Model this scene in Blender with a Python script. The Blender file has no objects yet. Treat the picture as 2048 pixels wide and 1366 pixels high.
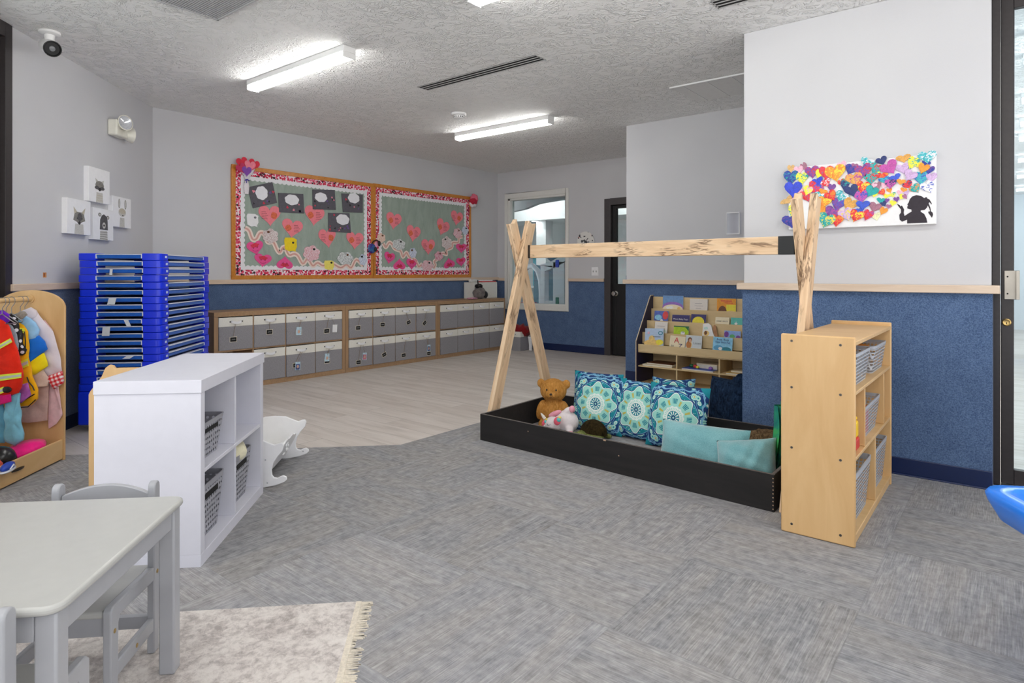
import bpy, math, random
from mathutils import Vector, Matrix
random.seed(7)
PI = math.pi
sc = bpy.context.scene
COL = sc.collection

# ---------------------------------------------------------------- helpers
def lin(c):
    c = c / 255.0
    return c / 12.92 if c <= 0.04045 else ((c + 0.055) / 1.055) ** 2.4
def rgb(r, g, b):
    return (lin(r), lin(g), lin(b), 1.0)

class MB:
    """collects shapes and links them as ONE mesh object"""
    def __init__(s):
        s.v = []; s.f = []; s.m = []; s.mats = []
    def mi(s, mat):
        if mat is None: return 0
        if mat not in s.mats: s.mats.append(mat)
        return s.mats.index(mat)
    def add(s, vs, fs, mat=None, M=None):
        k = s.mi(mat); o = len(s.v)
        for p in vs:
            p = Vector(p)
            s.v.append(tuple(M @ p) if M is not None else tuple(p))
        for f in fs:
            s.f.append([i + o for i in f]); s.m.append(k)
        return s
    def box(s, x0, x1, y0, y1, z0, z1, mat=None, M=None):
        vs = [(x0,y0,z0),(x1,y0,z0),(x1,y1,z0),(x0,y1,z0),(x0,y0,z1),(x1,y0,z1),(x1,y1,z1),(x0,y1,z1)]
        fs = [(0,3,2,1),(4,5,6,7),(0,1,5,4),(1,2,6,5),(2,3,7,6),(3,0,4,7)]
        return s.add(vs, fs, mat, M)
    def bar(s, a, b, w, t, up=(0,0,1), mat=None):
        """rectangular bar from a to b: w across, t along the other axis"""
        a = Vector(a); b = Vector(b); d = (b - a); L = d.length; d.normalize()
        u = Vector(up); x = d.cross(u)
        if x.length < 1e-4: x = Vector((1,0,0))
        x.normalize(); y = x.cross(d)
        M = Matrix(((x.x,y.x,d.x,a.x),(x.y,y.y,d.y,a.y),(x.z,y.z,d.z,a.z),(0,0,0,1)))
        return s.box(-w/2, w/2, -t/2, t/2, 0, L, mat, M)
    def prism(s, pts, h0, h1, ax='z', mat=None, M=None):
        """polygon extruded along ax; pts are the two other coordinates in order"""
        n = len(pts); vs = []
        for h in (h0, h1):
            for p in pts:
                vs.append({'z': (p[0],p[1],h), 'y': (p[0],h,p[1]), 'x': (h,p[0],p[1])}[ax])
        fs = [tuple(range(n)), tuple(range(2*n-1, n-1, -1))]
        for i in range(n):
            j = (i+1) % n
            fs.append((i, i+n, j+n, j))
        return s.add(vs, fs, mat, M)
    def loft(s, rings, mat=None, caps=True, closed=True, M=None):
        n = len(rings[0]); vs = [p for r in rings for p in r]; fs = []
        for k in range(len(rings)-1):
            for i in range(n if closed else n-1):
                j = (i+1) % n
                fs.append((k*n+i, k*n+j, (k+1)*n+j, (k+1)*n+i))
        if caps and closed:
            fs.append(tuple(range(n-1, -1, -1)))
            fs.append(tuple(range((len(rings)-1)*n, len(rings)*n)))
        return s.add(vs, fs, mat, M)
    def tube(s, pts, r, n=8, mat=None, closed=False, M=None):
        P = [Vector(p) for p in pts]; rings = []
        N = len(P); prev = None
        for i in range(N):
            if closed: t = P[(i+1) % N] - P[i-1]
            else: t = P[min(i+1, N-1)] - P[max(i-1, 0)]
            t.normalize()
            if prev is None:
                x = t.cross(Vector((0,0,1)))
                if x.length < 0.05: x = t.cross(Vector((1,0,0)))
            else:
                x = prev - t * prev.dot(t)
            x.normalize(); prev = x; y = t.cross(x)
            rr = r[i] if isinstance(r, (list, tuple)) else r
            rings.append([tuple(P[i] + x*rr*math.cos(2*PI*k/n) + y*rr*math.sin(2*PI*k/n)) for k in range(n)])
        if closed: rings.append(rings[0])
        return s.loft(rings, mat, caps=not closed, M=M)
    def lathe(s, prof, n=24, mat=None, M=None, caps=True):
        rings = [[(r*math.cos(2*PI*k/n), r*math.sin(2*PI*k/n), z) for k in range(n)] for r, z in prof]
        return s.loft(rings, mat, caps=caps, M=M)
    def ell(s, c, rad, mat=None, nu=20, nv=12, rot=None, fn=None):
        vs = []; fs = []
        R = rot.to_matrix() if rot is not None else Matrix.Identity(3)
        for j in range(nv+1):
            th = PI*j/nv
            for i in range(nu):
                ph = 2*PI*i/nu
                p = Vector((math.sin(th)*math.cos(ph)*rad[0], math.sin(th)*math.sin(ph)*rad[1], math.cos(th)*rad[2]))
                if fn: p = fn(p)
                vs.append(tuple(R @ p + Vector(c)))
        for j in range(nv):
            for i in range(nu):
                k = (i+1) % nu
                fs.append((j*nu+i, (j+1)*nu+i, (j+1)*nu+k, j*nu+k))
        return s.add(vs, fs, mat)
    def sheet(s, grid, mat=None, M=None):
        n = len(grid[0]); vs = [p for r in grid for p in r]; fs = []
        for j in range(len(grid)-1):
            for i in range(n-1):
                fs.append((j*n+i, j*n+i+1, (j+1)*n+i+1, (j+1)*n+i))
        return s.add(vs, fs, mat, M)
    def build(s, name, mat=None, parent=None, smooth=None, bevel=0, seg=2, sub=0, solid=0, loc=None, rot=None, fix=True):
        me = bpy.data.meshes.new(name)
        me.from_pydata(s.v, [], s.f)
        mats = s.mats or ([mat] if mat else [])
        for m in mats: me.materials.append(m)
        me.polygons.foreach_set('material_index', s.m)
        if fix:
            import bmesh
            bm = bmesh.new(); bm.from_mesh(me)
            bmesh.ops.remove_doubles(bm, verts=bm.verts, dist=1e-6)
            bmesh.ops.recalc_face_normals(bm, faces=bm.faces)
            bm.to_mesh(me); bm.free()
        if smooth or bevel or sub:
            me.polygons.foreach_set('use_smooth', [True]*len(me.polygons))
            if not sub: me.set_sharp_from_angle(angle=math.radians(smooth or 35))
        me.update()
        o = bpy.data.objects.new(name, me); COL.objects.link(o)
        if parent is not None: o.parent = parent
        if loc is not None: o.location = loc
        if rot is not None: o.rotation_euler = rot
        if solid:
            md = o.modifiers.new('solid', 'SOLIDIFY'); md.thickness = solid; md.offset = 0
        if bevel:
            md = o.modifiers.new('bevel', 'BEVEL'); md.width = bevel; md.segments = seg; md.limit_method = 'ANGLE'; md.angle_limit = math.radians(40)
        if sub:
            md = o.modifiers.new('sub', 'SUBSURF'); md.levels = sub; md.render_levels = sub
        return o

def tag(o, label=None, cat=None, group=None, kind=None):
    if label: o['label'] = label
    if cat: o['category'] = cat
    if group: o['group'] = group
    if kind: o['kind'] = kind
    return o
def thing(name, label, cat, loc=(0,0,0), rz=0, group=None):
    o = bpy.data.objects.new(name, None); COL.objects.link(o)
    o.empty_display_size = 0.05
    o.location = loc; o.rotation_euler = (0, 0, rz)
    return tag(o, label, cat, group)
def struct(o): return tag(o, kind='structure')
def dup(root, loc, rz=None, label=None):
    """copy of a thing with copies of its parts and sub-parts"""
    r = root.copy(); COL.objects.link(r); r.location = loc
    if rz is not None: r.rotation_euler = (0, 0, rz)
    if label: r['label'] = label
    for ch in list(root.children):
        c = ch.copy(); COL.objects.link(c); c.parent = r
        for g in list(ch.children):
            d = g.copy(); COL.objects.link(d); d.parent = c
    return r
ORD = ['first','second','third','fourth','fifth','sixth','seventh','eighth','ninth','tenth','eleventh','twelfth','thirteenth','fourteenth','fifteenth','sixteenth','seventeenth','eighteenth','nineteenth','twentieth']

def lettering(name, body, size, mat, parent, M, depth=0.0006, align='CENTER'):
    """text turned into a thin mesh; M places it (text lies in local XY)"""
    cu = bpy.data.curves.new(name, 'FONT'); cu.body = body; cu.size = size
    cu.align_x = align; cu.align_y = 'CENTER'; cu.extrude = depth; cu.resolution_u = 3
    tmp = bpy.data.objects.new(name + '_tmp', cu); COL.objects.link(tmp)
    bpy.context.view_layer.update()
    me = bpy.data.meshes.new_from_object(tmp.evaluated_get(bpy.context.evaluated_depsgraph_get()))
    me.name = name; me.materials.clear(); me.materials.append(mat)
    bpy.data.objects.remove(tmp)
    me.transform(M)
    o = bpy.data.objects.new(name, me); COL.objects.link(o); o.parent = parent
    return o

# ---------------------------------------------------------------- materials
class NT:
    def __init__(s, name):
        s.mat = bpy.data.materials.new(name); s.mat.use_nodes = True
        s.t = s.mat.node_tree; s.N = s.t.nodes; s.L = s.t.links
        s.b = s.N.get('Principled BSDF'); s.out = s.N.get('Material Output')
        s._tc = None
    def node(s, typ, **kw):
        n = s.N.new(typ)
        for k, v in kw.items():
            if k.startswith('i_'): s.inp(n, k[2:], v)
            else: setattr(n, k, v)
        return n
    def inp(s, n, key, v):
        sock = n.inputs[int(key)] if key.isdigit() else n.inputs[key]
        if hasattr(v, 'is_output') or isinstance(v, bpy.types.NodeSocket): s.L.new(v, sock)
        else: sock.default_value = v
    def coord(s, kind='Object'):
        if s._tc is None: s._tc = s.N.new('ShaderNodeTexCoord')
        return s._tc.outputs[kind]
    def mapped(s, scale=(1,1,1), rot=(0,0,0), loc=(0,0,0), src=None):
        m = s.N.new('ShaderNodeMapping')
        m.inputs['Scale'].default_value = scale; m.inputs['Rotation'].default_value = rot; m.inputs['Location'].default_value = loc
        s.L.new(src or s.coord(), m.inputs['Vector']); return m.outputs[0]
    def noise(s, scale, detail=2, rough=0.5, dist=0, vec=None, out='Fac'):
        n = s.N.new('ShaderNodeTexNoise'); n.inputs['Scale'].default_value = scale; n.inputs['Detail'].default_value = detail
        n.inputs['Roughness'].default_value = rough; n.inputs['Distortion'].default_value = dist
        s.L.new(vec or s.coord(), n.inputs['Vector']); return n.outputs[out]
    def voro(s, scale, feature='F1', out='Distance', vec=None, rand=1):
        n = s.N.new('ShaderNodeTexVoronoi'); n.feature = feature; n.inputs['Scale'].default_value = scale
        n.inputs['Randomness'].default_value = rand
        s.L.new(vec or s.coord(), n.inputs['Vector']); return n.outputs[out]
    def math(s, op, a, b=0, c=None):
        n = s.N.new('ShaderNodeMath'); n.operation = op
        for i, x in enumerate((a, b, c)):
            if x is None: continue
            if isinstance(x, bpy.types.NodeSocket): s.L.new(x, n.inputs[i])
            else: n.inputs[i].default_value = x
        return n.outputs[0]
    def ramp(s, fac, stops, interp='LINEAR'):
        n = s.N.new('ShaderNodeValToRGB'); cr = n.color_ramp; cr.interpolation = interp
        while len(cr.elements) < len(stops): cr.elements.new(0.5)
        for e, (p, c) in zip(cr.elements, stops):
            e.position = p; e.color = c if len(c) == 4 else (*c, 1)
        s.L.new(fac, n.inputs[0]); return n.outputs[0]
    def mix(s, fac, a, b, typ='MIX'):
        n = s.N.new('ShaderNodeMix'); n.data_type = 'RGBA'; n.blend_type = typ
        for k, x in ((0, fac), (6, a), (7, b)):
            if isinstance(x, bpy.types.NodeSocket): s.L.new(x, n.inputs[k])
            else: n.inputs[k].default_value = x
        return n.outputs[2]
    def sep(s, vec=None):
        n = s.N.new('ShaderNodeSeparateXYZ'); s.L.new(vec or s.coord(), n.inputs[0]); return n.outputs
    def comb(s, x, y, z=0):
        n = s.N.new('ShaderNodeCombineXYZ')
        for i, v in enumerate((x, y, z)):
            if isinstance(v, bpy.types.NodeSocket): s.L.new(v, n.inputs[i])
            else: n.inputs[i].default_value = v
        return n.outputs[0]
    def base(s, v): s.inp(s.b, 'Base Color', v); return s
    def set(s, **kw):
        for k, v in kw.items(): s.inp(s.b, k.replace('_', ' '), v)
        return s
    def bump(s, h, strength=0.3, dist=0.01):
        n = s.N.new('ShaderNodeBump'); n.inputs['Strength'].default_value = strength; n.inputs['Distance'].default_value = dist
        s.L.new(h, n.inputs['Height']); s.L.new(n.outputs[0], s.b.inputs['Normal']); return s

_pc = {}
def plain(name, c, rough=0.5, var=0.06, scale=30, metal=0, bump=0, bscale=200, spec=None, emit=None):
    """plain paint / plastic / paper with a slight noise variation"""
    if name in _pc: return _pc[name]
    t = NT(name); col = rgb(*c)
    if var:
        n = t.noise(scale, 3)
        t.base(t.ramp(n, [(0.3, tuple(x*(1-var) for x in col[:3])), (0.7, tuple(min(1, x*(1+var)) for x in col[:3]))]))
    else: t.base(col)
    t.set(Roughness=rough, Metallic=metal)
    if spec is not None: t.inp(t.b, 'Specular IOR Level', spec)
    if bump: t.bump(t.noise(bscale, 3), bump, 0.004)
    if emit: t.inp(t.b, 'Emission Color', rgb(*emit[0])); t.inp(t.b, 'Emission Strength', emit[1])
    _pc[name] = t.mat
    return t.mat
def fabric(name, c, var=0.15, rough=0.9, scale=60, bump=0.4, bscale=500, sheen=0.2):
    if name in _pc: return _pc[name]
    t = NT(name); col = rgb(*c)
    n = t.noise(scale, 4, 0.6)
    t.base(t.ramp(n, [(0.3, tuple(x*(1-var) for x in col[:3])), (0.7, tuple(min(1, x*(1+var)) for x in col[:3]))]))
    t.set(Roughness=rough); t.inp(t.b, 'Sheen Weight', sheen); t.inp(t.b, 'Specular IOR Level', 0.15)
    t.bump(t.noise(bscale, 2), bump, 0.003); _pc[name] = t.mat
    return t.mat
def wood(name, c0, c1, scale=(3,3,40), rough=0.45, bump=0.05, dark=None, dist=1.0):
    """grain runs along the axis with the small scale"""
    if name in _pc: return _pc[name]
    t = NT(name); v = t.mapped(scale)
    n = t.noise(1.0, 5, 0.6, dist, v)
    t.base(t.ramp(n, [(0.28, rgb(*c0)), (0.72, rgb(*c1))]) if dark is None else
           t.ramp(n, [(0.27, rgb(*dark)), (0.345, rgb(*c0)), (0.7, rgb(*c1))]))
    t.set(Roughness=rough); t.bump(n, bump, 0.004); _pc[name] = t.mat
    return t.mat

# --- room surfaces
def m_wall():
    t = NT('wall_vinyl_grey')
    n = t.noise(260, 2); t.base(t.ramp(t.noise(1.3, 2), [(0.3, rgb(199,199,203)), (0.7, rgb(205,205,208))]))
    t.set(Roughness=0.62); t.inp(t.b, 'Specular IOR Level', 0.3); t.bump(n, 0.12, 0.003); return t.mat
def m_ceiling():
    t = NT('ceiling_skip_trowel')
    a = t.noise(7, 3, 0.55, 2.5); 
    r1 = t.ramp(t.math('ABSOLUTE', t.math('SUBTRACT', t.noise(11, 2, 0.5, 3.0), 0.5)), [(0.0, (1,1,1)), (0.10, (0,0,0))])
    m = t.math('MULTIPLY', r1, t.ramp(a, [(0.42, (0,0,0)), (0.55, (1,1,1))]))
    h = t.math('ADD', t.math('MULTIPLY', m, 1.0), t.math('MULTIPLY', t.noise(45, 3), 0.35))
    t.base(rgb(246,246,245)); t.set(Roughness=0.75); t.inp(t.b, 'Specular IOR Level', 0.25); t.bump(h, 0.7, 0.016); return t.mat
def m_wainscot():
    t = NT('wainscot_carpet_blue')
    n = t.noise(8, 4, 0.6); f = t.noise(170, 3, 0.7)
    c = t.mix(0.55, t.ramp(n, [(0.3, rgb(60,84,122)), (0.7, rgb(86,112,152))]), t.ramp(f, [(0.33, rgb(40,60,94)), (0.68, rgb(122,146,182))]))
    t.base(c); t.set(Roughness=0.95); t.inp(t.b, 'Sheen Weight', 0.3); t.inp(t.b, 'Specular IOR Level', 0.1); t.bump(f, 0.5, 0.006); return t.mat
def m_plank():
    t = NT('floor_plank_greige')
    v = t.coord(); br = t.node('ShaderNodeTexBrick'); t.L.new(v, br.inputs['Vector'])
    br.offset = 0.37; br.inputs['Scale'].default_value = 1
    br.inputs['Brick Width'].default_value = 1.22; br.inputs['Row Height'].default_value = 0.18
    br.inputs['Mortar Size'].default_value = 0.0012; br.inputs['Mortar Smooth'].default_value = 0.2
    br.inputs['Color1'].default_value = (0.2,0.2,0.2,1); br.inputs['Color2'].default_value = (0.8,0.8,0.8,1); br.inputs['Mortar'].default_value = (0.5,0.5,0.5,1)
    bw = t.node('ShaderNodeRGBToBW'); t.L.new(br.outputs['Color'], bw.inputs[0])
    xyz = t.sep(); vec = t.comb(t.math('MULTIPLY', xyz[0], 1.6), t.math('MULTIPLY', xyz[1], 14), t.math('MULTIPLY', bw.outputs[0], 40))
    g = t.noise(1.0, 4, 0.62, 0.6, vec)
    c = t.ramp(g, [(0.3, rgb(176,166,157)), (0.5, rgb(204,195,187)), (0.7, rgb(218,211,204))])
    c = t.mix(0.35, c, t.ramp(bw.outputs[0], [(0.2, rgb(184,174,166)), (0.8, rgb(216,210,204))]))
    c = t.mix(br.outputs['Fac'], c, rgb(120,112,105))
    t.base(c); t.set(Roughness=0.42); t.bump(g, 0.05, 0.003); return t.mat
def m_tilecarpet():
    t = NT('carpet_tile_grey')
    x, y, z = t.sep()
    T = 0.6
    u = t.math('DIVIDE', t.math('ADD', x, 0.395), T); v = t.math('DIVIDE', t.math('SUBTRACT', y, 2.34), T)
    cu = t.math('FLOOR', u); cv = t.math('FLOOR', v)
    par = t.math('MODULO', t.math('ADD', t.math('ADD', cu, cv), 100), 2)
    ip = t.math('SUBTRACT', 1, par)
    along = t.math('ADD', t.math('MULTIPLY', x, par), t.math('MULTIPLY', y, ip))
    across = t.math('ADD', t.math('MULTIPLY', y, par), t.math('MULTIPLY', x, ip))
    wn = t.node('ShaderNodeTexWhiteNoise'); t.L.new(t.comb(cu, cv, 0), wn.inputs['Vector'])
    rz = t.math('MULTIPLY', wn.outputs['Value'], 30)
    fine = t.noise(1.0, 2, 0.6, 0.0, t.comb(t.math('MULTIPLY', across, 250), t.math('MULTIPLY', along, 9), rz))
    mid = t.noise(1.0, 3, 0.6, 0.0, t.comb(t.math('MULTIPLY', across, 46), t.math('MULTIPLY', along, 7), rz))
    big = t.noise(3.2, 2)
    c = t.ramp(fine, [(0.3, rgb(82,81,84)), (0.5, rgb(142,142,146)), (0.7, rgb(214,212,211))])
    c = t.mix(0.40, c, t.ramp(mid, [(0.28, rgb(92,92,90)), (0.5, rgb(144,144,148)), (0.75, rgb(190,184,180))]))
    c = t.mix(0.18, c, t.ramp(t.noise(1.0, 2, 0.5, 0, t.comb(t.math('MULTIPLY', across, 9), t.math('MULTIPLY', along, 2), t.math('ADD', rz, 7))), [(0.4, rgb(136,138,156)), (0.62, rgb(186,168,152))]))
    c = t.mix(0.34, c, t.ramp(wn.outputs['Value'], [(0, rgb(120,120,120)), (1, rgb(168,167,170))]))
    # seams between tiles
    fu = t.math('ABSOLUTE', t.math('SUBTRACT', t.math('FRACT', u), 0.5)); fv = t.math('ABSOLUTE', t.math('SUBTRACT', t.math('FRACT', v), 0.5))
    sm = t.math('GREATER_THAN', t.math('MAXIMUM', fu, fv), 0.4965)
    c = t.mix(0.30, c, t.ramp(t.noise(26, 3, 0.65), [(0.35, rgb(104,104,104)), (0.65, rgb(176,174,174))]))
    c = t.mix(t.math('MULTIPLY', sm, 0.14), c, rgb(80,80,82))
    t.base(c); t.set(Roughness=0.97); t.inp(t.b, 'Specular IOR Level', 0.1); t.bump(fine, 0.5, 0.006); return t.mat
WALL = m_wall(); CEIL = m_ceiling(); WAIN = m_wainscot(); PLANK = m_plank(); TILE = m_tilecarpet()
RAIL = wood('rail_maple', (205,182,160), (224,204,184), (3,3,30))
BASE = plain('base_navy_rubber', (12,32,76), 0.35, 0.05)
WHITE = plain('white_laminate', (214,214,224), 0.45, 0.015, 20)
WHITEP = plain('white_paint', (240,240,242), 0.4, 0.015)
METALW = plain('white_metal', (236,236,236), 0.4, 0.01)
BRONZE = plain('dark_bronze_frame', (46,41,42), 0.42, 0.1, 60)
BLACK = plain('black_matte', (18,18,20), 0.5, 0.1)
DARK = plain('dark_slot', (10,10,11), 0.8, 0)
CHROME = plain('satin_nickel', (190,186,180), 0.3, 0.03, metal=1)
BRASS = plain('brass', (200,170,110), 0.35, 0.05, metal=1)
STEEL = plain('steel_wire', (150,150,152), 0.3, 0.02, metal=1)
MAPLE = wood('maple_panel', (206,164,110), (222,184,132), (9,9,1.5), 0.42, 0.03)
MAPLEH = wood('maple_board', (206,166,112), (222,186,134), (1.5,9,9), 0.42, 0.03)
OAK = wood('oak_laminate', (150,118,88), (176,144,110), (40,2,40), 0.5, 0.06)
OAKV = wood('oak_laminate_upright', (150,118,88), (176,144,110), (40,40,2), 0.5, 0.06)
HONEY = wood('honey_oak_frame', (190,118,40), (214,142,62), (30,2,30), 0.35, 0.05)
BIRCH = wood('birch_bookcase', (208,180,132), (222,197,152), (2,9,9), 0.5, 0.03)
NAVYP = plain('navy_laminate', (26,26,66), 0.45, 0.1)
ESPRESSO = wood('espresso_board', (15,13,13), (32,28,28), (2,20,20), 0.75, 0.15)
RAWEDGE = plain('chipboard_edge', (150,120,100), 0.8, 0.2, 200)
GREYP = plain('grey_painted_wood', (162,163,168), 0.28, 0.02)
GREYTOP = plain('grey_table_top', (178,178,175), 0.3, 0.02)
PAPERW = plain('paper_white', (238,238,240), 0.7, 0.02)
def m_pine():
    t = NT('spalted_pine')
    v = t.mapped((22,22,2.2)); n = t.noise(1, 5, 0.6, 0.8, v)
    k = t.noise(1, 4, 0.55, 2.2, t.mapped((26,26,3.4)))
    line = t.ramp(t.math('ABSOLUTE', t.math('SUBTRACT', k, 0.5)), [(0.0, (1,1,1)), (0.03, (0.8,0.8,0.8)), (0.055, (0,0,0))])
    msk = t.ramp(t.noise(1, 2, 0.5, 0, t.mapped((14,14,4))), [(0.50, (0,0,0)), (0.59, (1,1,1))])
    c = t.ramp(n, [(0.25, rgb(196,160,124)), (0.5, rgb(222,190,154)), (0.75, rgb(234,210,178))])
    t.base(t.mix(t.math('MULTIPLY', t.math('MULTIPLY', line, msk), 0.8), c, rgb(92,60,38)))
    t.set(Roughness=0.6); t.bump(n, 0.1, 0.003); return t.mat
PINE = m_pine()
# ---------------------------------------------------------------- the room
H = 2.675
XB, YW, YR, YA = -6.27, 7.49, 5.905, 4.09
RX0, RX1 = -3.17, -1.35          # recess wall between these, pillar from RX1 to PX1
PX1 = -0.08
R2 = math.sqrt(0.5)
LA = (-6.27, 2.47)               # corner of the angled wall and the board wall
def lw(k, off=0.0):
    """point on the angled wall, k metres from the corner, off metres into the room"""
    return (LA[0] + k*R2 + off*R2, LA[1] - k*R2 + off*R2)
M_LW = Matrix.Translation((LA[0], LA[1], 0)) @ Matrix.Rotation(-PI/4, 4, 'Z')   # local X along the angled wall, +Y into the room

# floor: planks first, carpet tiles slightly higher where the carpet lies
fl = MB(); fl.prism([(-9,-2.6),(2.8,-2.6),(2.8,4.31),(6,4.31),(6,16),(-9,16)], -0.10, 0.0, 'z')
struct(fl.build('floor', PLANK))
cp = MB()
poly = [(-3.118, 6.2), (-3.118, 2.735), (-6.2, -0.347), (-6.2, -2.6), (2.8, -2.6), (2.8, 4.2), (-0.2, 4.2), (-1.25, 4.2), (-1.25, 6.2)]
cp.prism(poly, 0.0, 0.004, 'z')
o = struct(cp.build('floor_carpet', TILE))
ce = MB(); ce.prism([(-9,-2.6),(2.8,-2.6),(2.8,4.31),(6,4.31),(6,16),(-9,16)], H, H+0.1, 'z')
struct(ce.build('ceiling', CEIL))

def wainscot(parent, pts_box, M=None):
    w = MB(); w.box(*pts_box, M=M); return w.build('wainscot', WAIN, parent)
def rail(name, x0, x1, y0, y1, z0=1.012, z1=1.056, M=None, mat=RAIL):
    r = MB(); r.box(x0, x1, y0, y1, z0, z1, M=M)
    return struct(r.build(name, mat, bevel=0.003))
def baseboard(name, x0, x1, y0, y1, M=None, toe=None):
    r = MB(); r.box(x0, x1, y0, y1, 0.0, 0.098, M=M)
    if toe: r.box(*toe, 0.0, 0.012, M=M)
    return struct(r.build(name, BASE, bevel=0.004))

# wall with the notice boards
w = MB(); w.box(XB-0.12, XB, LA[1], YW+0.12, 0, H); wb = struct(w.build('wall_west', WALL))
wainscot(wb, (XB, XB+0.006, LA[1], YW, 0, 1.02))
rail('trim_1', XB, XB+0.03, LA[1]+0.02, YW)
baseboard('baseboard_west', XB+0.006, XB+0.014, LA[1], YW)
# angled wall
w = MB(); w.box(0, 1.935, -0.12, 0, 0, H, M=M_LW); wl = struct(w.build('wall_southwest', WALL))
wainscot(wl, (0, 1.935, 0, 0.006, 0, 1.02), M=M_LW)
rail('trim_2', 0.03, 1.955, 0, 0.03, M=M_LW)
baseboard('baseboard_southwest', 0, 1.935, 0.006, 0.014, M=M_LW)
# dark framed glazing beyond the angled wall
w = MB()
w.box(1.935, 2.00, -0.11, 0.012, 0, H, BRONZE, M=M_LW); w.box(2.00, 4.4, -0.11, 0.012, H-0.09, H, BRONZE, M=M_LW)
w.box(2.00, 2.045, -0.10, -0.02, 0, H-0.09, BRONZE, M=M_LW); w.box(2.06, 2.10, -0.09, -0.04, 0.0, H-0.13, BRONZE, M=M_LW)
w.box(3.2, 3.3, -0.11, 0.012, 0, H-0.09, BRONZE, M=M_LW); w.box(2.10, 3.2, -0.09, -0.04, 0, 0.12, BRONZE, M=M_LW); w.box(3.3, 4.4, -0.09, -0.04, 0, 0.12, BRONZE, M=M_LW)
wf = struct(w.build('window_1', BRONZE, bevel=0.004))
def m_glass(name, tint=(0.9,0.96,0.97,1), rough=0.0, fac=None):
    t = NT(name)
    tr = t.node('ShaderNodeBsdfTransparent'); tr.inputs[0].default_value = tint
    gl = t.node('ShaderNodeBsdfGlossy'); gl.inputs['Roughness'].default_value = rough
    fr = t.node('ShaderNodeFresnel'); fr.inputs['IOR'].default_value = 1.45
    mx = t.node('ShaderNodeMixShader'); (t.L.new(fr.outputs[0], mx.inputs[0]) if fac is None else None); mx.inputs[0].default_value = fac or 0.05; t.L.new(tr.outputs[0], mx.inputs[1]); t.L.new(gl.outputs[0], mx.inputs[2])
    t.L.new(mx.outputs[0], t.out.inputs['Surface']); return t.mat
GLASS = m_glass('window_glass'); GLASSF = m_glass('door_glass', (0.86,0.92,0.95,1))
w = MB(); w.box(2.10, 3.2, -0.068, -0.062, 0.12, H-0.09, M=M_LW); w.box(3.3, 4.4, -0.068, -0.062, 0.12, H-0.09, M=M_LW)
w.build('pane', GLASS, wf)

# far wall with the inside window and the door
ox0, ox1, oz0, oz1 = -6.055, -4.985, 0.648, 2.262
w = MB()
w.box(XB, ox0, YW, YW+0.14, 0, H); w.box(ox1, -4.35, YW, YW+0.14, 0, H); w.box(ox0, ox1, YW, YW+0.14, 0, oz0); w.box(ox0, ox1, YW, YW+0.14, oz1, H)
w.box(-4.35, -3.30, YW, YW+0.14, 2.135, H); w.box(-3.30, RX0+0.12, YW, YW+0.14, 0, H)
wn = struct(w.build('wall_north', WALL))
v = MB(); v.box(XB, -6.11, YW-0.006, YW, 0, 1.01); v.box(-6.11, -4.937, YW-0.006, YW, 0, 0.57); v.box(-4.937, -4.35, YW-0.006, YW, 0, 1.01)
v.build('wainscot', WAIN, wn)
rail('trim_3', -4.937, -4.352, YW-0.03, YW, 1.003, 1.045); rail('trim_4', XB+0.03, -6.112, YW-0.03, YW, 1.003, 1.045)
baseboard('baseboard_north', XB, -4.35, YW-0.014, YW-0.006, toe=(XB, -4.35, YW-0.022, YW-0.006))
w = MB(); fx0, fx1, fz0, fz1 = -6.11, -4.935, 0.572, 2.338
WFR = plain('window_frame_cream', (226,226,222), 0.45, 0.02)
for (a, b, c, d) in ((fx0, ox0, fz0, fz1), (ox1, fx1, fz0, fz1), (ox0, ox1, fz0, oz0), (ox0, ox1, oz1, fz1)):
    w.box(a, b, YW-0.022, YW, c, d)
for (a, b, c, d) in ((ox0-0.01, ox0+0.045, oz0, oz1), (ox1-0.018, ox1+0.01, oz0, oz1), (ox0, ox1, oz0-0.01, oz0+0.02), (ox0, ox1, oz1-0.03, oz1+0.01)):
    w.box(a, b, YW-0.005, YW+0.10, c, d)
wf = struct(w.build('window_2', WFR, bevel=0.003))
w = MB(); w.box(ox0+0.045, ox1-0.018, YW+0.05, YW+0.056, oz0+0.02, oz1-0.03); w.build('pane', GLASS, wf)
# dark door with a tall light
w = MB()
w.box(-4.35, -4.255, YW-0.02, YW+0.14, 0, 2.135); w.box(-4.255, -3.395, YW-0.02, YW+0.14, 2.045, 2.135); w.box(-3.395, -3.30, YW-0.02, YW+0.14, 0, 2.135)
DRF = plain('dark_door_frame', (66,62,64), 0.45, 0.08)
d1 = struct(w.build('door_1', DRF, bevel=0.004))
w = MB(); y0, y1 = YW+0.03, YW+0.075
w.box(-4.25, -4.19, y0, y1, 0.01, 2.04); w.box(-3.46, -3.40, y0, y1, 0.01, 2.04); w.box(-4.19, -3.46, y0, y1, 0.01, 0.975); w.box(-4.19, -3.46, y0, y1, 2.0, 2.04)
lf = w.build('door_leaf', BLACK, d1, bevel=0.003)
w = MB(); w.box(-4.19, -3.46, YW+0.05, YW+0.056, 0.975, 2.0); w.build('pane', GLASS, lf)
w = MB(); Mk = Matrix.Translation((-4.19, YW-0.005, 0.845)) @ Matrix.Rotation(PI/2, 4, 'X')
w.lathe([(0.001,-0.03),(0.032,-0.03),(0.034,-0.02),(0.014,-0.015),(0.014,0.012),(0.030,0.018),(0.034,0.034),(0.028,0.05),(0.001,0.055)], 20, M=Mk)
w.build('door_knob', CHROME, lf, smooth=40)
w = MB(); w.box(-4.255, -3.395, YW-0.02, YW+0.1, 0, 0.006); struct(w.build('trim_5', CHROME))
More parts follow.
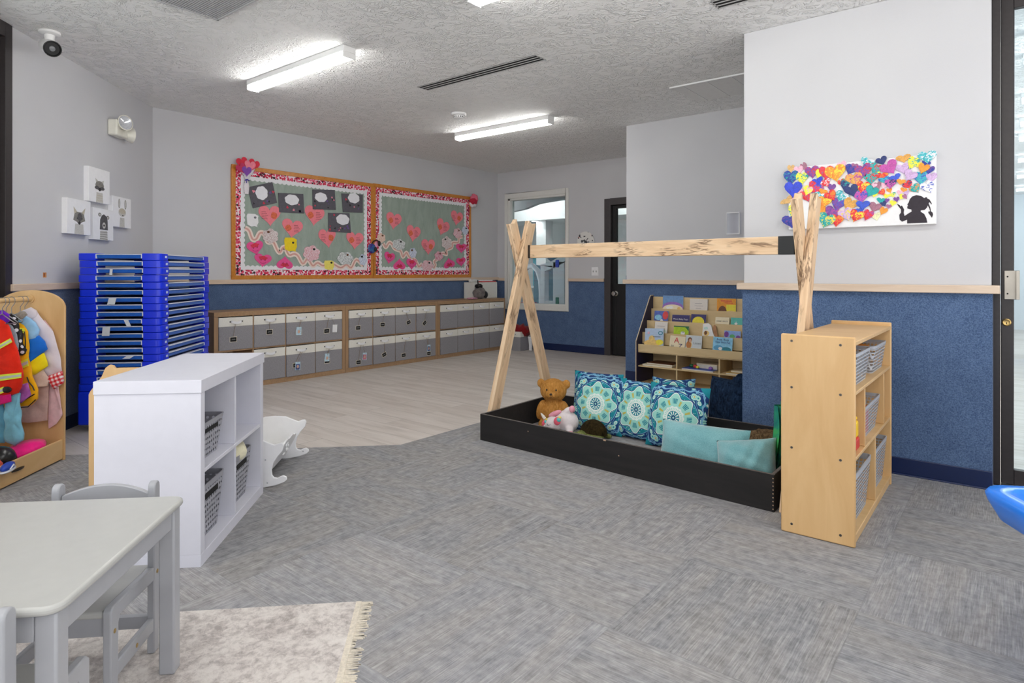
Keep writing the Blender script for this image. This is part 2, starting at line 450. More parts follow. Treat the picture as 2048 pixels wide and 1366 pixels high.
# recess: side wall and back wall, then the pillar
w = MB(); w.box(RX0, RX0+0.12, YR+0.12, YW, 0, H); struct(w.build('wall_corridor', WALL))
w = MB(); w.box(RX0, RX1, YR, YR+0.12, 0, H); wr = struct(w.build('wall_recess', WALL))
wainscot(wr, (RX0-0.006, RX1, YR-0.006, YR, 0, 1.02))
rail('trim_6', RX0-0.03, RX1, YR-0.03, YR)
baseboard('baseboard_recess', RX0-0.006, RX1, YR-0.014, YR-0.006)
w = MB(); w.box(RX1, PX1, YA, YA+0.16, 0, H); w.box(RX1, RX1+0.16, YA+0.16, YR, 0, H); wa = struct(w.build('wall_east', WALL, bevel=0.006))
v = MB(); v.box(RX1-0.006, PX1+0.004, YA-0.006, YA, 0, 1.025); v.box(RX1-0.006, RX1, YA, YR, 0, 1.025); v.box(PX1, PX1+0.006, YA, YA+0.1, 0, 1.025)
v.build('wainscot', WAIN, wa)
r = MB(); r.box(RX1-0.035, PX1+0.035, YA-0.035, YA, 1.02, 1.063); r.box(RX1-0.035, RX1, YA, YR, 1.02, 1.063); r.box(PX1, PX1+0.035, YA, YA+0.1, 1.02, 1.063)
struct(r.build('trim_7', RAIL, bevel=0.004))
baseboard('baseboard_east', RX1-0.006, PX1+0.006, YA-0.014, YA-0.006, toe=(RX1-0.006, PX1+0.006, YA-0.026, YA-0.006))
# dark framed glass door beside the pillar
w = MB()
w.box(PX1, -0.045, 4.19, 4.31, 0, H, BRONZE); w.box(-0.045, 1.1, 4.19, 4.31, H-0.06, H, BRONZE); w.box(1.02, 1.1, 4.19, 4.31, 0, H-0.06, BRONZE)
d2 = struct(w.build('door_2', BRONZE, bevel=0.003))
w = MB()
w.box(-0.042, 0.012, 4.225, 4.27, 0.012, H-0.07); w.box(0.93, 1.015, 4.225, 4.27, 0.012, H-0.07); w.box(0.012, 0.93, 4.225, 4.27, 0.012, 0.088); w.box(0.012, 0.93, 4.225, 4.27, H-0.15, H-0.07)
lf = w.build('door_leaf', BRONZE, d2, bevel=0.003)
w = MB(); w.box(0.012, 0.93, 4.245, 4.251, 0.088, H-0.15); w.build('pane', GLASSF, lf)
w = MB(); w.box(-0.028, 0.034, 4.214, 4.224, 0.988, 1.140); w.box(0.020, 0.036, 4.19, 4.214, 0.988, 1.140)
lp = w.build('lock_plate', plain('lock_plate_nickel', (176,170,160), 0.4, 0.03, metal=0.7), lf, bevel=0.002)
w = MB()
for z in (1.018, 1.108):
    w.lathe([(0.0005,-0.002),(0.004,-0.002),(0.004,0.002),(0.0005,0.002)], 10, M=Matrix.Translation((-0.014, 4.213, z)) @ Matrix.Rotation(PI/2, 4, 'X'))
w.build('screw', DARK, lp)
w = MB(); w.lathe([(0.001,-0.01),(0.0195,-0.01),(0.0195,0.004),(0.015,0.007),(0.010,0.005),(0.001,0.005)], 20, M=Matrix.Translation((-0.018, 4.222, 0.866)) @ Matrix.Rotation(PI/2, 4, 'X'))
cy = w.build('lock_cylinder', BRASS, lf, smooth=40)
w = MB(); w.box(-0.0195, -0.0165, 4.2135, 4.216, 0.857, 0.867); w.build('keyhole', DARK, cy)
w = MB(); w.box(PX1, 1.1, 4.19, 4.31, 0, 0.008); struct(w.build('trim_8', CHROME))

# hall beyond the glass door
HALLW = plain('hall_wall_pale', (214,222,228), 0.6, 0.02, 2)
w = MB(); w.box(-0.42, -0.30, 4.31, 15.9, 0, H); w.box(-0.42, 6, 15.9, 16, 0, H); w.box(-0.42, PX1, 4.25, 4.31, 0, H)
struct(w.build('wall_hall', HALLW))
# room beyond the inside window
R2W = plain('far_room_wall', (214,216,218), 0.6, 0.02, 2)
w = MB(); w.box(-9, -2.9, 11.2, 11.3, 0, H); w.box(-9, -8.9, YW+0.14, 11.2, 0, H); w.box(-2.95, -2.85, YW+0.14, 11.2, 0, H)
struct(w.build('wall_far_room', R2W))
w = MB(); w.box(-8.9, -2.95, 10.2, 11.2, 2.19, H); struct(w.build('trim_9', WHITEP))
w = MB(); w.prism([(-8.9,H),(-8.9,2.11),(-6.35,2.12),(-6.1,2.15),(-5.85,2.215),(-5.6,2.235),(-5.3,2.25),(-2.95,2.26),(-2.95,H)], 7.95, 8.05, 'y'); struct(w.build('trim_10', WALL))
w = MB(); w.box(-7.66, -7.42, 10.4, 10.64, 0, 2.19); struct(w.build('wall_column', WHITEP))
tl = plain('teal_wall', (110,190,206), 0.6, 0.03, 2)
w = MB(); w.box(-8.3, -6.7, 11.14, 11.2, 0, 1.48); tp = w.build('teal_partition', tl)
tag(tp, 'teal partition panel standing in the room beyond the inside window', 'partition')
w = MB(); w.box(-8.35, -6.65, 11.10, 11.2, 1.48, 1.53); w.box(-7.55, -7.52, 11.10, 11.14, 0, 1.48)
w.build('panel_frame', BLACK, tp)
w = MB(); w.box(-6.0, -3.2, 11.16, 11.2, 0, 1.07); tag(w.build('wainscot_panel', WAIN), kind='structure')
# ---------------------------------------------------------------- ceiling fixtures
def m_emit(name, col, strength):
    t = NT(name); t.base(rgb(*col)); t.inp(t.b, 'Emission Color', rgb(*col)); t.inp(t.b, 'Emission Strength', strength); t.set(Roughness=0.5); return t.mat
LAMP = m_emit('led_diffuser', (255,254,250), 18.0)
def make_light(label, loc, group=None):
    t = thing('ceiling_light', label, 'ceiling light', loc, 0, group)
    L = 0.635
    b = MB(); b.box(-L, L, -0.052, 0.052, -0.042, 0)
    b.build('housing', METALW, t, bevel=0.004)
    d = MB(); pr = [(-0.05,-0.042),(-0.05,-0.064),(-0.042,-0.074),(-0.02,-0.079),(0.02,-0.079),(0.042,-0.074),(0.05,-0.064),(0.05,-0.042)]
    d.prism(pr, -L+0.012, L-0.012, 'x'); d.build('diffuser', LAMP, t, smooth=50)
    for s in (-1, 1):
        e = MB(); e.box(min(s*L, s*(L-0.012)), max(s*L, s*(L-0.012)), -0.051, 0.051, -0.080, -0.042)
        e.build('end_cap', METALW, t, bevel=0.003)
    return t
l0 = make_light('long lit strip light on the ceiling nearest the angled wall', (-4.165, 2.645, H))
dup(l0, (-4.18, 5.06, H), 0, 'long lit strip light beside the round smoke detector')
dup(l0, (-1.67, 2.55, H), 0, 'lit strip light cut off by the top edge of the photo')
for (x, y) in ((-4.16, 0.15), (-1.67, 0.1), (0.85, 2.55), (0.85, 0.1), (-1.67, -2.0), (0.85, -2.0)):
    o = dup(l0, (x, y, H), 0, 'lit strip light in the part of the room behind the camera'); o['group'] = 'strip lights behind the camera'
for y in (5.2, 5.75, 7.0, 8.1, 9.0, 10.7, 12.5, 14.5):
    o = dup(l0, (0.7, y, H), 0, 'lit strip light on the hall ceiling behind the glass door'); o['group'] = 'strip lights in the hall'
for (x, y) in ((-5.0, 9.8), (-7.4, 9.7)):
    o = dup(l0, (x, y, H), 0, 'lit strip light on the ceiling of the room beyond the inside window'); o['group'] = 'strip lights in the far room'
t = thing('downlight', 'small round lit downlight in the room beyond the inside window', 'downlight', (-7.62, 10.3, 2.19))
b = MB(); b.lathe([(0.001,0),(0.09,0),(0.09,-0.012),(0.07,-0.012),(0.07,-0.006),(0.001,-0.006)], 20); b.build('trim_ring', WHITEP, t)
b = MB(); b.lathe([(0.001,-0.012),(0.068,-0.012),(0.068,-0.007),(0.001,-0.007)], 20); b.build('lens', LAMP, t)

# slot diffusers
def slot_vent(label, loc, L):
    t = thing('slot_diffuser', label, 'air vent', loc)
    f = MB(); f.box(0, L, -0.065, 0.065, -0.002, 0.0); f.build('recess', DARK, t)
    s = MB()
    for k in range(4):
        y = -0.058 + k*0.0387
        s.box(-0.004, L+0.004, y-0.006, y+0.006, -0.0032, -0.002)
    s.box(-0.004, 0.004, -0.065, 0.065, -0.0032, -0.002); s.box(L-0.004, L+0.004, -0.065, 0.065, -0.0032, -0.002)
    s.build('slat', plain('ceiling_vent_grey', (196,196,196), 0.5, 0.02), t)
slot_vent('long black three-slot air vent in the ceiling between the two strip lights', (-3.86, 3.635, H), 1.22)
slot_vent('three-slot air vent at the top edge of the photo above the pillar', (-1.335, 3.55, H), 1.22)
# perforated return grille
t = thing('return_grille', 'large grey louvred return air grille in the ceiling by the security camera', 'air vent', (-3.775, 1.86, H))
g = MB(); g.box(0, 1.2, -0.62, 0, -0.003, 0); g.build('backing', plain('grille_shadow', (128,128,130), 0.8, 0), t)
g = MB()
for k in range(44): g.box(0.012, 1.188, -0.612 + k*0.0139, -0.612 + k*0.0139 + 0.009, -0.009, -0.003)
for (a, b, c, d) in ((0, 1.2, -0.62, -0.608), (0, 1.2, -0.012, 0), (0, 0.012, -0.62, 0), (1.188, 1.2, -0.62, 0)): g.box(a, b, c, d, -0.012, -0.003)
g.build('louvre', plain('grille_grey', (186,186,188), 0.5, 0.02), t)
# painted grille over the recess
t = thing('ceiling_grille', 'faint painted grille in the shaded ceiling above the bookcase recess', 'air vent', (-2.21, 4.89, H))
g = MB(); g.box(0, 0.8, 0, 0.56, -0.006, 0); g.build('panel', plain('painted_grille', (230,230,229), 0.75, 0.02), t)
g = MB(); g.box(-0.01, 0.81, -0.012, 0.004, -0.016, -0.004)
for k in range(4): g.box(0.09+k*0.2, 0.096+k*0.2, 0.004, 0.56, -0.010, -0.005)
g.build('rib', METALW, t)
# smoke detector
t = thing('smoke_detector', 'round white smoke detector on the ceiling', 'smoke detector', (-4.19, 4.42, H))
b = MB(); b.lathe([(0.001,0),(0.072,0),(0.074,-0.012),(0.068,-0.022),(0.055,-0.024),(0.001,-0.024)], 28); b.build('base', METALW, t, smooth=40)
b = MB(); b.lathe([(0.001,-0.024),(0.048,-0.024),(0.048,-0.028),(0.052,-0.030),(0.050,-0.048),(0.038,-0.056),(0.001,-0.058)], 28); hd = b.build('sensor_head', METALW, t, smooth=40)
b = MB()
for k in range(14):
    a = 2*PI*k/14; b.box(0.046, 0.0525, -0.005, 0.005, -0.044, -0.032, M=Matrix.Rotation(a, 4, 'Z'))
b.build('vent_slot', plain('shadow_grey', (90,90,92), 0.7, 0), hd)
# security camera hanging from the ceiling
t = thing('security_camera', 'small white bullet security camera with a black lens, hung from the ceiling', 'camera', (-4.83, 1.285, H))
b = MB(); b.lathe([(0.001,0),(0.062,0),(0.062,-0.012),(0.045,-0.02),(0.030,-0.02),(0.026,-0.06),(0.001,-0.06)], 24); b.build('mount', METALW, t, smooth=40)
# direction of the barrel: towards the room
dirv = Vector((0.90, -0.06, -0.36)).normalized()
q = dirv.to_track_quat('Z', 'Y').to_matrix().to_4x4()
Mc = Matrix.Translation((0.0, 0.0, -0.095)) @ q
b = MB(); b.lathe([(0.001,-0.09),(0.040,-0.085),(0.048,-0.06),(0.050,0.055),(0.047,0.07),(0.001,0.07)], 24, M=Mc); b.build('body', METALW, t, smooth=40)
b = MB(); b.lathe([(0.001,0.071),(0.047,0.071),(0.050,0.085),(0.044,0.086),(0.040,0.076),(0.001,0.076)], 24, M=Mc)
fc = b.build('lens_face', BLACK, t, smooth=40)
b = MB(); b.lathe([(0.001,0.077),(0.018,0.077),(0.016,0.084),(0.008,0.087),(0.001,0.087)], 20, M=Mc); b.build('lens', plain('lens_grey', (120,122,126), 0.15, 0), fc, smooth=40)
# emergency light on the angled wall
t = thing('emergency_light', 'cream twin-head emergency light on the angled wall above the animal prints', 'emergency light', lw(0.70) + (2.30,), -PI/4)
CRM = plain('emergency_cream', (228,226,214), 0.45, 0.03)
b = MB(); b.prism([(-0.085,-0.055),(0.10,-0.055),(0.10,0.075),(-0.085,0.075)], 0.0, 0.075, 'y'); b.build('box', CRM, t, bevel=0.012)
GLS = plain('lamp_reflector', (225,228,232), 0.12, 0.15, 90, metal=0.5)
for k, (px, pz, dv) in enumerate(((0.02, 0.055, (0.45, 0.75, 0.1)), (-0.12, -0.01, (-0.7, 0.6, 0.0)))):
    q = Vector(dv).normalized().to_track_quat('Z', 'Y').to_matrix().to_4x4()
    Ml = Matrix.Translation((px, 0.085 if k == 0 else 0.06, pz)) @ q
    b = MB(); b.lathe([(0.001,-0.05),(0.02,-0.05),(0.045,-0.02),(0.062,0.02),(0.064,0.03),(0.058,0.03)], 24, M=Ml, caps=False); hd = b.build('lamp_head', CRM, t, smooth=40)
    b = MB(); b.lathe([(0.001,0.012),(0.03,0.016),(0.057,0.027)], 24, M=Ml, caps=False); b.build('lens', GLS, hd, smooth=40)
# outlet, decorated disc, clear holder, sticker
t = thing('switch_plate', 'white double switch plate on the far wall beside the dark door', 'switch', (-4.505, YW-0.001, 1.145))
b = MB(); b.box(-0.055, 0.055, -0.007, 0, -0.06, 0.06); b.build('plate', PAPERW, t, bevel=0.003)
for sx in (-0.024, 0.024):
    b = MB(); b.box(sx-0.005, sx+0.005, -0.018, -0.006, -0.012, 0.012); b.build('toggle', plain('toggle_grey', (180,180,178), 0.4, 0), t, bevel=0.002)
t = thing('paper_plate_craft', 'round speckled paper plate craft on the far wall just above the beam', 'craft', (-4.652, YW-0.002, 1.565))
def m_speck():
    tt = NT('speckled_paper'); c = tt.voro(30, out='Color'); bwn = tt.node('ShaderNodeRGBToBW'); tt.L.new(c, bwn.inputs[0])
    tt.base(tt.ramp(bwn.outputs[0], [(0.0, rgb(70,70,74)), (0.3, rgb(120,118,118)), (0.36, rgb(226,224,220)), (0.8, rgb(230,222,218)), (0.9, rgb(206,150,150))], 'CONSTANT')); tt.set(Roughness=0.8); return tt.mat
b = MB(); b.lathe([(0.001,0.006),(0.10,0.006),(0.135,0.014),(0.14,0.012),(0.10,0.0),(0.001,0.0)], 32, M=Matrix.Rotation(PI/2, 4, 'X')); b.build('plate', m_speck(), t, smooth=40)
CLEAR = m_glass('clear_acrylic', (0.99,0.99,1.0,1), 0.05, 0.03)
t = thing('acrylic_holder', 'clear acrylic holder on the recessed wall beside the pillar', 'holder', (-2.03, YR, 1.49))
b = MB(); b.box(-0.06, 0.06, -0.004, 0, 0, 0.22); b.box(-0.06, 0.06, -0.05, -0.046, 0, 0.2); b.box(-0.06, -0.056, -0.05, 0, 0, 0.2); b.box(0.056, 0.06, -0.05, 0, 0, 0.2); b.box(-0.06, 0.06, -0.05, 0, 0, 0.004)
b.build('tray', CLEAR, t)
b = MB(); b.box(-0.06, 0.06, -0.052, -0.05, 0.196, 0.204); b.box(-0.063, -0.059, -0.052, -0.046, 0, 0.2); b.box(0.056, 0.063, -0.056, -0.046, 0, 0.2); b.box(-0.06, 0.06, -0.052, -0.05, -0.002, 0.006); b.build('edge_rim', PAPERW, t)
t = thing('wall_sensor', 'small cream box sensor high on the far wall at the corner', 'sensor', (-3.6, YW, 2.35))
b = MB(); b.box(-0.05, 0.05, -0.03, 0, -0.12, 0.12); b.build('body', CRM, t, bevel=0.006)
b = MB(); b.box(-0.02, 0.02, -0.033, -0.029, -0.1, -0.06); b.build('lens', WHITEP, t)
b = MB(); b.box(-0.018, 0.018, 0, 0.001, -0.017, 0.017, plain('sticker_orange', (206,142,82), 0.6, 0.1)); b.box(0.0, 0.012, 0.001, 0.0014, -0.012, 0.012, plain('sticker_brown', (150,84,40), 0.6, 0.1))
o = b.build('sticker', plain('sticker_orange', (206,142,82), 0.6, 0.1)); o.location = lw(1.598) + (1.113,); o.rotation_euler = (0,0,-PI/4)
tag(o, 'small square orange sticker on the angled wall above the clothes rack', 'sticker')
# ---------------------------------------------------------------- cube cabinets with bins along the notice board wall
FX = -5.855                       # front plane of the cabinets
def cabinet(label, y0, y1, cells):
    t = thing('cube_cabinet', label, 'cabinet', (FX, (y0+y1)/2, 0), PI/2, 'oak cube cabinets')
    W = (y1-y0)/2 - 0.002; D = 0.40; TT = 0.752
    for nm, bx in (('top', (-W, W, 0, D, TT-0.045, TT)), ('bottom_board', (-W, W, 0, D, 0.0, 0.050))):
        b = MB(); b.box(*bx); b.build(nm, OAK, t, bevel=0.0015)
    for s in (-1, 1):
        b = MB(); b.box(min(s*W, s*(W-0.040)), max(s*W, s*(W-0.040)), 0, D, 0.05, TT-0.045); b.build('side_panel', OAKV, t, bevel=0.0015)
    b = MB(); b.box(-W+0.04, W-0.04, D-0.006, D, 0.05, TT-0.045); b.build('back_panel', OAKV, t)
    b = MB(); b.box(-W+0.04, W-0.04, 0.003, D-0.006, 0.371, 0.385); b.build('shelf', OAK, t)
    for k in range(1, 4):
        x = -W + 0.04 + (2*W-0.08)*k/4
        b = MB(); b.box(x-0.007, x+0.007, 0.004, D-0.006, 0.05, TT-0.045); b.build('divider', OAKV, t)
    return t
CY = [(2.842, 4.329), (4.329, 5.779), (5.779, 7.176)]
CN = ['cabinet nearest the blue cots', 'middle cabinet', 'cabinet nearest the inside window']
for (a, b), n in zip(CY, CN): cabinet('oak cube cabinet filled with grey and cream bins, the ' + n, a, b, 4)
def m_bin(name, lo, hi):
    t = NT(name); n = t.noise(180, 3, 0.7); v = t.noise(1, 2, 0.6, 0, t.mapped((500, 500, 40)))
    t.base(t.ramp(t.math('ADD', t.math('MULTIPLY', n, 0.6), t.math('MULTIPLY', v, 0.4)), [(0.35, rgb(*lo)), (0.65, rgb(*hi))]))
    t.set(Roughness=0.95); t.inp(t.b, 'Specular IOR Level', 0.1); t.bump(n, 0.3, 0.003); return t.mat
BING = m_bin('bin_grey_linen', (128,126,131), (166,164,168)); BINC = m_bin('bin_cream_canvas', (226,223,214), (242,240,232))
CARDB = plain('bin_lining', (200,196,188), 0.9, 0.05)
CHALK = plain('tag_chalkboard', (14,13,14), 0.8, 0.1)
TAGB = plain('tag_border', (214,206,190), 0.8, 0.03)
TWINE = plain('twine', (150,128,104), 0.9, 0.1)
WRITE = plain('chalk_white', (216,216,216), 0.9, 0)
PHB = [plain('photo_blue', (70,86,140), 0.4, 0.5, 60), plain('photo_pale_blue', (190,214,228), 0.4, 0.25, 70), plain('photo_pink', (200,110,140), 0.4, 0.5, 70)]
BW_, BH_, BD_ = 0.326, 0.312, 0.36
def fabric_bin_parts(t, w=BW_, h=BH_, d=BD_, sag=0.004):
    """open box, cream band on top, front at local y=0"""
    th = 0.006; hc = h*0.72; n = 7
    def shell(z0, z1, mat, name):
        b = MB()
        for (x0, x1, y0, y1) in ((-w/2, w/2, 0, th), (-w/2, w/2, d-th, d), (-w/2, -w/2+th, th, d-th), (w/2-th, w/2, th, d-th)):
            b.box(x0, x1, y0, y1, z0, z1)
        if z0 == 0: b.box(-w/2+th, w/2-th, th, d-th, 0, 0.004)
        return b.build(name, mat, t, bevel=0.002)
    shell(0, hc, BING, 'body'); shell(hc, h, BINC, 'top_band')
    b = MB(); pts = [(-0.052, -0.004, h-0.042)] + [(-0.045+0.09*k/8, -0.012-0.006*math.sin(PI*k/8), h-0.042-0.012*math.sin(PI*k/8)) for k in range(9)] + [(0.052, -0.004, h-0.042)]
    rings = [[(p[0], p[1], p[2]-0.012), (p[0], p[1]-0.005, p[2]-0.012), (p[0], p[1]-0.005, p[2]+0.012), (p[0], p[1], p[2]+0.012)] for p in pts]
    b.loft(rings); hd = b.build('handle', PAPERW, t, smooth=50)
    b = MB()
    for s in (-1, 1): b.ell((s*0.058, -0.002, h-0.042), (0.007, 0.003, 0.007), nu=8, nv=6)
    b.build('grommet', BLACK, hd)
def bin_tag(t, dx, dz, tilt=0, w=0.070, h=0.052, photo=None, pdx=0, pdz=-0.06, string=-0.012, black=True):
    g = None
    if black:
        b = MB(); M = Matrix.Translation((dx, -0.005, dz)) @ Matrix.Rotation(tilt, 4, 'Y')
        b.box(-w/2, w/2, -0.001, 0.001, -h/2, h/2, TAGB, M); b.box(-w/2+0.005, w/2-0.005, -0.0016, -0.001, -h/2+0.005, h/2-0.005, CHALK, M)
        g = b.build('name_tag', None, t)
        b = MB(); b.tube([tuple(M @ Vector((-0.018+0.036*k/10, -0.0022, 0.006*math.sin(k*2.1+dx*90)))) for k in range(11)], 0.0009, 4); b.build('chalk_writing', WRITE, g)
        b = MB(); b.tube([(string, -0.02, BH_-0.05), ((string+dx)/2, -0.008, (BH_-0.05+dz+h/2)/2), (dx, -0.006, dz+h/2)], 0.0018, 5); b.build('twine', TWINE, g)
    if photo is not None:
        b = MB(); M = Matrix.Translation((dx+pdx, -0.007, dz+pdz)) @ Matrix.Rotation(tilt*0.3+0.05, 4, 'Y')
        ph, pw = (0.085, 0.058)
        if photo == 'white': b.box(-pw/2, pw/2, -0.001, 0.001, -ph/2, ph/2, PAPERW, M)
        else:
            b.box(-pw/2, pw/2, -0.001, 0.001, -ph/2, ph/2, PHB[1], M)
            b.box(-pw/2+0.006, pw/2-0.006, -0.0016, -0.001, -ph/2+0.006, ph/2-0.022, PHB[photo], M)
            b.prism([(0.014*math.cos(a*PI/6), -0.006+0.018*math.sin(a*PI/6)) for a in range(12)], -0.0022, -0.0016, 'y', plain('photo_face', (206,170,150), 0.5, 0.1), M)
        b.build('photo_tag', None, t)
        b = MB(); b.tube([(string+0.02, -0.02, BH_-0.05), (dx+pdx, -0.008, dz+pdz+ph/2)], 0.001, 5); b.build('tag_string', TWINE, t)
# tags: (cabinet, row from top, column) -> arguments
TG = {(0,0,0): dict(dx=-0.03, dz=0.10), (0,0,1): dict(dx=-0.01, dz=0.145), (0,0,2): dict(dx=-0.03, dz=0.115, photo=1, pdx=-0.002, pdz=0.015),
      (0,0,3): dict(dx=-0.035, dz=0.105, photo='white', pdx=0.10, pdz=0.02),
      (0,1,2): dict(dx=-0.065, dz=0.11, photo=0, pdx=0.02, pdz=-0.01), (0,1,3): dict(dx=-0.03, dz=0.11, photo=1, pdx=-0.002, pdz=0.04),
      (1,0,0): dict(dx=-0.045, dz=0.11), (1,0,1): dict(dx=-0.035, dz=0.125, tilt=0.05), (1,0,2): dict(dx=0.04, dz=0.125, tilt=-0.3), (1,0,3): dict(dx=-0.035, dz=0.10, tilt=-0.7),
      (1,1,0): dict(dx=-0.04, dz=0.05, photo=2, pdx=0.085, pdz=0.06), (1,1,1): dict(dx=-0.01, dz=0.10, tilt=-0.35), (1,1,2): dict(dx=-0.04, dz=0.06, tilt=-0.05), (1,1,3): dict(dx=0.04, dz=0.04, photo=0, pdx=-0.004, pdz=0.07)}
SAY = {(0,0,3): 'with a white card', (0,1,2): 'with a photo tag', (1,1,0): 'with a pink photo tag'}
ROW = ['top', 'bottom']
short = ['cabinet by the blue cots', 'middle cabinet', 'cabinet by the inside window']
first_bin = {}
for ci in range(3):
    y0, y1 = CY[ci]
    for rw in range(2):
        for k in range(4):
            if ci == 0 and rw == 1 and k == 0: continue      # wholly behind the white shelf
            pitch = (y1-y0-0.08)/4
            y = y0 + 0.04 + pitch*(k+0.5)
            z = (0.386 if rw == 0 else 0.051)
            lab = f'{ORD[k]} grey cream bin from the cots end, {ROW[rw]} row, {short[ci]}'
            t = thing('fabric_bin', lab, 'storage bin', (FX + 0.003 + 0.008*((k*7+rw*3+ci) % 3)/2, y, z), PI/2 + 0.006*((k*5+rw+ci*2) % 3 - 1), 'grey and cream fabric bins in the cabinets')
            t.scale = ((pitch-0.0155)/BW_, 1, 1)
            src = first_bin.get('x')
            if src is None:
                fabric_bin_parts(t); first_bin['x'] = t
            else:
                for ch in list(src.children):
                    if ch.name.split('.')[0] not in ('body', 'top_band', 'handle'): continue
                    c = ch.copy(); COL.objects.link(c); c.parent = t
                    for g in list(ch.children):
                        d = g.copy(); COL.objects.link(d); d.parent = c
            if (ci, rw, k) in TG: bin_tag(t, **TG[(ci, rw, k)])
# loose bin by the far wall with red cloth in it
t = thing('fabric_bin', 'grey and cream bin standing on the floor below the inside window', 'storage bin', (-5.66, 7.09, 0), 0.05, 'loose bin')
fabric_bin_parts(t, 0.30, 0.275, 0.33)
RED = fabric('dark_red_cloth', (130,24,28), 0.3); ORA = fabric('orange_cloth', (190,96,30), 0.2)
b = MB(); b.ell((0.05, 0.16, 0.27), (0.15, 0.14, 0.10), nu=24, nv=14, fn=lambda p: p*(1+0.18*math.sin(p.x*60+p.y*40)*math.cos(p.z*70)))
o = b.build('red_cloth', RED, smooth=60); o.location = (-5.66, 7.09, 0); tag(o, 'crumpled dark red cloth heaped in the loose floor bin', 'cloth')
b = MB(); b.ell((0,0,0), (0.07, 0.06, 0.05), nu=16, nv=10, fn=lambda p: p*(1+0.2*math.sin(p.x*90)*math.cos(p.y*70)))
o = b.build('orange_cloth', ORA, smooth=60); o.location = (-5.73, 7.15, 0.285); tag(o, 'small orange cloth beside the dark red cloth in the floor bin', 'cloth')
b = MB(); b.loft([[(x+dx, y, z) for (dx, y) in ((0,0),(0.04,0.0),(0.045,0.012),(0.0,0.012))] for (x, z) in ((0.0,0.20),(0.01,0.15),(0.02,0.08),(0.02,0.0))])
o = b.build('white_cloth', fabric('white_cloth', (230,230,232), 0.05), smooth=50); o.location = (-5.47, 7.22, 0.004); tag(o, 'white cloth strip hanging beside the loose floor bin', 'cloth')
# things on the last cabinet
t = thing('storage_box', 'white cardboard box on the cabinet nearest the inside window', 'box', (-6.02, 6.93, 0.752), PI/2)
BOXW = plain('white_card_box', (222,222,216), 0.7, 0.02)
b = MB(); b.box(-0.26, 0.255, 0, 0.20, 0, 0.235); b.build('body', BOXW, t, bevel=0.002)
b = MB(); b.box(-0.20, -0.12, -0.002, 0.002, 0.165, 0.195); b.build('handle_slot', plain('slot_maroon', (96,44,50), 0.7, 0.3, 120), t)
for nm, lab, mt, (x0,x1,y0,y1,z0,z1), rz in (('red_folder', 'red folder lying flat on the white cardboard box', plain('folder_red', (206,84,84), 0.6, 0.08), (-0.10,0.24,0.0,0.18,0.2352,0.252), 0.03),
                          ('paper_stack', 'white papers on top of the red folder', PAPERW, (-0.16,0.16,0.02,0.2,0.2525,0.268), -0.06)):
    b = MB(); b.box(x0,x1,y0,y1,z0,z1); o = b.build(nm, mt, bevel=0.002); o.location = (-6.02, 6.93, 0.752); o.rotation_euler = (0,0,PI/2+rz); tag(o, lab, 'papers' if nm != 'red_folder' else 'folder')
b = MB(); b.ell((0,0,0), (0.10,0.05,0.028), nu=18, nv=10, fn=lambda p: p*(1+0.2*math.sin(p.x*70)*math.cos(p.y*50)))
o = b.build('plastic_bag', plain('bag_white', (214,214,212), 0.4, 0.04), smooth=60); o.location = (-6.09, 6.74, 1.008); o.rotation_euler = (0,0,PI/2); tag(o, 'crumpled white plastic bag on the edge of the cardboard box', 'bag')
t = thing('backpack', 'grey drawstring backpack slumped against the white cardboard box', 'backpack', (-5.93, 6.68, 0.752), PI/2)
GB = fabric('backpack_grey', (112,106,104), 0.4, 0.8, 25)
b = MB(); b.ell((0,0,0.085), (0.115,0.075,0.095), nu=24, nv=16, fn=lambda p: Vector((p.x*(1-0.35*max(0,p.z/0.095)), p.y, p.z))*(1+0.08*math.sin(p.x*70+p.z*60))); b.build('body', GB, t, smooth=60)
b = MB(); b.ell((-0.02,-0.01,0.185), (0.06,0.05,0.03), nu=18, nv=10, fn=lambda p: p*(1+0.18*math.sin(p.x*130))); b.build('gathered_neck', BLACK, t, smooth=60)
b = MB(); b.tube([(-0.05,-0.03,0.17),(-0.06,-0.03,0.23),(-0.055,-0.02,0.265),(-0.04,-0.01,0.2)], 0.008, 8); b.build('strap', BLACK, t, smooth=60)
b = MB(); b.ell((0.075,-0.055,0.06), (0.045,0.02,0.05), nu=16, nv=10); b.build('side_pocket', BLACK, t, smooth=60)
b = MB(); b.ell((0,0,0.014), (0.10,0.05,0.014), nu=20, nv=8, fn=lambda p: p*(1+0.25*math.sin(p.x*80)*math.cos(p.y*90)))
o = b.build('pink_scarf', fabric('scarf_pink', (196,140,160), 0.3, scale=40), smooth=60); o.location = (-5.91, 6.50, 0.752); o.rotation_euler = (0,0,PI/2); tag(o, 'small crumpled pink and white scarf beside the grey backpack', 'scarf')

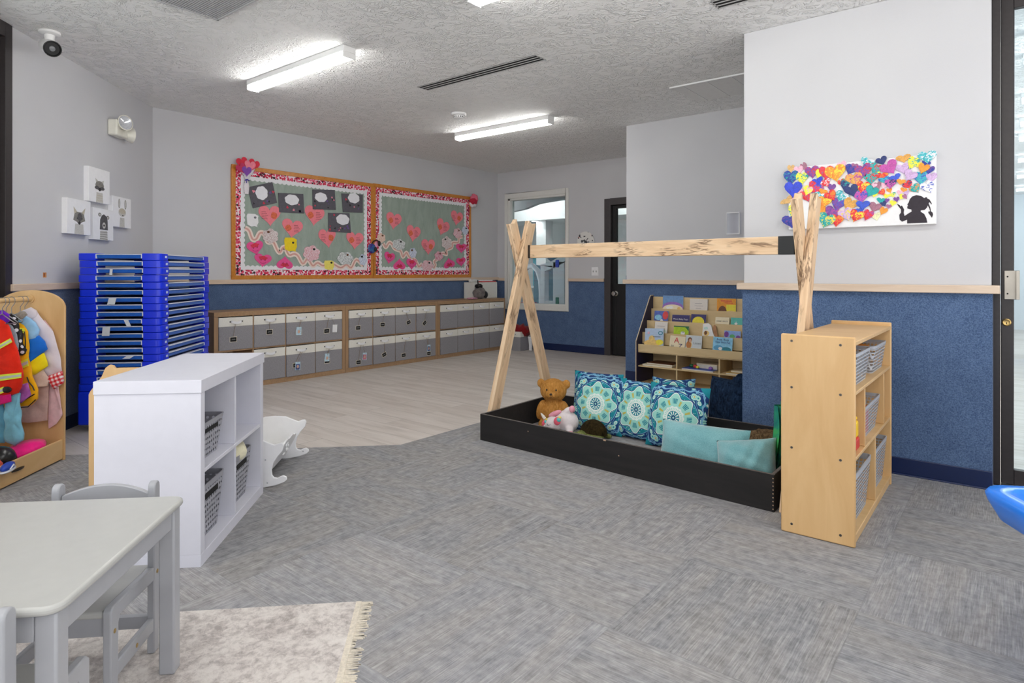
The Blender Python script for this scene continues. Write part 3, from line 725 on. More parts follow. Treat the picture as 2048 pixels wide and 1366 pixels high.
# ---------------------------------------------------------------- blue cots stacked in the corner
CB = plain('cot_blue_plastic', (16,50,226), 0.3, 0.04, 10)
CF = fabric('cot_blue_fabric', (28,92,184), 0.08, 0.6)
CW = fabric('cot_sheet_white', (216,220,234), 0.05, 0.8)
CWD, CLN, CP = 0.56, 0.95, 0.0515
CBASE = (-5.143, 1.530)           # near corner; long side runs along the angled wall away from us
cot_rz = PI/4                     # local X = width of the short end, local +Y runs along the wall into the corner
def cot_parts(t, white=True):
    pw = 0.125; h = CP-0.0025
    for (sx, sy) in ((0,0),(1,0),(1,1),(0,1)):
        x0 = 0 if sx == 0 else CWD-pw; y0 = 0 if sy == 0 else CLN-pw
        b = MB()
        r = 0.035; cx = [(0,0),(pw,0),(pw,pw),(0,pw)]
        poly = []
        for i, (cxx, cyy) in enumerate(cx):
            out = (sx, sy) == (cxx/pw, cyy/pw)
            if out:
                c0 = (r if cxx == 0 else pw-r, r if cyy == 0 else pw-r); a0 = {(0,0):PI,(1,0):1.5*PI,(1,1):0,(0,1):0.5*PI}[(int(cxx/pw),int(cyy/pw))]
                for k in range(5):
                    a = a0 + k*PI/8; poly.append((x0+c0[0]+r*math.cos(a), y0+c0[1]+r*math.sin(a)))
            else: poly.append((x0+cxx, y0+cyy))
        b.prism(poly, 0, h, 'z'); lg = b.build('corner_block', CB, t, smooth=30, bevel=0.003)
    for (x0,x1,y0,y1) in ((pw-0.004, CWD-pw+0.004, 0.010, 0.045), (pw-0.004, CWD-pw+0.004, CLN-0.045, CLN-0.01), (0.01,0.045,pw-0.004,CLN-pw+0.004), (CWD-0.045,CWD-0.01,pw-0.004,CLN-pw+0.004)):
        b = MB(); b.box(x0,x1,y0,y1,0.012,0.0405); b.build('rail', CF, t, bevel=0.008, seg=3)
    b = MB(); b.box(0.045,CWD-0.045,0.045,CLN-0.045,0.024,0.032); b.build('sleeping_surface', CF, t)
    if white:
        b = MB(); b.box(pw-0.012, CWD-pw+0.012, 0.004, 0.040, 0.0390, 0.0445)
        for xx in (pw-0.014, CWD-pw-0.008): b.prism([(xx,0.014),(xx+0.022,0.012),(xx+0.016,0.043),(xx,0.043)], 0.002, 0.012, 'y')
        b.box(CWD-0.040, CWD-0.004, pw-0.012, CLN-pw+0.012, 0.0385, 0.0445)
        for yy in (pw-0.014, CLN-pw-0.008): b.box(CWD-0.008, CWD-0.002, yy, yy+0.016, 0.018, 0.043)
        b.build('sheet_edge', CW, t, bevel=0.002)
    b = MB(); b.box(CWD-0.001, CWD+0.0012, 0.075, 0.105, 0.018, 0.034); b.build('name_sticker', plain('cot_sticker', (200,212,240), 0.5, 0.1), t)
zc = 0.29
first = None
for k in range(19):
    q = 18-k
    lab = 'blue stacking cot at the very top of the corner stack' if q == 0 else f'blue stacking cot with white sheet, {ORD[q]} from the top of the corner stack'
    lx = 0.003*((k*7) % 3 - 1); ly = 0.003*((k*5) % 3 - 1)
    loc = (CBASE[0]+lx, CBASE[1]+ly, zc + k*CP)
    if first is None:
        first = thing('stacking_cot', lab, 'cot', loc, cot_rz, 'blue cots in the corner stack'); cot_parts(first)
    else: dup(first, loc, cot_rz, lab)
# big base cot / dolly
t = thing('cot_dolly', 'tall dark blue plastic base on casters under the stack of cots', 'cot carrier', (CBASE[0], CBASE[1], 0), cot_rz)
for (sx, sy) in ((0,0),(1,0),(1,1),(0,1)):
    x0 = 0 if sx == 0 else CWD-0.13; y0 = 0 if sy == 0 else CLN-0.13
    b = MB(); b.box(x0,x0+0.13,y0,y0+0.13,0.05,0.288); b.build('corner_post', CB, t, bevel=0.012)
    b = MB(); b.lathe([(0.001,0),(0.028,0),(0.03,0.01),(0.03,0.05),(0.001,0.05)], 16, M=Matrix.Translation((x0+0.075,y0+0.06,0))); b.build('caster', plain('caster_blue', (14,30,120), 0.4, 0.1), t, smooth=40)
for k in range(4):
    b = MB(); z = 0.075+k*0.0535; b.box(0.13,CWD-0.13,0.02,CLN-0.02,z,z+0.030); b.build('deck', CF, t, bevel=0.008)
# white sheet tags hanging out of the short end
TW = plain('care_label_white', (214,218,224), 0.6, 0.05)
CM = Matrix.Translation((CBASE[0], CBASE[1], 0)) @ Matrix.Rotation(cot_rz, 4, 'Z')
for (lx, q, w, hh, sk) in ((0.215,2,0.018,0.042,0.004),(0.20,6,0.05,0.046,0.012),(0.33,9,0.03,0.045,-0.02),(0.165,10,0.05,0.062,0.006),(0.30,14,0.05,0.02,0.03)):
    z = zc + (18-q)*CP + 0.041
    b = MB(); b.prism([(lx+sk,z),(lx+w+sk,z),(lx+w,z-hh),(lx,z-hh)], -0.004, -0.0025, 'y', M=CM)
    o = b.build('sheet_label', TW); tag(o, f'white label hanging from the sheet of the {ORD[q]} cot from the top', 'label', 'white labels hanging from the cots')
# ---------------------------------------------------------------- notice boards
def m_border():
    t = NT('heart_border_paper')
    v = t.mapped((1,1,1)); c = t.voro(44, out='Color', vec=v); d = t.voro(44, out='Distance', vec=v)
    bw = t.node('ShaderNodeSeparateColor'); t.L.new(c, bw.inputs[0])
    col = t.ramp(bw.outputs[0], [(0, rgb(206,36,74)), (0.34, rgb(216,52,92)), (0.5, rgb(120,26,48)), (0.62, rgb(48,34,40)), (0.72, rgb(232,110,140))], 'CONSTANT')
    m = t.math('LESS_THAN', d, 0.60)
    t.base(t.mix(m, rgb(244,228,234), col)); t.set(Roughness=0.7); return t.mat
BORD = m_border()
SCAL = plain('scallop_white', (236,236,240), 0.7, 0.02)
def m_felt():
    t = NT('board_fabric_sage'); n = t.noise(4, 4, 0.6, 0.4, t.mapped((3, 3, 1)))
    t.base(t.ramp(n, [(0.3, rgb(142,158,146)), (0.7, rgb(164,178,168))])); t.set(Roughness=0.55); t.bump(t.noise(7, 3, 0.6, 1.0), 0.25, 0.02); return t.mat
SAGE = m_felt()
def notice_board(label, y0, y1, z0, z1, fl, fr):
    yc = (y0+y1)/2; w = (y1-y0)/2; h = z1-z0
    t = thing('notice_board', label, 'notice board', (XB, yc, z0), PI/2, 'pair of notice boards')
    b = MB()
    b.box(-w, w, -0.022, 0, 0, 0.045); b.box(-w, w, -0.022, 0, h-0.045, h); b.box(-w, -w+fl, -0.022, 0, 0.045, h-0.045); b.box(w-fr, w, -0.022, 0, 0.045, h-0.045)
    b.build('frame', HONEY, t, bevel=0.003)
    b = MB(); b.box(-w+fl, w-fr, -0.010, 0, 0.045, h-0.045); b.build('backing_fabric', SAGE, t)
    x0, x1, a0, a1 = -w+fl, w-fr, 0.045, h-0.045; s = 0.058
    b = MB()
    for (p, q, r, u) in ((x0, x1, a0, a0+s), (x0, x1, a1-s, a1), (x0, x0+s, a0+s, a1-s), (x1-s, x1, a0+s, a1-s)): b.box(p, q, -0.0135, -0.010, r, u)
    b.build('heart_border', BORD, t)
    b = MB(); ix0, ix1, iz0, iz1 = x0+s, x1-s, a0+s, a1-s; d = 0.042; am = 0.009; wl = 0.052
    def strip(p, q, inward, fixed, horiz):
        yf = -0.0125 if horiz else -0.0121
        n = int(abs(q-p)/wl)*6; outer = []; inner = []
        for i in range(n+1):
            s_ = p + (q-p)*i/n; k = d - am + am*abs(math.sin(PI*i/6))*1.6
            outer.append((s_, fixed) if horiz else (fixed, s_)); inner.append((s_, fixed+inward*k) if horiz else (fixed+inward*k, s_))
        for i in range(n):
            poly = [outer[i], outer[i+1], inner[i+1], inner[i]]
            b.prism(poly, yf, -0.010, 'y')
    strip(ix0, ix1, 1, iz0, True); strip(ix0, ix1, -1, iz1, True); strip(iz0+0.02, iz1-0.02, 1, ix0, False); strip(iz0+0.02, iz1-0.02, -1, ix1, False)
    b.build('scalloped_border', SCAL, t)
    return t
notice_board('oak framed notice board with dark cloud cards beside the angled wall', 3.219, 5.045, 1.056, 2.245, 0.042, 0.038)
notice_board('oak framed notice board without cloud cards nearer the inside window', 5.045, 6.858, 1.056, 2.250, 0.036, 0.040)

def heart_poly(w, h, n=26, lob=1.0):
    pts = []
    for i in range(n):
        a = 2*PI*i/n
        x = 16*math.sin(a)**3; y = 13*math.cos(a)-5*math.cos(2*a)-2*math.cos(3*a)-math.cos(4*a)
        pts.append((x/32*w, (y+2.6)/29*h))
    return [(x*1.07, z*1.05) for x, z in pts]
def rotp(pts, a, c=(0,0)):
    ca, sa = math.cos(a), math.sin(a); return [(c[0]+x*ca-y*sa, c[1]+x*sa+y*ca) for x, y in pts]
def cloudp(w, h, seed=0, n=36, bumps=7, amp=0.10):
    return [(w/2*math.cos(a)*(1+amp*abs(math.sin(bumps*a/2+seed))-amp/2), h/2*math.sin(a)*(1+amp*abs(math.sin(bumps*a/2+seed))-amp/2)) for a in [2*PI*i/n for i in range(n)]]
SALM = plain('salmon_paper', (240,134,146), 0.75, 0.05, 40); HOTP = plain('hot_pink_paper', (232,84,150), 0.7, 0.05, 40)
RUST = plain('rust_crayon', (222,110,76), 0.8, 0.2, 70); INK = plain('ink_brown', (120,60,60), 0.8, 0)
REDC = plain('red_paint', (214,50,76), 0.7, 0.2, 60); FACE = plain('face_ink', (150,40,90), 0.8, 0)
def pin(name, label, cat, y, z, lift=0.0125, group=None):
    """empty-less single paper: returns a root placed on the wall"""
    return thing(name, label, cat, (XB + lift, y, z), PI/2, group)
def ink_lines(parent, x0, z0, rows, wid, dy, mat=INK, tilt=0, name='handwriting'):
    b = MB()
    for r in range(rows):
        ww = wid*(0.7+0.3*((r*37) % 5)/4)
        b.tube([(x0 + ww*k/12, -0.0030, z0 - r*dy + 0.0035*math.sin(k*2.3+r)) for k in range(13)], 0.0015, 4)
    return b.build(name, mat, parent)
def salmon_heart(lab, y, z, w, h, side, rot):
    t = pin('paper_heart', lab, 'paper heart', y, z, 0.0135 + (hash(lab) % 3)*0.0)
    b = MB(); b.prism(rotp(heart_poly(w, h), rot), -0.002, 0, 'y'); b.build('heart_cutout', SALM, t)
    b = MB(); b.prism(rotp(cloudp(w*0.30, h*0.34, side, 18, 4, 0.16), rot+0.2, (side*w*0.20, 0.01*1)), -0.0032, -0.002, 'y'); b.build('handprint_patch', RUST, t)
    ink_lines(t, -side*w*0.24 - w*0.16, h*0.20, 5, w*0.30, h*0.085)
    return t
SL = [('salmon heart with writing under the tilted dark cloud card', 3.644,1.738,0.242,0.214, 1,0.06), ('salmon heart with writing beneath the wide dark cloud card, above the bright yellow fish', 3.913,1.614,0.245,0.203,-1,-0.12),
      ('salmon heart with writing touching the third dark cloud card', 4.196,1.776,0.247,0.221,-1,-0.1), ('salmon heart with writing below and beside the lowest dark cloud card', 4.375,1.528,0.224,0.22,1,0.15), ('salmon heart with writing below the lowest dark card, next to the blue eye mask', 4.763,1.514,0.242,0.205,-1,-0.05),
      ('salmon heart with writing, first one on the board without cloud cards', 5.378,1.793,0.244,0.211,-1,-0.12), ('salmon heart with writing, second one on the board without cloud cards', 5.718,1.645,0.236,0.212,-1,-0.15), ('lowest salmon heart on the board without cloud cards', 5.992,1.477,0.24,0.211,1,0.0),
      ('salmon heart with one tall lobe on the board without cloud cards', 6.267,1.757,0.244,0.223,-1,-0.35), ('topmost salmon heart on the board without cloud cards, below the red bow', 6.556,1.907,0.238,0.204,1,-0.15)]
for a in SL: salmon_heart(*a)
def hot_heart(lab, y, z, w, h, rot):
    t = pin('paper_heart', lab, 'paper heart', y, z, 0.0135)
    b = MB(); b.prism(rotp(heart_poly(w, h), rot), -0.002, 0, 'y'); b.build('heart_cutout', HOTP, t)
    b = MB(); b.prism(rotp(cloudp(w*0.5, h*0.3, 1, 16, 5, 0.4), rot, rotp([(0, h*0.22)], rot)[0]), -0.003, -0.002, 'y'); b.build('paint_patch', REDC, t)
    b = MB()
    for s in (-1, 1): b.prism(rotp([(s*w*0.12+0.006*math.cos(a*PI/4), 0.008+0.008*math.sin(a*PI/4)) for a in range(8)], rot), -0.0038, -0.003, 'y')
    b.tube([(0.03*math.cos(PI+PI*k/8), -0.003, -h*0.10+0.014*math.sin(PI+PI*k/8)) for k in range(9)], 0.0015, 4); b.build('drawn_face', FACE, t)
HL = [('hot pink heart with a face near the board corner under the first scribbled cloud', 3.479,1.385,0.177,0.147,0.2), ('hot pink heart with a face just above the scalloped edge under the first ribbon dip', 3.564,1.256,0.187,0.137,-0.1), ('upside-down hot pink heart with a face below the bright yellow fish', 3.823,1.243,0.186,0.136,PI-0.05),
      ('hot pink heart on the plain board, lowest beside the blue eye mask', 5.304,1.313,0.167,0.147,-0.2), ('upside-down hot pink heart with red top on the board without cards', 5.474,1.242,0.195,0.138,PI), ('hot pink heart with red corner beside the white blue-dotted paper', 5.689,1.239,0.18,0.147,-0.05),
      ('tilted hot pink heart with a red cap near the red scribbled paper', 6.399,1.27,0.213,0.138,PI+0.2), ('upper hot pink heart at the window end of the plain board', 6.653,1.478,0.214,0.135,0.0), ('bottom hot pink heart in the window end corner of the plain board', 6.648,1.28,0.186,0.128,0.1)]
for a in HL: hot_heart(*a)
# dark cloud cards
CARD = plain('charcoal_card', (92,90,98), 0.8, 0.08, 40); CLD = plain('cloud_paper', (238,238,244), 0.8, 0.02)
CR = [plain('conf_red', (206,60,84), 0.7, 0.1), plain('conf_pink', (232,140,160), 0.7, 0.1), plain('conf_purple', (110,84,150), 0.7, 0.1), plain('conf_black', (40,38,44), 0.7, 0.1)]
CD = [('tilted dark card with a white cloud, nearest the heart bouquet', [(3.388,2.023),(3.671,2.11),(3.727,1.89),(3.451,1.808)], (3.546,1.978,0.136,0.137)),
      ('dark card with a wide white cloud, second from the heart bouquet', [(3.741,1.999),(4.049,2.018),(4.062,1.799),(3.753,1.789)], (3.905,1.938,0.171,0.11)),
      ('dark card with a white cloud and red hearts, third from the heart bouquet', [(4.168,2.081),(4.469,2.106),(4.486,1.873),(4.174,1.855)], (4.28,2.001,0.16,0.103)),
      ('dark card with a white cloud at the board edge by the middle frame', [(4.567,2.075),(4.88,2.092),(4.878,1.868),(4.588,1.852)], (4.742,2.034,0.166,0.115)),
      ('lowest dark card with a white cloud, under the other four cards', [(4.38,1.83),(4.681,1.847),(4.703,1.608),(4.384,1.61)], (4.582,1.763,0.184,0.119))]
rr = random.Random(3)
for i, (lab, q, c) in enumerate(CD):
    cy = sum(p[0] for p in q)/4; cz = sum(p[1] for p in q)/4
    t = pin('cloud_card', lab, 'card', cy, cz, 0.0125)
    b = MB(); b.prism([(p[0]-cy, p[1]-cz) for p in reversed(q)], -0.008, 0, 'y'); b.build('card', CARD, t, bevel=0.001)
    b = MB(); b.prism([(x+c[0]-cy, z+c[1]-cz) for x, z in cloudp(c[2]*1.0, c[3]*1.05, i)], -0.010, -0.008, 'y'); b.build('cloud', CLD, t)
    b = MB()
    for k in range(16):
        u, v = rr.uniform(0.06, 0.94), rr.uniform(0.06, 0.94)
        x = (q[0][0]*(1-u)*(1-v)+q[1][0]*u*(1-v)+q[2][0]*u*v+q[3][0]*(1-u)*v)-cy; z = (q[0][1]*(1-u)*(1-v)+q[1][1]*u*(1-v)+q[2][1]*u*v+q[3][1]*(1-u)*v)-cz
        if math.hypot((x-(c[0]-cy))/(c[2]*0.62), (z-(c[1]-cz))/(c[3]*0.66)) < 1: continue
        s = rr.uniform(0.016, 0.032); b.prism(rotp(heart_poly(s, s, 12), rr.uniform(-1, 1), (x, z)), -0.0092, -0.008, 'y', CR[k % 4])
    b.build('heart_confetti', None, t)
# white / yellow paper creatures
YEL = plain('yellow_paper', (244,214,30), 0.7, 0.05, 40); YEL2 = plain('pale_yellow_paper', (240,226,110), 0.7, 0.06, 40)
for nm, lab, mt, (y,z,w,h), eye, eyes in (('paper_creature', 'white paper creature at the board edge under the heart bouquet', PAPERW, (3.446,1.682,0.132,0.136), (0.028,0.03), plain('eye_grey', (120,120,130), 0.6, 0)),
                        ('paper_fish', 'bright yellow paper fish on the ribbon of the board with cloud cards', YEL, (3.892,1.442,0.158,0.154), (0.03,0.02), BLACK),
                        ('paper_fish', 'pale yellow paper fish half over the scalloped bottom border', YEL2, (4.394,1.216,0.136,0.111), (0.03,0.03), BLACK)):
    t = pin(nm, lab, 'paper craft', y, z, 0.0155)
    b = MB(); b.prism(rotp([(-w*.5,h*.3),(-w*.42,h*.48),(w*.2,h*.5),(w*.5,h*.36),(w*.46,h*.2),(w*.5,-h*.15),(w*.38,-h*.4),(w*.42,-h*.52),(w*.18,-h*.45),(-w*.1,-h*.5),(-w*.44,-h*.36),(-w*.47,0)], 0.0), -0.002, 0, 'y'); b.build('cutout', mt, t)
    b = MB(); b.ell((eye[0],-0.003,eye[1]), (0.015,0.003,0.012), nu=12, nv=6); b.build('eye', eyes, t)
# scribbled crumpled papers on the ribbon
def m_scrib(name, base, ink, sc=40):
    t = NT(name); n = t.noise(sc, 3, 0.6, 2.0); l = t.ramp(t.math('ABSOLUTE', t.math('SUBTRACT', n, 0.5)), [(0, (1,1,1)), (0.05, (0,0,0))])
    t.base(t.mix(l, rgb(*base), rgb(*ink))); t.set(Roughness=0.8); return t.mat
SC = {'brown': m_scrib('scribble_brown', (232,224,224), (160,110,104)), 'red': m_scrib('scribble_red', (236,214,220), (206,70,96)), 'black': m_scrib('scribble_black', (232,236,236), (70,72,80)), 'blue': m_scrib('scribble_blue', (226,232,244), (110,130,180)),
      'orange': m_scrib('scribble_orange', (240,218,206), (206,140,110)), 'crimson': m_scrib('scribble_crimson', (228,190,204), (196,34,74), 25)}
CL = [('cloud of brown scribbled paper at the start of the ribbon near the white creature', 'brown', (3.649,1.524,0.174,0.15)), ('red and white scribbled cloud midway along the ribbon under the salmon hearts', 'red', (4.156,1.349,0.207,0.17)), ('black and white scribbled cloud near the pale yellow fish', 'black', (4.618,1.3,0.214,0.149)), ('blue scribbled cloud at the middle frame below the eye mask', 'blue', (4.88,1.287,0.113,0.134)),
      ('peach scribbled cloud beside the eye mask on the plain board', 'orange', (5.168,1.568,0.127,0.112)), ('grey scribbled cloud on the first ribbon dip of the plain board', 'black', (5.46,1.494,0.209,0.138)), ('white paper cloud with a blue dot on the plain board', 'blue', (5.705,1.391,0.125,0.13)), ('scribbled cloud on the scalloped bottom edge of the plain board', 'red', (5.971,1.223,0.215,0.144)),
      ('crimson scribbled cloud near the bottom of the plain board', 'crimson', (6.188,1.36,0.155,0.123)), ('large brown scribbled cloud below the tall-lobed salmon heart', 'brown', (6.345,1.55,0.194,0.174)), ('lilac scribbled cloud near the window end of the plain board', 'red', (6.569,1.698,0.165,0.14)), ('blue scribbled cloud at the window end border of the plain board', 'blue', (6.728,1.745,0.132,0.116))]
for i, (lab, k, (y,z,w,h)) in enumerate(CL):
    t = pin('paper_cloud', lab, 'paper craft', y, z, 0.0185)
    b = MB(); b.prism(cloudp(w, h, i*0.7, 30, 6, 0.22), -0.003, 0, 'y'); b.build('cutout', SC[k], t)
    b = MB(); b.ell((w*0.15*(1 if i % 3 else -1), -0.005, h*0.28), (0.017,0.004,0.013), nu=12, nv=6); b.build('painted_spot', (BLACK if i % 2 else plain('spot_brown', (110,70,50), 0.6, 0.2)), t)
# wavy ribbons
RB = [plain('ribbon_cream', (240,222,212), 0.8, 0.03), plain('ribbon_rose', (220,166,156), 0.8, 0.06)]
def ribbon(lab, pts):
    c = (sum(p[0] for p in pts)/len(pts), sum(p[1] for p in pts)/len(pts))
    t = pin('wavy_ribbon', lab, 'paper ribbon', c[0], c[1], 0.0135, 'wavy paper ribbons')
    P = [Vector((p[0]-c[0], 0, p[1]-c[1])) for p in pts]
    Q = []
    for i in range(len(P)-1):
        p0, p1, p2, p3 = P[max(i-1,0)], P[i], P[i+1], P[min(i+2,len(P)-1)]
        for k in range(4):
            u = k/4; Q.append(0.5*((2*p1)+(-p0+p2)*u+(2*p0-5*p1+4*p2-p3)*u*u+(-p0+3*p1-3*p2+p3)*u**3))
    Q.append(P[-1])
    for nm, mt, w0, y0 in (('band', RB[0], 0.028, -0.0015), ('stripe', RB[1], 0.009, -0.0028)):
        b = MB(); rings = []
        for i, q in enumerate(Q):
            d = (Q[min(i+1,len(Q)-1)]-Q[max(i-1,0)]); d.normalize(); n = Vector((-d.z, 0, d.x))*w0
            rings.append([tuple(q-n+Vector((0,y0,0))), tuple(q+n+Vector((0,y0,0))), tuple(q+n+Vector((0,y0+0.0013,0))), tuple(q-n+Vector((0,y0+0.0013,0)))])
        b.loft(rings, mt); b.build(nm, mt, t)
ribbon('wavy cream and rose ribbon crossing the board with the cloud cards', [(3.364,1.594),(3.407,1.571),(3.445,1.484),(3.49,1.486),(3.529,1.551),(3.579,1.542),(3.619,1.459),(3.683,1.461),(3.73,1.377),(3.765,1.351),(3.813,1.412),(3.873,1.326),(3.934,1.338),(3.984,1.317),(4.046,1.229),(4.11,1.286),(4.174,1.208),(4.24,1.243),(4.313,1.209),(4.414,1.245),(4.553,1.187),(4.638,1.224),(4.71,1.188),(4.784,1.286),(4.89,1.214)])
ribbon('wavy cream ribbon falling from the eye mask on the plain board', [(5.203,1.502),(5.246,1.453),(5.296,1.511),(5.34,1.502),(5.384,1.446),(5.444,1.425),(5.496,1.409),(5.534,1.335),(5.595,1.394),(5.642,1.337),(5.72,1.315),(5.783,1.257),(5.815,1.21),(5.879,1.246)])
ribbon('wavy cream ribbon climbing to the window end of the plain board', [(6.094,1.187),(6.128,1.236),(6.104,1.283),(6.179,1.323),(6.266,1.399),(6.353,1.388),(6.345,1.45),(6.46,1.491),(6.469,1.555),(6.588,1.566),(6.606,1.636),(6.68,1.652)])
# eye mask hanging on the middle frame
t = thing('eye_mask', 'purple and blue eye mask with a black band hanging between the two boards', 'mask', (XB+0.024, 5.03, 1.45), PI/2)
def m_galaxy():
    tt = NT('galaxy_print'); tt.base(tt.ramp(tt.noise(26, 3, 0.6, 1.0), [(0.35, rgb(70,30,120)), (0.48, rgb(40,70,160)), (0.56, rgb(30,130,140)), (0.66, rgb(120,60,170))])); tt.set(Roughness=0.4); return tt.mat
b = MB(); b.ell((-0.03,-0.018,-0.02), (0.062,0.018,0.062), nu=24, nv=12); b.build('padded_cup', m_galaxy(), t, smooth=60)
b = MB(); b.ell((0.015,-0.034,-0.028), (0.024,0.014,0.03), nu=18, nv=10); b.ell((0.085,-0.02,0.045), (0.022,0.014,0.036), nu=18, nv=10); b.build('black_pad', BLACK, t, smooth=60)
b = MB(); b.tube([(-0.03,-0.014,0.035),(0.0,-0.014,0.072),(0.05,-0.014,0.088),(0.085,-0.014,0.07)], 0.007, 8); b.build('band', BLACK, t, smooth=60)
b = MB(); b.ell((0.045,-0.010,0.03), (0.03,0.008,0.04), nu=16, nv=10); b.build('pink_lining', plain('mask_pink', (226,150,180), 0.6, 0.1), t, smooth=60)
# heart bouquet and bow at the board corners
t = thing('hanging_heart_bouquet', 'bouquet of red, pink and purple paper hearts in white tissue on the board corner', 'paper craft', (XB+0.024, 3.37, 2.20), PI/2)
TIS = plain('tissue_white', (232,226,232), 0.8, 0.04, 60)
b = MB(); b.loft([[(r*math.cos(2*PI*k/16)*1.0, -0.02+0.02*math.sin(2*PI*k/16)*(r/0.1), z+0.01*math.cos(k*2.5)*(r>0.05)) for k in range(16)] for r, z in ((0.012,-0.10),(0.03,-0.07),(0.075,-0.02),(0.098,0.03))]); b.build('tissue_cone', TIS, t, smooth=60)
b = MB(); b.loft([[(r*math.cos(2*PI*k/10), -0.012+0.008*math.sin(2*PI*k/10), z) for k in range(10)] for r, z in ((0.012,-0.10),(0.03,-0.17),(0.022,-0.25))]); b.build('tissue_tail', TIS, t, smooth=60)
for nm, mt, x, z, s, r, y in (('heart', plain('bq_red', (214,40,66), 0.6, 0.08), -0.055, 0.06, 0.115, 0.35, -0.030), ('heart', plain('bq_red', (214,40,66), 0.6), 0.065, 0.055, 0.115, -0.3, -0.034), ('heart', plain('bq_rose', (238,130,150), 0.6, 0.08), 0.02, 0.035, 0.115, -0.1, -0.040), ('heart', plain('bq_crimson', (190,44,90), 0.6, 0.08), -0.075, 0.0, 0.10, 0.5, -0.044), ('heart', plain('bq_purple', (130,70,170), 0.6, 0.08), -0.018, -0.025, 0.10, 0.0, -0.048)):
    b = MB(); b.prism(rotp(heart_poly(s, s), r, (x, z)), y-0.003, y, 'y'); b.build(nm, mt, t)
b = MB(); b.tube([(-0.03,-0.03,-0.115),(-0.008,-0.034,-0.10),(0.02,-0.03,-0.112)], 0.006, 6); b.tube([(-0.008,-0.034,-0.10),(-0.014,-0.032,-0.14)], 0.004, 6); b.build('ribbon', plain('ribbon_blue', (56,44,150), 0.5, 0.1), t, smooth=60)
t = thing('hanging_paper_bow', 'red and pink tissue flower at the board corner nearest the inside window', 'paper craft', (XB+0.024, 6.85, 2.19), PI/2)
for nm, mt, c, r in (('petal', plain('bow_pink', (226,110,134), 0.7, 0.1), (0.02,-0.05,0.04), (0.065,0.045,0.06)), ('petal', plain('bow_red', (190,30,60), 0.7, 0.12), (-0.01,-0.06,-0.01), (0.075,0.045,0.045)), ('tissue', TIS, (0.01,-0.035,-0.05), (0.07,0.03,0.045))):
    b = MB(); b.ell(c, r, nu=20, nv=12, fn=lambda p: p*(1+0.16*math.sin(p.x*90+p.z*70))); b.build(nm, mt, t, smooth=60)
b = MB(); b.prism([(-0.06,-0.09),(-0.035,-0.09),(-0.04,-0.24),(-0.055,-0.22)], -0.004, -0.002, 'y'); b.build('ribbon', plain('bow_crimson', (160,30,80), 0.7, 0.1), t)

# ---------------------------------------------------------------- animal prints on the angled wall
GR = {n: plain('print_'+n, c, 0.8, v, 80) for n, c, v in (('dark', (84,82,84), 0.25), ('mid', (130,127,122), 0.25), ('pale', (196,194,188), 0.08), ('tan', (190,182,164), 0.1), ('ink', (40,38,40), 0.1))}
def circ(cx, cz, rx, rz, n=16, a0=0, a1=2*PI): return [(cx+rx*math.cos(a0+(a1-a0)*k/n), cz+rz*math.sin(a0+(a1-a0)*k/n)) for k in range(n if a1-a0 > 6.2 else n+1)]
def canvas_print(lab, k, z, w, h, draw):
    t = thing('animal_print', lab, 'picture', lw(k) + (z,), -PI/4, 'small animal prints on the angled wall')
    b = MB(); b.box(-w/2, w/2, 0, 0.038, 0, h); b.build('canvas', PAPERW, t, bevel=0.002)
    b = MB()
    for i, (pts, mt) in enumerate(draw):
        b.prism([(-x*w, zz*h) for x, zz in pts], 0.038, 0.0383+0.0002*i, 'y', GR[mt])
    b.build('drawing', None, t)
stripe = lambda x0, x1, zs, m: [([(x0,z),(x1,z),(x1,z+0.018),(x0,z+0.018)], m) for z in zs]
body = lambda m, w=0.17: [([(-w,0.0),(w,0.0),(w*0.85,0.30),(-w*0.85,0.30)], m)]
S3 = 0.30
canvas_print('small animal print of a raccoon in a striped shirt, highest of the four', 0.985, 1.672, S3, 0.265, body('pale') + stripe(-0.15,0.15,(0.06,0.13,0.20),'tan') + [([(-0.2,0.70),(-0.16,0.55),(-0.05,0.62)],'pale'), ([(0.2,0.68),(0.17,0.55),(0.06,0.62)],'pale'), (circ(0,0.5,0.2,0.14),'mid'), (circ(-0.12,0.43,0.11,0.05),'dark'), (circ(0.12,0.43,0.11,0.05),'dark'), (circ(0,0.39,0.05,0.05),'ink')])
canvas_print('small animal print of a fox with tall ears, nearest the dark window frame', 1.26, 1.41, S3, 0.255, body('pale', 0.2) + [([(-0.24,0.78),(-0.2,0.55),(-0.06,0.62)],'tan'), ([(0.26,0.78),(0.2,0.55),(0.08,0.62)],'tan'), ([(-0.25,0.40),(-0.2,0.58),(-0.1,0.64),(0.1,0.64),(0.2,0.58),(0.25,0.40),(0.12,0.36),(0.0,0.28),(-0.12,0.36)],'mid'), (circ(0.02,0.5,0.1,0.12),'dark'), (circ(0,0.33,0.045,0.05),'ink'), (circ(-0.09,0.46,0.02,0.02),'ink'), (circ(0.11,0.46,0.02,0.02),'ink')])
canvas_print('small animal print of a bear in a striped shirt, lowest of the four', 0.925, 1.385, 0.29, 0.245, body('pale', 0.2) + stripe(-0.19,0.19,(0.03,0.10,0.17,0.24),'mid') + [(circ(-0.2,0.80,0.07,0.06),'dark'), (circ(-0.2,0.80,0.045,0.04),'pale'), (circ(0.2,0.74,0.07,0.06),'dark'), (circ(0.2,0.74,0.045,0.04),'pale'), ([(-0.2,0.33),(-0.18,0.65),(-0.1,0.78),(0,0.83),(0.1,0.78),(0.18,0.65),(0.2,0.33)],'dark'), (circ(0,0.47,0.08,0.1),'pale'), (circ(0,0.47,0.04,0.035),'ink')])
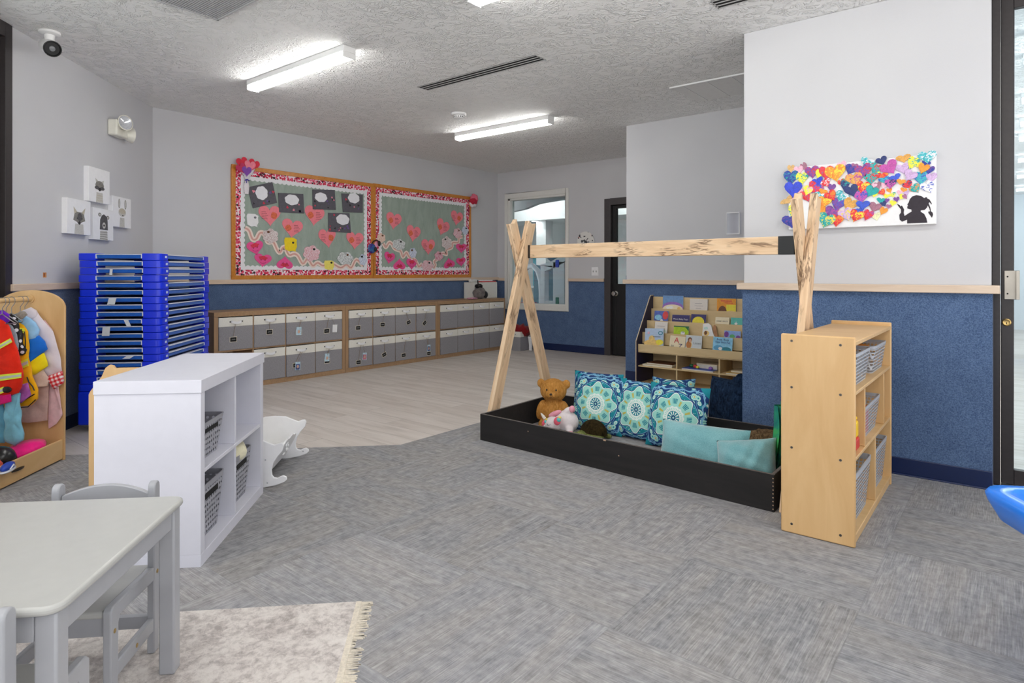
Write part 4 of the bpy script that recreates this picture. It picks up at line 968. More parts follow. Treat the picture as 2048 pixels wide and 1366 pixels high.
canvas_print('small animal print of a rabbit with long ears, nearest the wall corner', 0.64, 1.505, 0.30, 0.25, body('pale', 0.14) + [(circ(-0.16,0.78,0.05,0.16),'mid'), (circ(-0.16,0.78,0.03,0.13),'pale'), (circ(0.18,0.78,0.05,0.16),'mid'), (circ(0.18,0.78,0.03,0.13),'pale'), (circ(0.0,0.5,0.2,0.14),'pale'), (circ(0.0,0.54,0.17,0.09),'tan'), (circ(0.03,0.40,0.03,0.025),'ink'), ([(-0.12,0.32),(0.12,0.32),(0,0.22)],'pale')])

# ---------------------------------------------------------------- heart canvas on the pillar
t = thing('heart_canvas', 'white canvas covered in painted paper hearts with a black girl silhouette, on the pillar wall', 'artwork', (-0.69, YA, 1.392))
b = MB(); b.box(-0.375, 0.375, -0.04, 0, 0, 0.378); b.build('canvas', PAPERW, t, bevel=0.003)
girl = [(-0.447,1.4),(-0.447,1.421),(-0.471,1.411),(-0.482,1.423),(-0.484,1.45),(-0.476,1.462),(-0.476,1.479),(-0.492,1.504),(-0.494,1.512),(-0.482,1.504),(-0.478,1.496),(-0.473,1.501),(-0.469,1.496),(-0.461,1.478),(-0.463,1.459),(-0.459,1.442),(-0.438,1.457),(-0.426,1.464),(-0.427,1.476),(-0.445,1.482),(-0.447,1.492),(-0.442,1.496),(-0.446,1.504),(-0.44,1.515),(-0.434,1.534),(-0.422,1.548),(-0.404,1.553),(-0.382,1.547),(-0.368,1.534),(-0.362,1.538),(-0.356,1.538),(-0.354,1.531),(-0.344,1.525),(-0.334,1.503),(-0.335,1.496),(-0.344,1.511),(-0.348,1.504),(-0.34,1.48),(-0.338,1.461),(-0.33,1.453),(-0.328,1.441),(-0.333,1.425),(-0.34,1.437),(-0.349,1.452),(-0.35,1.459),(-0.342,1.461),(-0.344,1.475),(-0.352,1.493),(-0.356,1.481),(-0.366,1.47),(-0.384,1.468),(-0.384,1.461),(-0.368,1.448),(-0.358,1.424),(-0.354,1.4)]
b = MB(); b.prism([(x+0.69, z-1.392) for x, z in girl], -0.0415, -0.04, 'y'); b.build('girl_silhouette', plain('silhouette_black', (52,46,54), 0.8, 0.1, 60), t)
HP = dict(tan=(200,160,100), pink=(232,170,190), mauve=(150,100,120), yellow=(240,220,60), plum=(150,90,130), navy=(30,44,100), navyb=(30,50,140), gold=(206,150,70), orange=(230,140,40), lilac=(190,160,200), blue=(50,80,190), teal=(20,150,150), cream=(220,216,170), magenta=(176,70,150), purple=(110,60,140), tealw=(50,160,170), bluered=(40,60,190), red=(206,40,50), green=(110,180,90), white=(230,230,236), rainbow=(236,130,40))
MIXC = dict(blueteal=('navyb','teal'), yelgreen=('yellow','teal'), purred=('purple','red'), redplum=('red','plum'), rainbow=('rainbow','yellow'), bluepur=('navyb','purple'), tealw=('tealw','white'), tealred=('teal','red'), yelteal=('yellow','teal'), tealb=('tealw','blue'), redorg=('red','orange'), goldmag=('gold','magenta'), purnavy=('magenta','navy'), rednavy=('red','navy'), tealorg=('teal','orange'), whiteblue=('white','blue'), redyel=('red','yellow'), navytel=('navy','teal'), redgrn=('red','green'), redw=('red','white'), redblue=('red','blue'), yelpink=('yellow','pink'), magblue=('magenta','blue'), lilyel=('lilac','yellow'), redmag=('red','magenta'), purmag=('purple','magenta'), purblue=('purple','blue'), tealyel=('teal','yellow'))
_hm = {}
def heart_mat(k):
    if k in _hm: return _hm[k]
    a, c = MIXC.get(k, (k, k)); A = HP[a]; B = HP[c]
    tt = NT('painted_'+k); n = tt.noise(45, 3, 0.6, 1.5)
    st = [(0.36, rgb(*A)), (0.50, rgb(*[min(255, int(x*1.12)+8) for x in A])), (0.56, rgb(*B)), (0.74, rgb(*[min(255, int(x*0.8+30)) for x in B]))]
    tt.base(tt.ramp(n, st)); tt.set(Roughness=0.5); _hm[k] = tt.mat; return tt.mat
HEARTS = [(-1.051, 1.762, 0.031, 0.038, 'tan'), (-1.006, 1.747, 0.04, 0.043, 'pink'), (-0.972, 1.764, 0.027, 0.047, 'mauve'), (-1.049, 1.706, 0.066, 0.069, 'blueteal'), (-0.986, 1.697, 0.055, 0.058, 'yelgreen'), (-0.93, 1.728, 0.058, 0.057, 'purred'), (-0.891, 1.714, 0.038, 0.042, 'yellow'), (-0.853, 1.716, 0.062, 0.063, 'redplum'), (-0.804, 1.708, 0.086, 0.075, 'rainbow'), (-0.768, 1.753, 0.037, 0.036, 'pink'), (-0.725, 1.723, 0.05, 0.046, 'bluepur'), (-0.705, 1.742, 0.028, 0.025, 'plum'), (-0.641, 1.755, 0.057, 0.04, 'tealw'), (-0.567, 1.756, 0.043, 0.037, 'navy'), (-0.656, 1.707, 0.066, 0.065, 'purred'), (-0.599, 1.716, 0.052, 0.045, 'tealred'), (-0.59, 1.695, 0.034, 0.025, 'yellow'), (-0.528, 1.712, 0.068, 0.059, 'magenta'), (-0.467, 1.702, 0.05, 0.044, 'lilac'), (-0.463, 1.757, 0.054, 0.034, 'gold'), (-0.422, 1.726, 0.04, 0.058, 'yelteal'), (-0.394, 1.718, 0.024, 0.028, 'yellow'), (-0.354, 1.752, 0.066, 0.052, 'tealw'), (-0.362, 1.72, 0.032, 0.029, 'navyb'), (-0.372, 1.692, 0.04, 0.043, 'orange'), (-0.344, 1.682, 0.032, 0.038, 'bluepur'), (-0.434, 1.66, 0.049, 0.048, 'lilac'), (-0.382, 1.641, 0.056, 0.057, 'tealb'), (-0.336, 1.64, 0.04, 0.043, 'lilac'), (-0.501, 1.656, 0.042, 0.029, 'blue'), (-0.567, 1.672, 0.047, 0.029, 'redorg'), (-0.555, 1.647, 0.043, 0.03, 'tealb'), (-0.621, 1.663, 0.057, 0.055, 'tealred'), (-0.703, 1.665, 0.068, 0.061, 'goldmag'), (-0.526, 1.622, 0.042, 0.042, 'purnavy'), (-0.476, 1.63, 0.033, 0.024, 'orange'), (-0.441, 1.61, 0.037, 0.034, 'rednavy'), (-0.408, 1.587, 0.04, 0.039, 'tealorg'), (-0.35, 1.59, 0.048, 0.052, 'whiteblue'), (-0.586, 1.619, 0.026, 0.035, 'mauve'), (-0.605, 1.622, 0.022, 0.019, 'pink'), (-0.556, 1.617, 0.026, 0.03, 'pink'), (-0.664, 1.616, 0.053, 0.055, 'redyel'), (-0.621, 1.588, 0.053, 0.05, 'teal'), (-0.716, 1.598, 0.055, 0.056, 'navy'), (-0.755, 1.635, 0.036, 0.051, 'navytel'), (-0.769, 1.651, 0.032, 0.036, 'redgrn'), (-0.825, 1.627, 0.033, 0.037, 'purple'), (-0.855, 1.659, 0.047, 0.041, 'redw'), (-0.898, 1.668, 0.048, 0.042, 'bluered'), (-0.915, 1.633, 0.067, 0.053, 'redblue'), (-0.954, 1.62, 0.044, 0.048, 'yelpink'), (-0.994, 1.613, 0.03, 0.032, 'pink'), (-1.036, 1.632, 0.075, 0.075, 'bluered'), (-1.069, 1.57, 0.066, 0.032, 'tan'), (-1.023, 1.567, 0.035, 0.032, 'pink'), (-1.032, 1.498, 0.065, 0.059, 'yelteal'), (-1.049, 1.44, 0.076, 0.064, 'bluepur'), (-0.96, 1.589, 0.059, 0.058, 'redplum'), (-0.891, 1.579, 0.043, 0.047, 'tealw'), (-0.872, 1.608, 0.038, 0.026, 'orange'), (-0.863, 1.545, 0.057, 0.052, 'rainbow'), (-0.825, 1.579, 0.047, 0.051, 'redorg'), (-0.877, 1.494, 0.038, 0.057, 'orange'), (-0.825, 1.48, 0.061, 0.057, 'purmag'), (-0.792, 1.524, 0.052, 0.061, 'purblue'), (-0.772, 1.57, 0.055, 0.051, 'tealw'), (-0.732, 1.52, 0.055, 0.061, 'gold'), (-0.746, 1.466, 0.06, 0.061, 'lilyel'), (-0.696, 1.453, 0.058, 0.055, 'redyel'), (-0.669, 1.562, 0.058, 0.055, 'magblue'), (-0.661, 1.513, 0.053, 0.04, 'blue'), (-0.603, 1.497, 0.048, 0.044, 'mauve'), (-0.678, 1.485, 0.04, 0.025, 'blue'), (-0.638, 1.454, 0.04, 0.05, 'redmag'), (-0.595, 1.445, 0.035, 0.035, 'cream'), (-0.562, 1.474, 0.03, 0.035, 'orange'), (-0.797, 1.433, 0.056, 0.057, 'redorg'), (-0.853, 1.435, 0.076, 0.068, 'tealyel'), (-0.603, 1.569, 0.022, 0.024, 'yellow'), (-0.564, 1.579, 0.026, 0.029, 'redorg'), (-0.53, 1.588, 0.021, 0.024, 'orange'), (-0.573, 1.534, 0.034, 0.025, 'teal'), (-0.558, 1.514, 0.026, 0.025, 'navy'), (-0.547, 1.557, 0.022, 0.02, 'yellow'), (-0.542, 1.532, 0.017, 0.019, 'purple'), (-0.514, 1.562, 0.025, 0.02, 'yelgreen'), (-0.496, 1.534, 0.021, 0.024, 'purple'), (-0.472, 1.547, 0.021, 0.024, 'yellow'), (-0.455, 1.546, 0.016, 0.025, 'plum'), (-0.464, 1.585, 0.025, 0.02, 'orange'), (-0.483, 1.572, 0.021, 0.02, 'pink'), (-0.449, 1.567, 0.021, 0.019, 'lilac'), (-0.534, 1.498, 0.021, 0.019, 'plum'), (-0.514, 1.515, 0.025, 0.025, 'yellow')]
rr = random.Random(11)
for i, (x, z, w, h, k) in enumerate(HEARTS):
    a = rr.uniform(-0.6, 0.6); yy = -0.0405 - 0.0008*(i % 9)
    b = MB(); P = rotp(heart_poly(w*1.28, h*1.28, 20), a)
    dz = 0.012 if w > 0.035 else 0.003
    top = [(p[0]*0.8, yy-0.0015-dz*0.5, p[1]*0.8) for p in P]
    b.loft([[(p[0], yy, p[1]) for p in P], [(p[0], yy-0.002-dz*0.35, p[1]) for p in P], top])
    o = b.build('painted_heart', heart_mat(k), t, smooth=50); o.location = (x+0.69, 0, z-1.392)
# ---------------------------------------------------------------- white 2x2 cube shelf
Q = (-2.42, 1.125); aL = math.atan2(0.714, -0.70)          # direction along the open face, away from the camera
# local frame: +X runs back from the open face, +Y runs along the open face away from us
M_S = Matrix.Translation((Q[0], Q[1], 0)) @ Matrix.Rotation(aL - PI/2, 4, 'Z')
def sl(l, d, z=0.0):      # along the open face, back from it
    p = M_S @ Vector((-d, l, z)); return (p.x, p.y, p.z)
rzS = aL - PI/2
LS, DS, HS = 0.81, 0.385, 0.72
t = thing('cube_shelf', 'white four-cube shelf unit in front of the blue cots', 'shelf unit', sl(0, 0), rzS)
T = 0.040
def sp(name, l0, l1, d0, d1, z0, z1, mat=WHITE, bev=0.0015, parent=None):
    b = MB(); b.box(-d1, -d0, l0, l1, z0, z1); return b.build(name, mat, parent or t, bevel=bev)
sp('top', -0.006, LS+0.006, -0.004, DS, HS-0.05, HS); sp('bottom_board', 0, LS, 0, DS, 0, 0.05)
sp('side_panel', 0, T, 0, DS, 0.05, HS-0.05); sp('side_panel', LS-T, LS, 0, DS, 0.05, HS-0.05)
zm = (HS)/2
sp('shelf', T, LS-T, 0.002, DS-0.006, zm-0.008, zm+0.008); sp('divider', LS/2-0.008, LS/2+0.008, 0.004, DS-0.006, 0.05, zm-0.008); sp('divider', LS/2-0.008, LS/2+0.008, 0.004, DS-0.006, zm+0.008, HS-0.05)
sp('back_panel', T, LS-T, DS-0.006, DS, 0.05, HS-0.05)

# perforated plastic baskets
def m_perf(name, col, sc, r, square=False):
    tt = NT(name); x, y, z = tt.sep(); u = tt.math('ADD', x, y)
    a = tt.math('SUBTRACT', tt.math('FRACT', tt.math('MULTIPLY', u, sc)), 0.5)
    row = tt.math('FLOOR', tt.math('MULTIPLY', z, sc))
    if not square:
        a = tt.math('SUBTRACT', tt.math('FRACT', tt.math('ADD', tt.math('MULTIPLY', u, sc), tt.math('MULTIPLY', row, 0.5))), 0.5)
    c = tt.math('SUBTRACT', tt.math('FRACT', tt.math('MULTIPLY', z, sc)), 0.5)
    d = tt.math('MAXIMUM', tt.math('ABSOLUTE', a), tt.math('ABSOLUTE', c)) if square else tt.math('SQRT', tt.math('ADD', tt.math('MULTIPLY', a, a), tt.math('MULTIPLY', c, c)))
    hole = tt.math('LESS_THAN', d, r)
    tr = tt.node('ShaderNodeBsdfTransparent'); mx = tt.node('ShaderNodeMixShader')
    tt.base(rgb(*col)); tt.set(Roughness=0.45)
    tt.L.new(hole, mx.inputs[0]); tt.L.new(tt.b.outputs[0], mx.inputs[1]); tt.L.new(tr.outputs[0], mx.inputs[2]); tt.L.new(mx.outputs[0], tt.out.inputs['Surface']); return tt.mat
PERF = m_perf('basket_grey_perforated', (158,158,166), 42, 0.25); PERF2 = m_perf('basket_grey_grid', (186,190,198), 60, 0.35, True)
BGREY = plain('basket_grey_solid', (152,152,160), 0.45, 0.02); BGREY2 = plain('basket_pale_grey_solid', (184,188,196), 0.45, 0.02)
def basket(name, lab, loc, rz, w, d, h, perf, solid, group, slot=True):
    """front at local y=0 (towards -Y); tapered open basket with a handle slot and a solid rim"""
    b0 = thing(name, lab, 'basket', loc, rz, group)
    k = 0.86
    def ring(z, ins=0.0):
        s = k + (1-k)*z/h; ww = w*s/2-ins; dd = d*s/2-ins; r = 0.02; pts = []
        for (cx, cy, a0) in ((ww-r, dd-r, 0), (-ww+r, dd-r, PI/2), (-ww+r, -dd+r, PI), (ww-r, -dd+r, 1.5*PI)):
            for q in range(4): a = a0+q*PI/6; pts.append((cx+r*math.cos(a), cy+d/2+r*math.sin(a), z))
        return pts
    zr = h*0.90
    b = MB(); b.loft([ring(0.004), ring(zr)], caps=False); b.build('perforated_wall', perf, b0, smooth=40, fix=True)
    b = MB(); b.loft([ring(0), ring(0.005)]); b.build('base', solid, b0)
    b = MB(); b.loft([ring(zr), ring(h), ring(h, 0.004), ring(zr, 0.004)], caps=False); b.build('rim', solid, b0, smooth=40)
    if slot:
        b = MB(); s = k+(1-k)*(h*0.8)/h; y = d/2-d*s/2
        b.box(-w*0.24, w*0.24, y-0.0015, y+0.0005, h*0.72, h*0.83); b.build('handle_slot', DARK, b0, bevel=0.0007)
    return b0
rzB = rzS + PI/2     # front (local -Y) looks out of the open face
def sb(lab, l, z, h, w=0.29): return basket('storage_basket', lab, sl(l, 0.03, z), rzB, w, 0.31, h, PERF, BGREY, 'grey perforated baskets in the white shelf')
sb('grey perforated basket in the top cube of the white shelf', 0.205, zm+0.0085, 0.155)
sb('grey perforated basket in the bottom cube of the white shelf nearest the grey table', 0.205, 0.0505, 0.225)
sb('grey perforated basket with cream cloth in it, in the white shelf', 0.585, 0.0505, 0.225)
b = MB(); b.ell((0,0,0), (0.122,0.122,0.070), nu=24, nv=14, fn=lambda p: p*(1+0.10*math.sin(p.x*60+1)*math.cos(p.y*45)))
o = b.build('cream_cloth', fabric('cream_cloth', (232,226,196), 0.08), smooth=60); o.location = sl(0.585, 0.14, 0.276); o.rotation_euler = (0,0,rzB); tag(o, 'folded cream cloth in the basket of the white shelf', 'cloth')
b = MB(); b.ell((0,0,0), (0.05,0.04,0.03), nu=16, nv=10); o = b.build('toy_ball', plain('toy_red', (190,60,50), 0.4, 0.1), smooth=60); o.location = sl(0.17, 0.10, zm+0.135); tag(o, 'red toy in the top basket of the white shelf', 'toy')

# ---------------------------------------------------------------- maple unit behind the white shelf
t = thing('maple_stand', 'maple wood toy unit mostly hidden behind the white shelf', 'toy furniture', sl(0.55, 0.40), rzS)
b = MB(); b.prism([(-0.30, 0.0), (0, 0.0), (0, 0.69), (-0.17, 0.69), (-0.185, 0.688), (-0.195, 0.70), (-0.21, 0.705), (-0.228, 0.69), (-0.245, 0.65), (-0.293, 0.585), (-0.30, 0.57)], 0, 0.018, 'y'); b.build('side_panel', MAPLE, t, bevel=0.002)
b = MB(); b.prism([(-0.30, 0.0), (0, 0.0), (0, 0.57), (-0.30, 0.57)], 0.50, 0.518, 'y'); b.build('side_panel', MAPLE, t, bevel=0.002)
b = MB(); b.box(-0.015, 0, 0.018, 0.50, 0.05, 0.57); b.build('back_panel', MAPLE, t)
b = MB(); b.box(-0.29, -0.015, 0.018, 0.50, 0.40, 0.418); b.build('shelf', MAPLEH, t)

# ---------------------------------------------------------------- white doll cradle
t = thing('doll_cradle', 'white wooden doll cradle on rockers beside the white shelf', 'cradle', sl(0.885, 0.10), rzS)
def cradle_end(l):
    w = 0.185
    half = [(0.0,0.262),(0.06,0.258),(0.105,0.238),(0.135,0.226),(0.160,0.236),(0.176,0.236),(0.183,0.222),(0.176,0.195),(0.150,0.165),(0.128,0.13),(0.120,0.095),(0.122,0.068),(0.132,0.055),(0.150,0.052),(0.165,0.060),(0.180,0.064),(0.196,0.056),(0.198,0.042),(0.185,0.030),(0.14,0.014),(0.08,0.004),(0.0,0.0)]
    pts = [(-x, z) for x, z in half] + [(x, z) for x, z in reversed(half[1:-1])]
    b = MB(); b.prism(pts, l, l+0.014, 'y'); return b.build('end_board', WHITEP, t, bevel=0.003)
cradle_end(0.0); cradle_end(0.52)
for s in (-1, 1):
    b = MB(); n = 18; lo = []; hi = []
    for k in range(n+1):
        u = k/n; e = abs(2*u-1); zt = 0.135+0.055*(1-e**2)+0.012*abs(math.sin(u*PI*4))
        lo.append((0.014+u*0.506, 0.045)); hi.append((0.014+u*0.506, zt))
    # side board slants outward: shear in x with height
    rings = []
    for (yl, zl), (yh, zh) in zip(lo, hi):
        f = lambda z: s*(0.075+0.075*(z-0.045)/0.15)
        rings.append([(f(zl), yl, zl), (f(zh), yh, zh), (f(zh)-s*0.011, yh, zh), (f(zl)-s*0.011, yl, zl)])
    b.loft(rings); sd = b.build('side_board', WHITEP, t, smooth=40)
    b = MB()
    c = s*0.131; z0 = 0.125
    for k in range(5):
        b.ell((c+s*0.003, 0.267+0.022*math.cos(k*2*PI/5), z0+0.02+0.018*math.sin(k*2*PI/5)), (0.005,0.012,0.010), nu=10, nv=6)
    b.ell((c-s*0.006, 0.23, z0-0.01), (0.005,0.025,0.006), nu=10, nv=6); b.ell((c-s*0.006, 0.30, z0-0.01), (0.005,0.025,0.006), nu=10, nv=6)
    b.build('flower_carving', WHITEP, sd, smooth=60)
b = MB(); b.box(-0.075, 0.075, 0.014, 0.52, 0.045, 0.055); b.build('floor_board', WHITEP, t)
b = MB(); b.box(-0.072, 0.072, 0.02, 0.514, 0.0555, 0.085); b.build('mattress', plain('cradle_lining', (240,238,226), 0.8, 0.03), t, bevel=0.012, seg=3)
b = MB()
for (x, z, y) in ((0.09,0.15,-0.001),(0.10,0.03,-0.001),(0.165,0.045,0.519)): b.ell((x, y, z), (0.004,0.002,0.004), nu=8, nv=5)
b.build('screw_cap', plain('screw_cap_grey', (170,172,178), 0.5, 0), t)

# ---------------------------------------------------------------- grey table and two chairs
C1 = (-1.852, 0.822); rzT = -PI/4        # local +X = e1 (towards the near corner), local -Y = e2 (out of frame)
M_T = Matrix.Translation((C1[0], C1[1], 0)) @ Matrix.Rotation(rzT, 4, 'Z')
t = thing('play_table', 'grey painted childrens table at the edge of the pale rug', 'table', (C1[0], C1[1], 0), rzT)
TL, TW_, TH = 0.608, 0.62, 0.49
pts = []; r = 0.035
for (cx, cy, a0) in ((TL-r, -r, 0), (r, -r, PI/2), (r, -TW_+r, PI), (TL-r, -TW_+r, 1.5*PI)):
    for k in range(6): a = a0+k*PI/10; pts.append((cx+r*math.cos(a), cy+r*math.sin(a)))
b = MB(); b.prism(pts, TH-0.018, TH, 'z'); b.build('tabletop', GREYTOP, t, bevel=0.007, seg=3)
ins = 0.013; lw_ = 0.042
for (x, y) in ((ins, -ins-lw_), (TL-ins-lw_-0.005, -ins-lw_), (ins, -TW_+ins), (TL-ins-lw_, -TW_+ins)):
    b = MB(); b.box(x, x+lw_, y, y+lw_, 0.0085, TH-0.018); b.build('leg', GREYP, t, bevel=0.005)
for (x0, x1, y0, y1) in ((ins+lw_, TL-ins-lw_, -ins-0.024, -ins-0.006), (ins+lw_, TL-ins-lw_, -TW_+ins+0.006, -TW_+ins+0.024), (ins+0.006, ins+0.024, -TW_+ins+lw_, -ins-lw_), (TL-ins-0.024, TL-ins-0.006, -TW_+ins+lw_, -ins-lw_)):
    b = MB(); b.box(x0, x1, y0, y1, TH-0.075, TH-0.018); b.build('apron', GREYP, t, bevel=0.002)
def chair(label, loc, rz, cw=0.285):
    """local: seat centre at x=0, back posts at y=0 (back), front legs towards -Y"""
    c = thing('play_chair', label, 'chair', loc, rz, 'grey childrens chairs')
    dp = 0.245; pt = 0.021
    for s in (-1, 1):
        xa, xb = s*cw/2, s*(cw/2-pt)
        x0, x1 = min(xa, xb), max(xa, xb)
        b = MB(); top = [(0.018*math.cos(a)+0.0, 0.485+0.018*math.sin(a)) for a in [PI*k/8 for k in range(9)]]
        b.prism([(0.010,0.0),(0.018,0.25)] + top[0:9] + [(-0.020,0.25),(-0.022,0.0)], x0, x1, 'x'); b.build('back_post', GREYP, c, bevel=0.004)
        b = MB(); b.prism([(-dp-0.018,0.0),(-dp+0.018,0.0),(-dp+0.022,0.205),(-dp+0.03,0.222),(-0.02,0.215),(-0.02,0.255),(-dp-0.005,0.262),(-dp-0.018,0.25)], x0, x1, 'x')
        lg = b.build('front_leg', GREYP, c, bevel=0.004)
        b = MB(); b.box(x0+0.002, x1-0.002, -dp+0.016, -0.018, 0.065, 0.105); st = b.build('stretcher', GREYP, c, bevel=0.004)
        b = MB()
        for (y, z) in ((-dp, 0.195), (-0.002, 0.235)):
            b.lathe([(0.0005,0),(0.006,0),(0.006,0.0012),(0.0005,0.0014)], 10, M=Matrix.Translation((s*cw/2, y, z)) @ Matrix.Rotation(s*PI/2, 4, 'Y'))
        b.build('bolt', BRASS, lg)
        b = MB(); b.lathe([(0.0005,0),(0.006,0),(0.006,0.0012),(0.0005,0.0014)], 10, M=Matrix.Translation((s*(cw/2-0.002), -dp/2, 0.085)) @ Matrix.Rotation(s*PI/2, 4, 'Y')); b.build('bolt', BRASS, st)
    b = MB()
    ix = cw/2-pt-0.001
    b.box(-ix, ix, -dp-0.012, 0.012, 0.232, 0.250); b.build('seat', GREYTOP, c, bevel=0.005)
    b = MB(); b.box(-ix, ix, -dp-0.006, -dp+0.012, 0.185, 0.232); b.build('seat_rail', GREYP, c)
    b = MB(); b.box(-ix, ix, -0.010, 0.008, 0.07, 0.105); b.build('stretcher', GREYP, c)
    n = 14
    b = MB(); rings = []
    for k in range(n+1):
        u = -1+2*k/n; x = u*ix; zt = 0.468+0.026*(1-u*u); zb = 0.385-0.02*(1-u*u)+0.0; y = 0.012*(1-u*u)
        rings.append([(x, y-0.008, zb), (x, y+0.008, zb), (x, y+0.008, zt), (x, y-0.008, zt)])
    b.loft(rings); b.build('back_slat', GREYP, c, smooth=40, bevel=0.003)
    return c
pA = M_T @ Vector((-0.075, -0.255, 0)); chair('grey painted childrens chair pushed under the far edge of the grey table', (pA.x, pA.y, 0.0085), PI/4)
pB = M_T @ Vector((0.640, -0.206, 0)); chair('grey painted childrens chair at the near edge of the table, cut off by the frame', (pB.x, pB.y, 0.0085), 1.25*PI)

# ---------------------------------------------------------------- pale rug
def m_rug():
    tt = NT('rug_distressed'); n = tt.noise(7, 5, 0.7, 0.6); f = tt.noise(38, 4, 0.75, 0.4); p = tt.voro(24)
    m = tt.math('ADD', tt.math('MULTIPLY', n, 0.5), tt.math('MULTIPLY', f, 0.5))
    c = tt.ramp(m, [(0.40, rgb(164,156,152)), (0.48, rgb(192,184,180)), (0.55, rgb(212,205,200)), (0.66, rgb(222,216,211))])
    tt.base(c); tt.set(Roughness=0.97); tt.inp(tt.b, 'Specular IOR Level', 0.1); tt.bump(tt.noise(300, 2), 0.5, 0.004); return tt.mat
RUG = m_rug(); FRN = fabric('rug_fringe', (214,204,188), 0.15, 0.95, 120)
t = thing('rug', 'pale distressed rug with a cream fringe under the grey table', 'rug', (-1.745, 1.335, 0.004), rzT)
b = MB(); b.box(0, 1.6, -1.9, 0, 0, 0.004); b.build('pile', RUG, t)
b = MB(); b.box(0, 1.6, 0, 0.018, 0, 0.0042); b.build('hem', FRN, t)
b = MB(); rr = random.Random(5)
x = 0.0
while x < 1.6:
    L = rr.uniform(0.030, 0.042); dx = rr.uniform(-0.006, 0.006)
    if 0.22 < x < 0.26: L *= 0.35
    b.prism([(x, 0.016), (x+0.005, 0.016), (x+0.004+dx, 0.018+L), (x+dx, 0.018+L*0.97)], 0.0002, 0.002, 'z'); x += 0.0055
tag(b.build('fringe', FRN, t, fix=False), kind='stuff')

# ---------------------------------------------------------------- blue activity table
BLUE = plain('blue_plastic', (16,126,238), 0.28, 0.03, 8)
t = thing('water_table', 'bright blue plastic activity tray table at the edge of the photo by the glass door', 'activity table', (0.424, 2.433, 0), 0.55)
def rr_ring(w, d, r, z, n=6):
    pts = []
    for (cx, cy, a0) in ((w-r, d-r, 0), (-w+r, d-r, PI/2), (-w+r, -d+r, PI), (w-r, -d+r, 1.5*PI)):
        for k in range(n): a = a0+k*PI/2/(n-1); pts.append((cx+r*math.cos(a), cy+r*math.sin(a), z))
    return pts
W_, D_, Z_ = 0.42, 0.30, 0.46
b = MB(); b.loft([rr_ring(W_-0.09, D_-0.09, 0.05, Z_-0.125), rr_ring(W_-0.03, D_-0.03, 0.06, Z_-0.085), rr_ring(W_-0.004, D_-0.004, 0.07, Z_-0.03), rr_ring(W_, D_, 0.07, Z_-0.012), rr_ring(W_-0.008, D_-0.008, 0.065, Z_), rr_ring(W_-0.05, D_-0.05, 0.05, Z_), rr_ring(W_-0.058, D_-0.058, 0.045, Z_-0.012), rr_ring(W_-0.085, D_-0.085, 0.04, Z_-0.085)])
b.build('tray', BLUE, t, smooth=60)
for (sx, sy) in ((-1,-1),(1,-1),(1,1),(-1,1)):
    b = MB(); b.lathe([(0.001,0),(0.028,0),(0.03,0.01),(0.035,Z_-0.13),(0.001,Z_-0.12)], 20, M=Matrix.Translation((sx*0.24, sy*0.15, 0.004))); b.build('leg', plain('leg_dark_blue', (16,50,170), 0.35, 0.03), t, smooth=40)
# ---------------------------------------------------------------- maple storage shelf by the pillar
MX0, MX1, MY0, MY1, MH = -0.785, -0.495, 2.862, 3.855, 0.865
t = thing('storage_shelf', 'maple storage shelf holding grey baskets at the end of the black reading box', 'shelf unit', (MX1, MY0, 0))
def mp(name, x0, x1, y0, y1, z0, z1, mat=MAPLE, bev=0.003, par=None):
    b = MB(); b.box(x0-MX1, x1-MX1, y0-MY0, y1-MY0, z0, z1); return b.build(name, mat, par or t, bevel=bev)
for (a, b_) in ((MY0, MY0+0.018), (MY1-0.018, MY1)):
    p = mp('end_panel', MX0, MX1, a, b_, 0.0045, MH, bev=0.006)
    yy = a-MY0 if a == MY0 else b_-MY0
    for (dx, z) in ((0.045,0.835),(0.235,0.83),(0.045,0.635),(0.235,0.625),(0.045,0.375),(0.235,0.355),(0.045,0.045),(0.235,0.045)):
        b = MB(); b.lathe([(0.0005,0),(0.0055,0),(0.0055,0.001),(0.002,0.001),(0.0015,-0.001)], 12, M=Matrix.Translation((MX0-MX1+dx, yy, z)) @ Matrix.Rotation(PI/2 if a == MY0 else -PI/2, 4, 'X'))
        b.build('screw', plain('screw_dark_steel', (110,104,98), 0.4, 0.1, metal=0.8), p)
yi0, yi1 = MY0+0.018, MY1-0.018
mp('top_board', MX0+0.004, MX1-0.002, yi0, yi1, 0.828, 0.846, MAPLEH)
mp('shelf', MX0+0.01, MX1-0.004, yi0, yi1, 0.622, 0.637, MAPLEH); mp('shelf', MX0+0.01, MX1-0.004, yi0, yi1, 0.350, 0.365, MAPLEH); mp('bottom_board', MX0+0.01, MX1-0.004, yi0, yi1, 0.035, 0.050, MAPLEH)
mp('plinth', MX1-0.02, MX1-0.008, yi0, yi1, 0.0045, 0.035, MAPLEH); mp('back_panel', MX0, MX0+0.008, yi0, yi1, 0.02, 0.846, MAPLE)
mp('divider', MX0+0.01, MX1-0.006, 3.115, 3.128, 0.365, 0.622); mp('divider', MX0+0.01, MX1-0.006, 3.64, 3.653, 0.365, 0.622); mp('divider', MX0+0.01, MX1-0.006, 3.385, 3.398, 0.050, 0.350)
def mbask(lab, y, z, w, d, h, x=-0.512, rz=PI/2): return basket('storage_basket', lab, (x, y, z), rz, w, d, h, PERF2, BGREY2, 'pale grey baskets in the maple shelf', slot=False)
mbask('pale grey basket with a pink toy on the top level of the maple shelf', 3.165, 0.6372, 0.36, 0.25, 0.145)
mbask('pale grey basket on the top level of the maple shelf, next to the pillar wall', 3.63, 0.6372, 0.36, 0.25, 0.135)
mbask('pale grey basket with yellow toys on the middle level of the maple shelf', 3.385, 0.3652, 0.46, 0.25, 0.155)
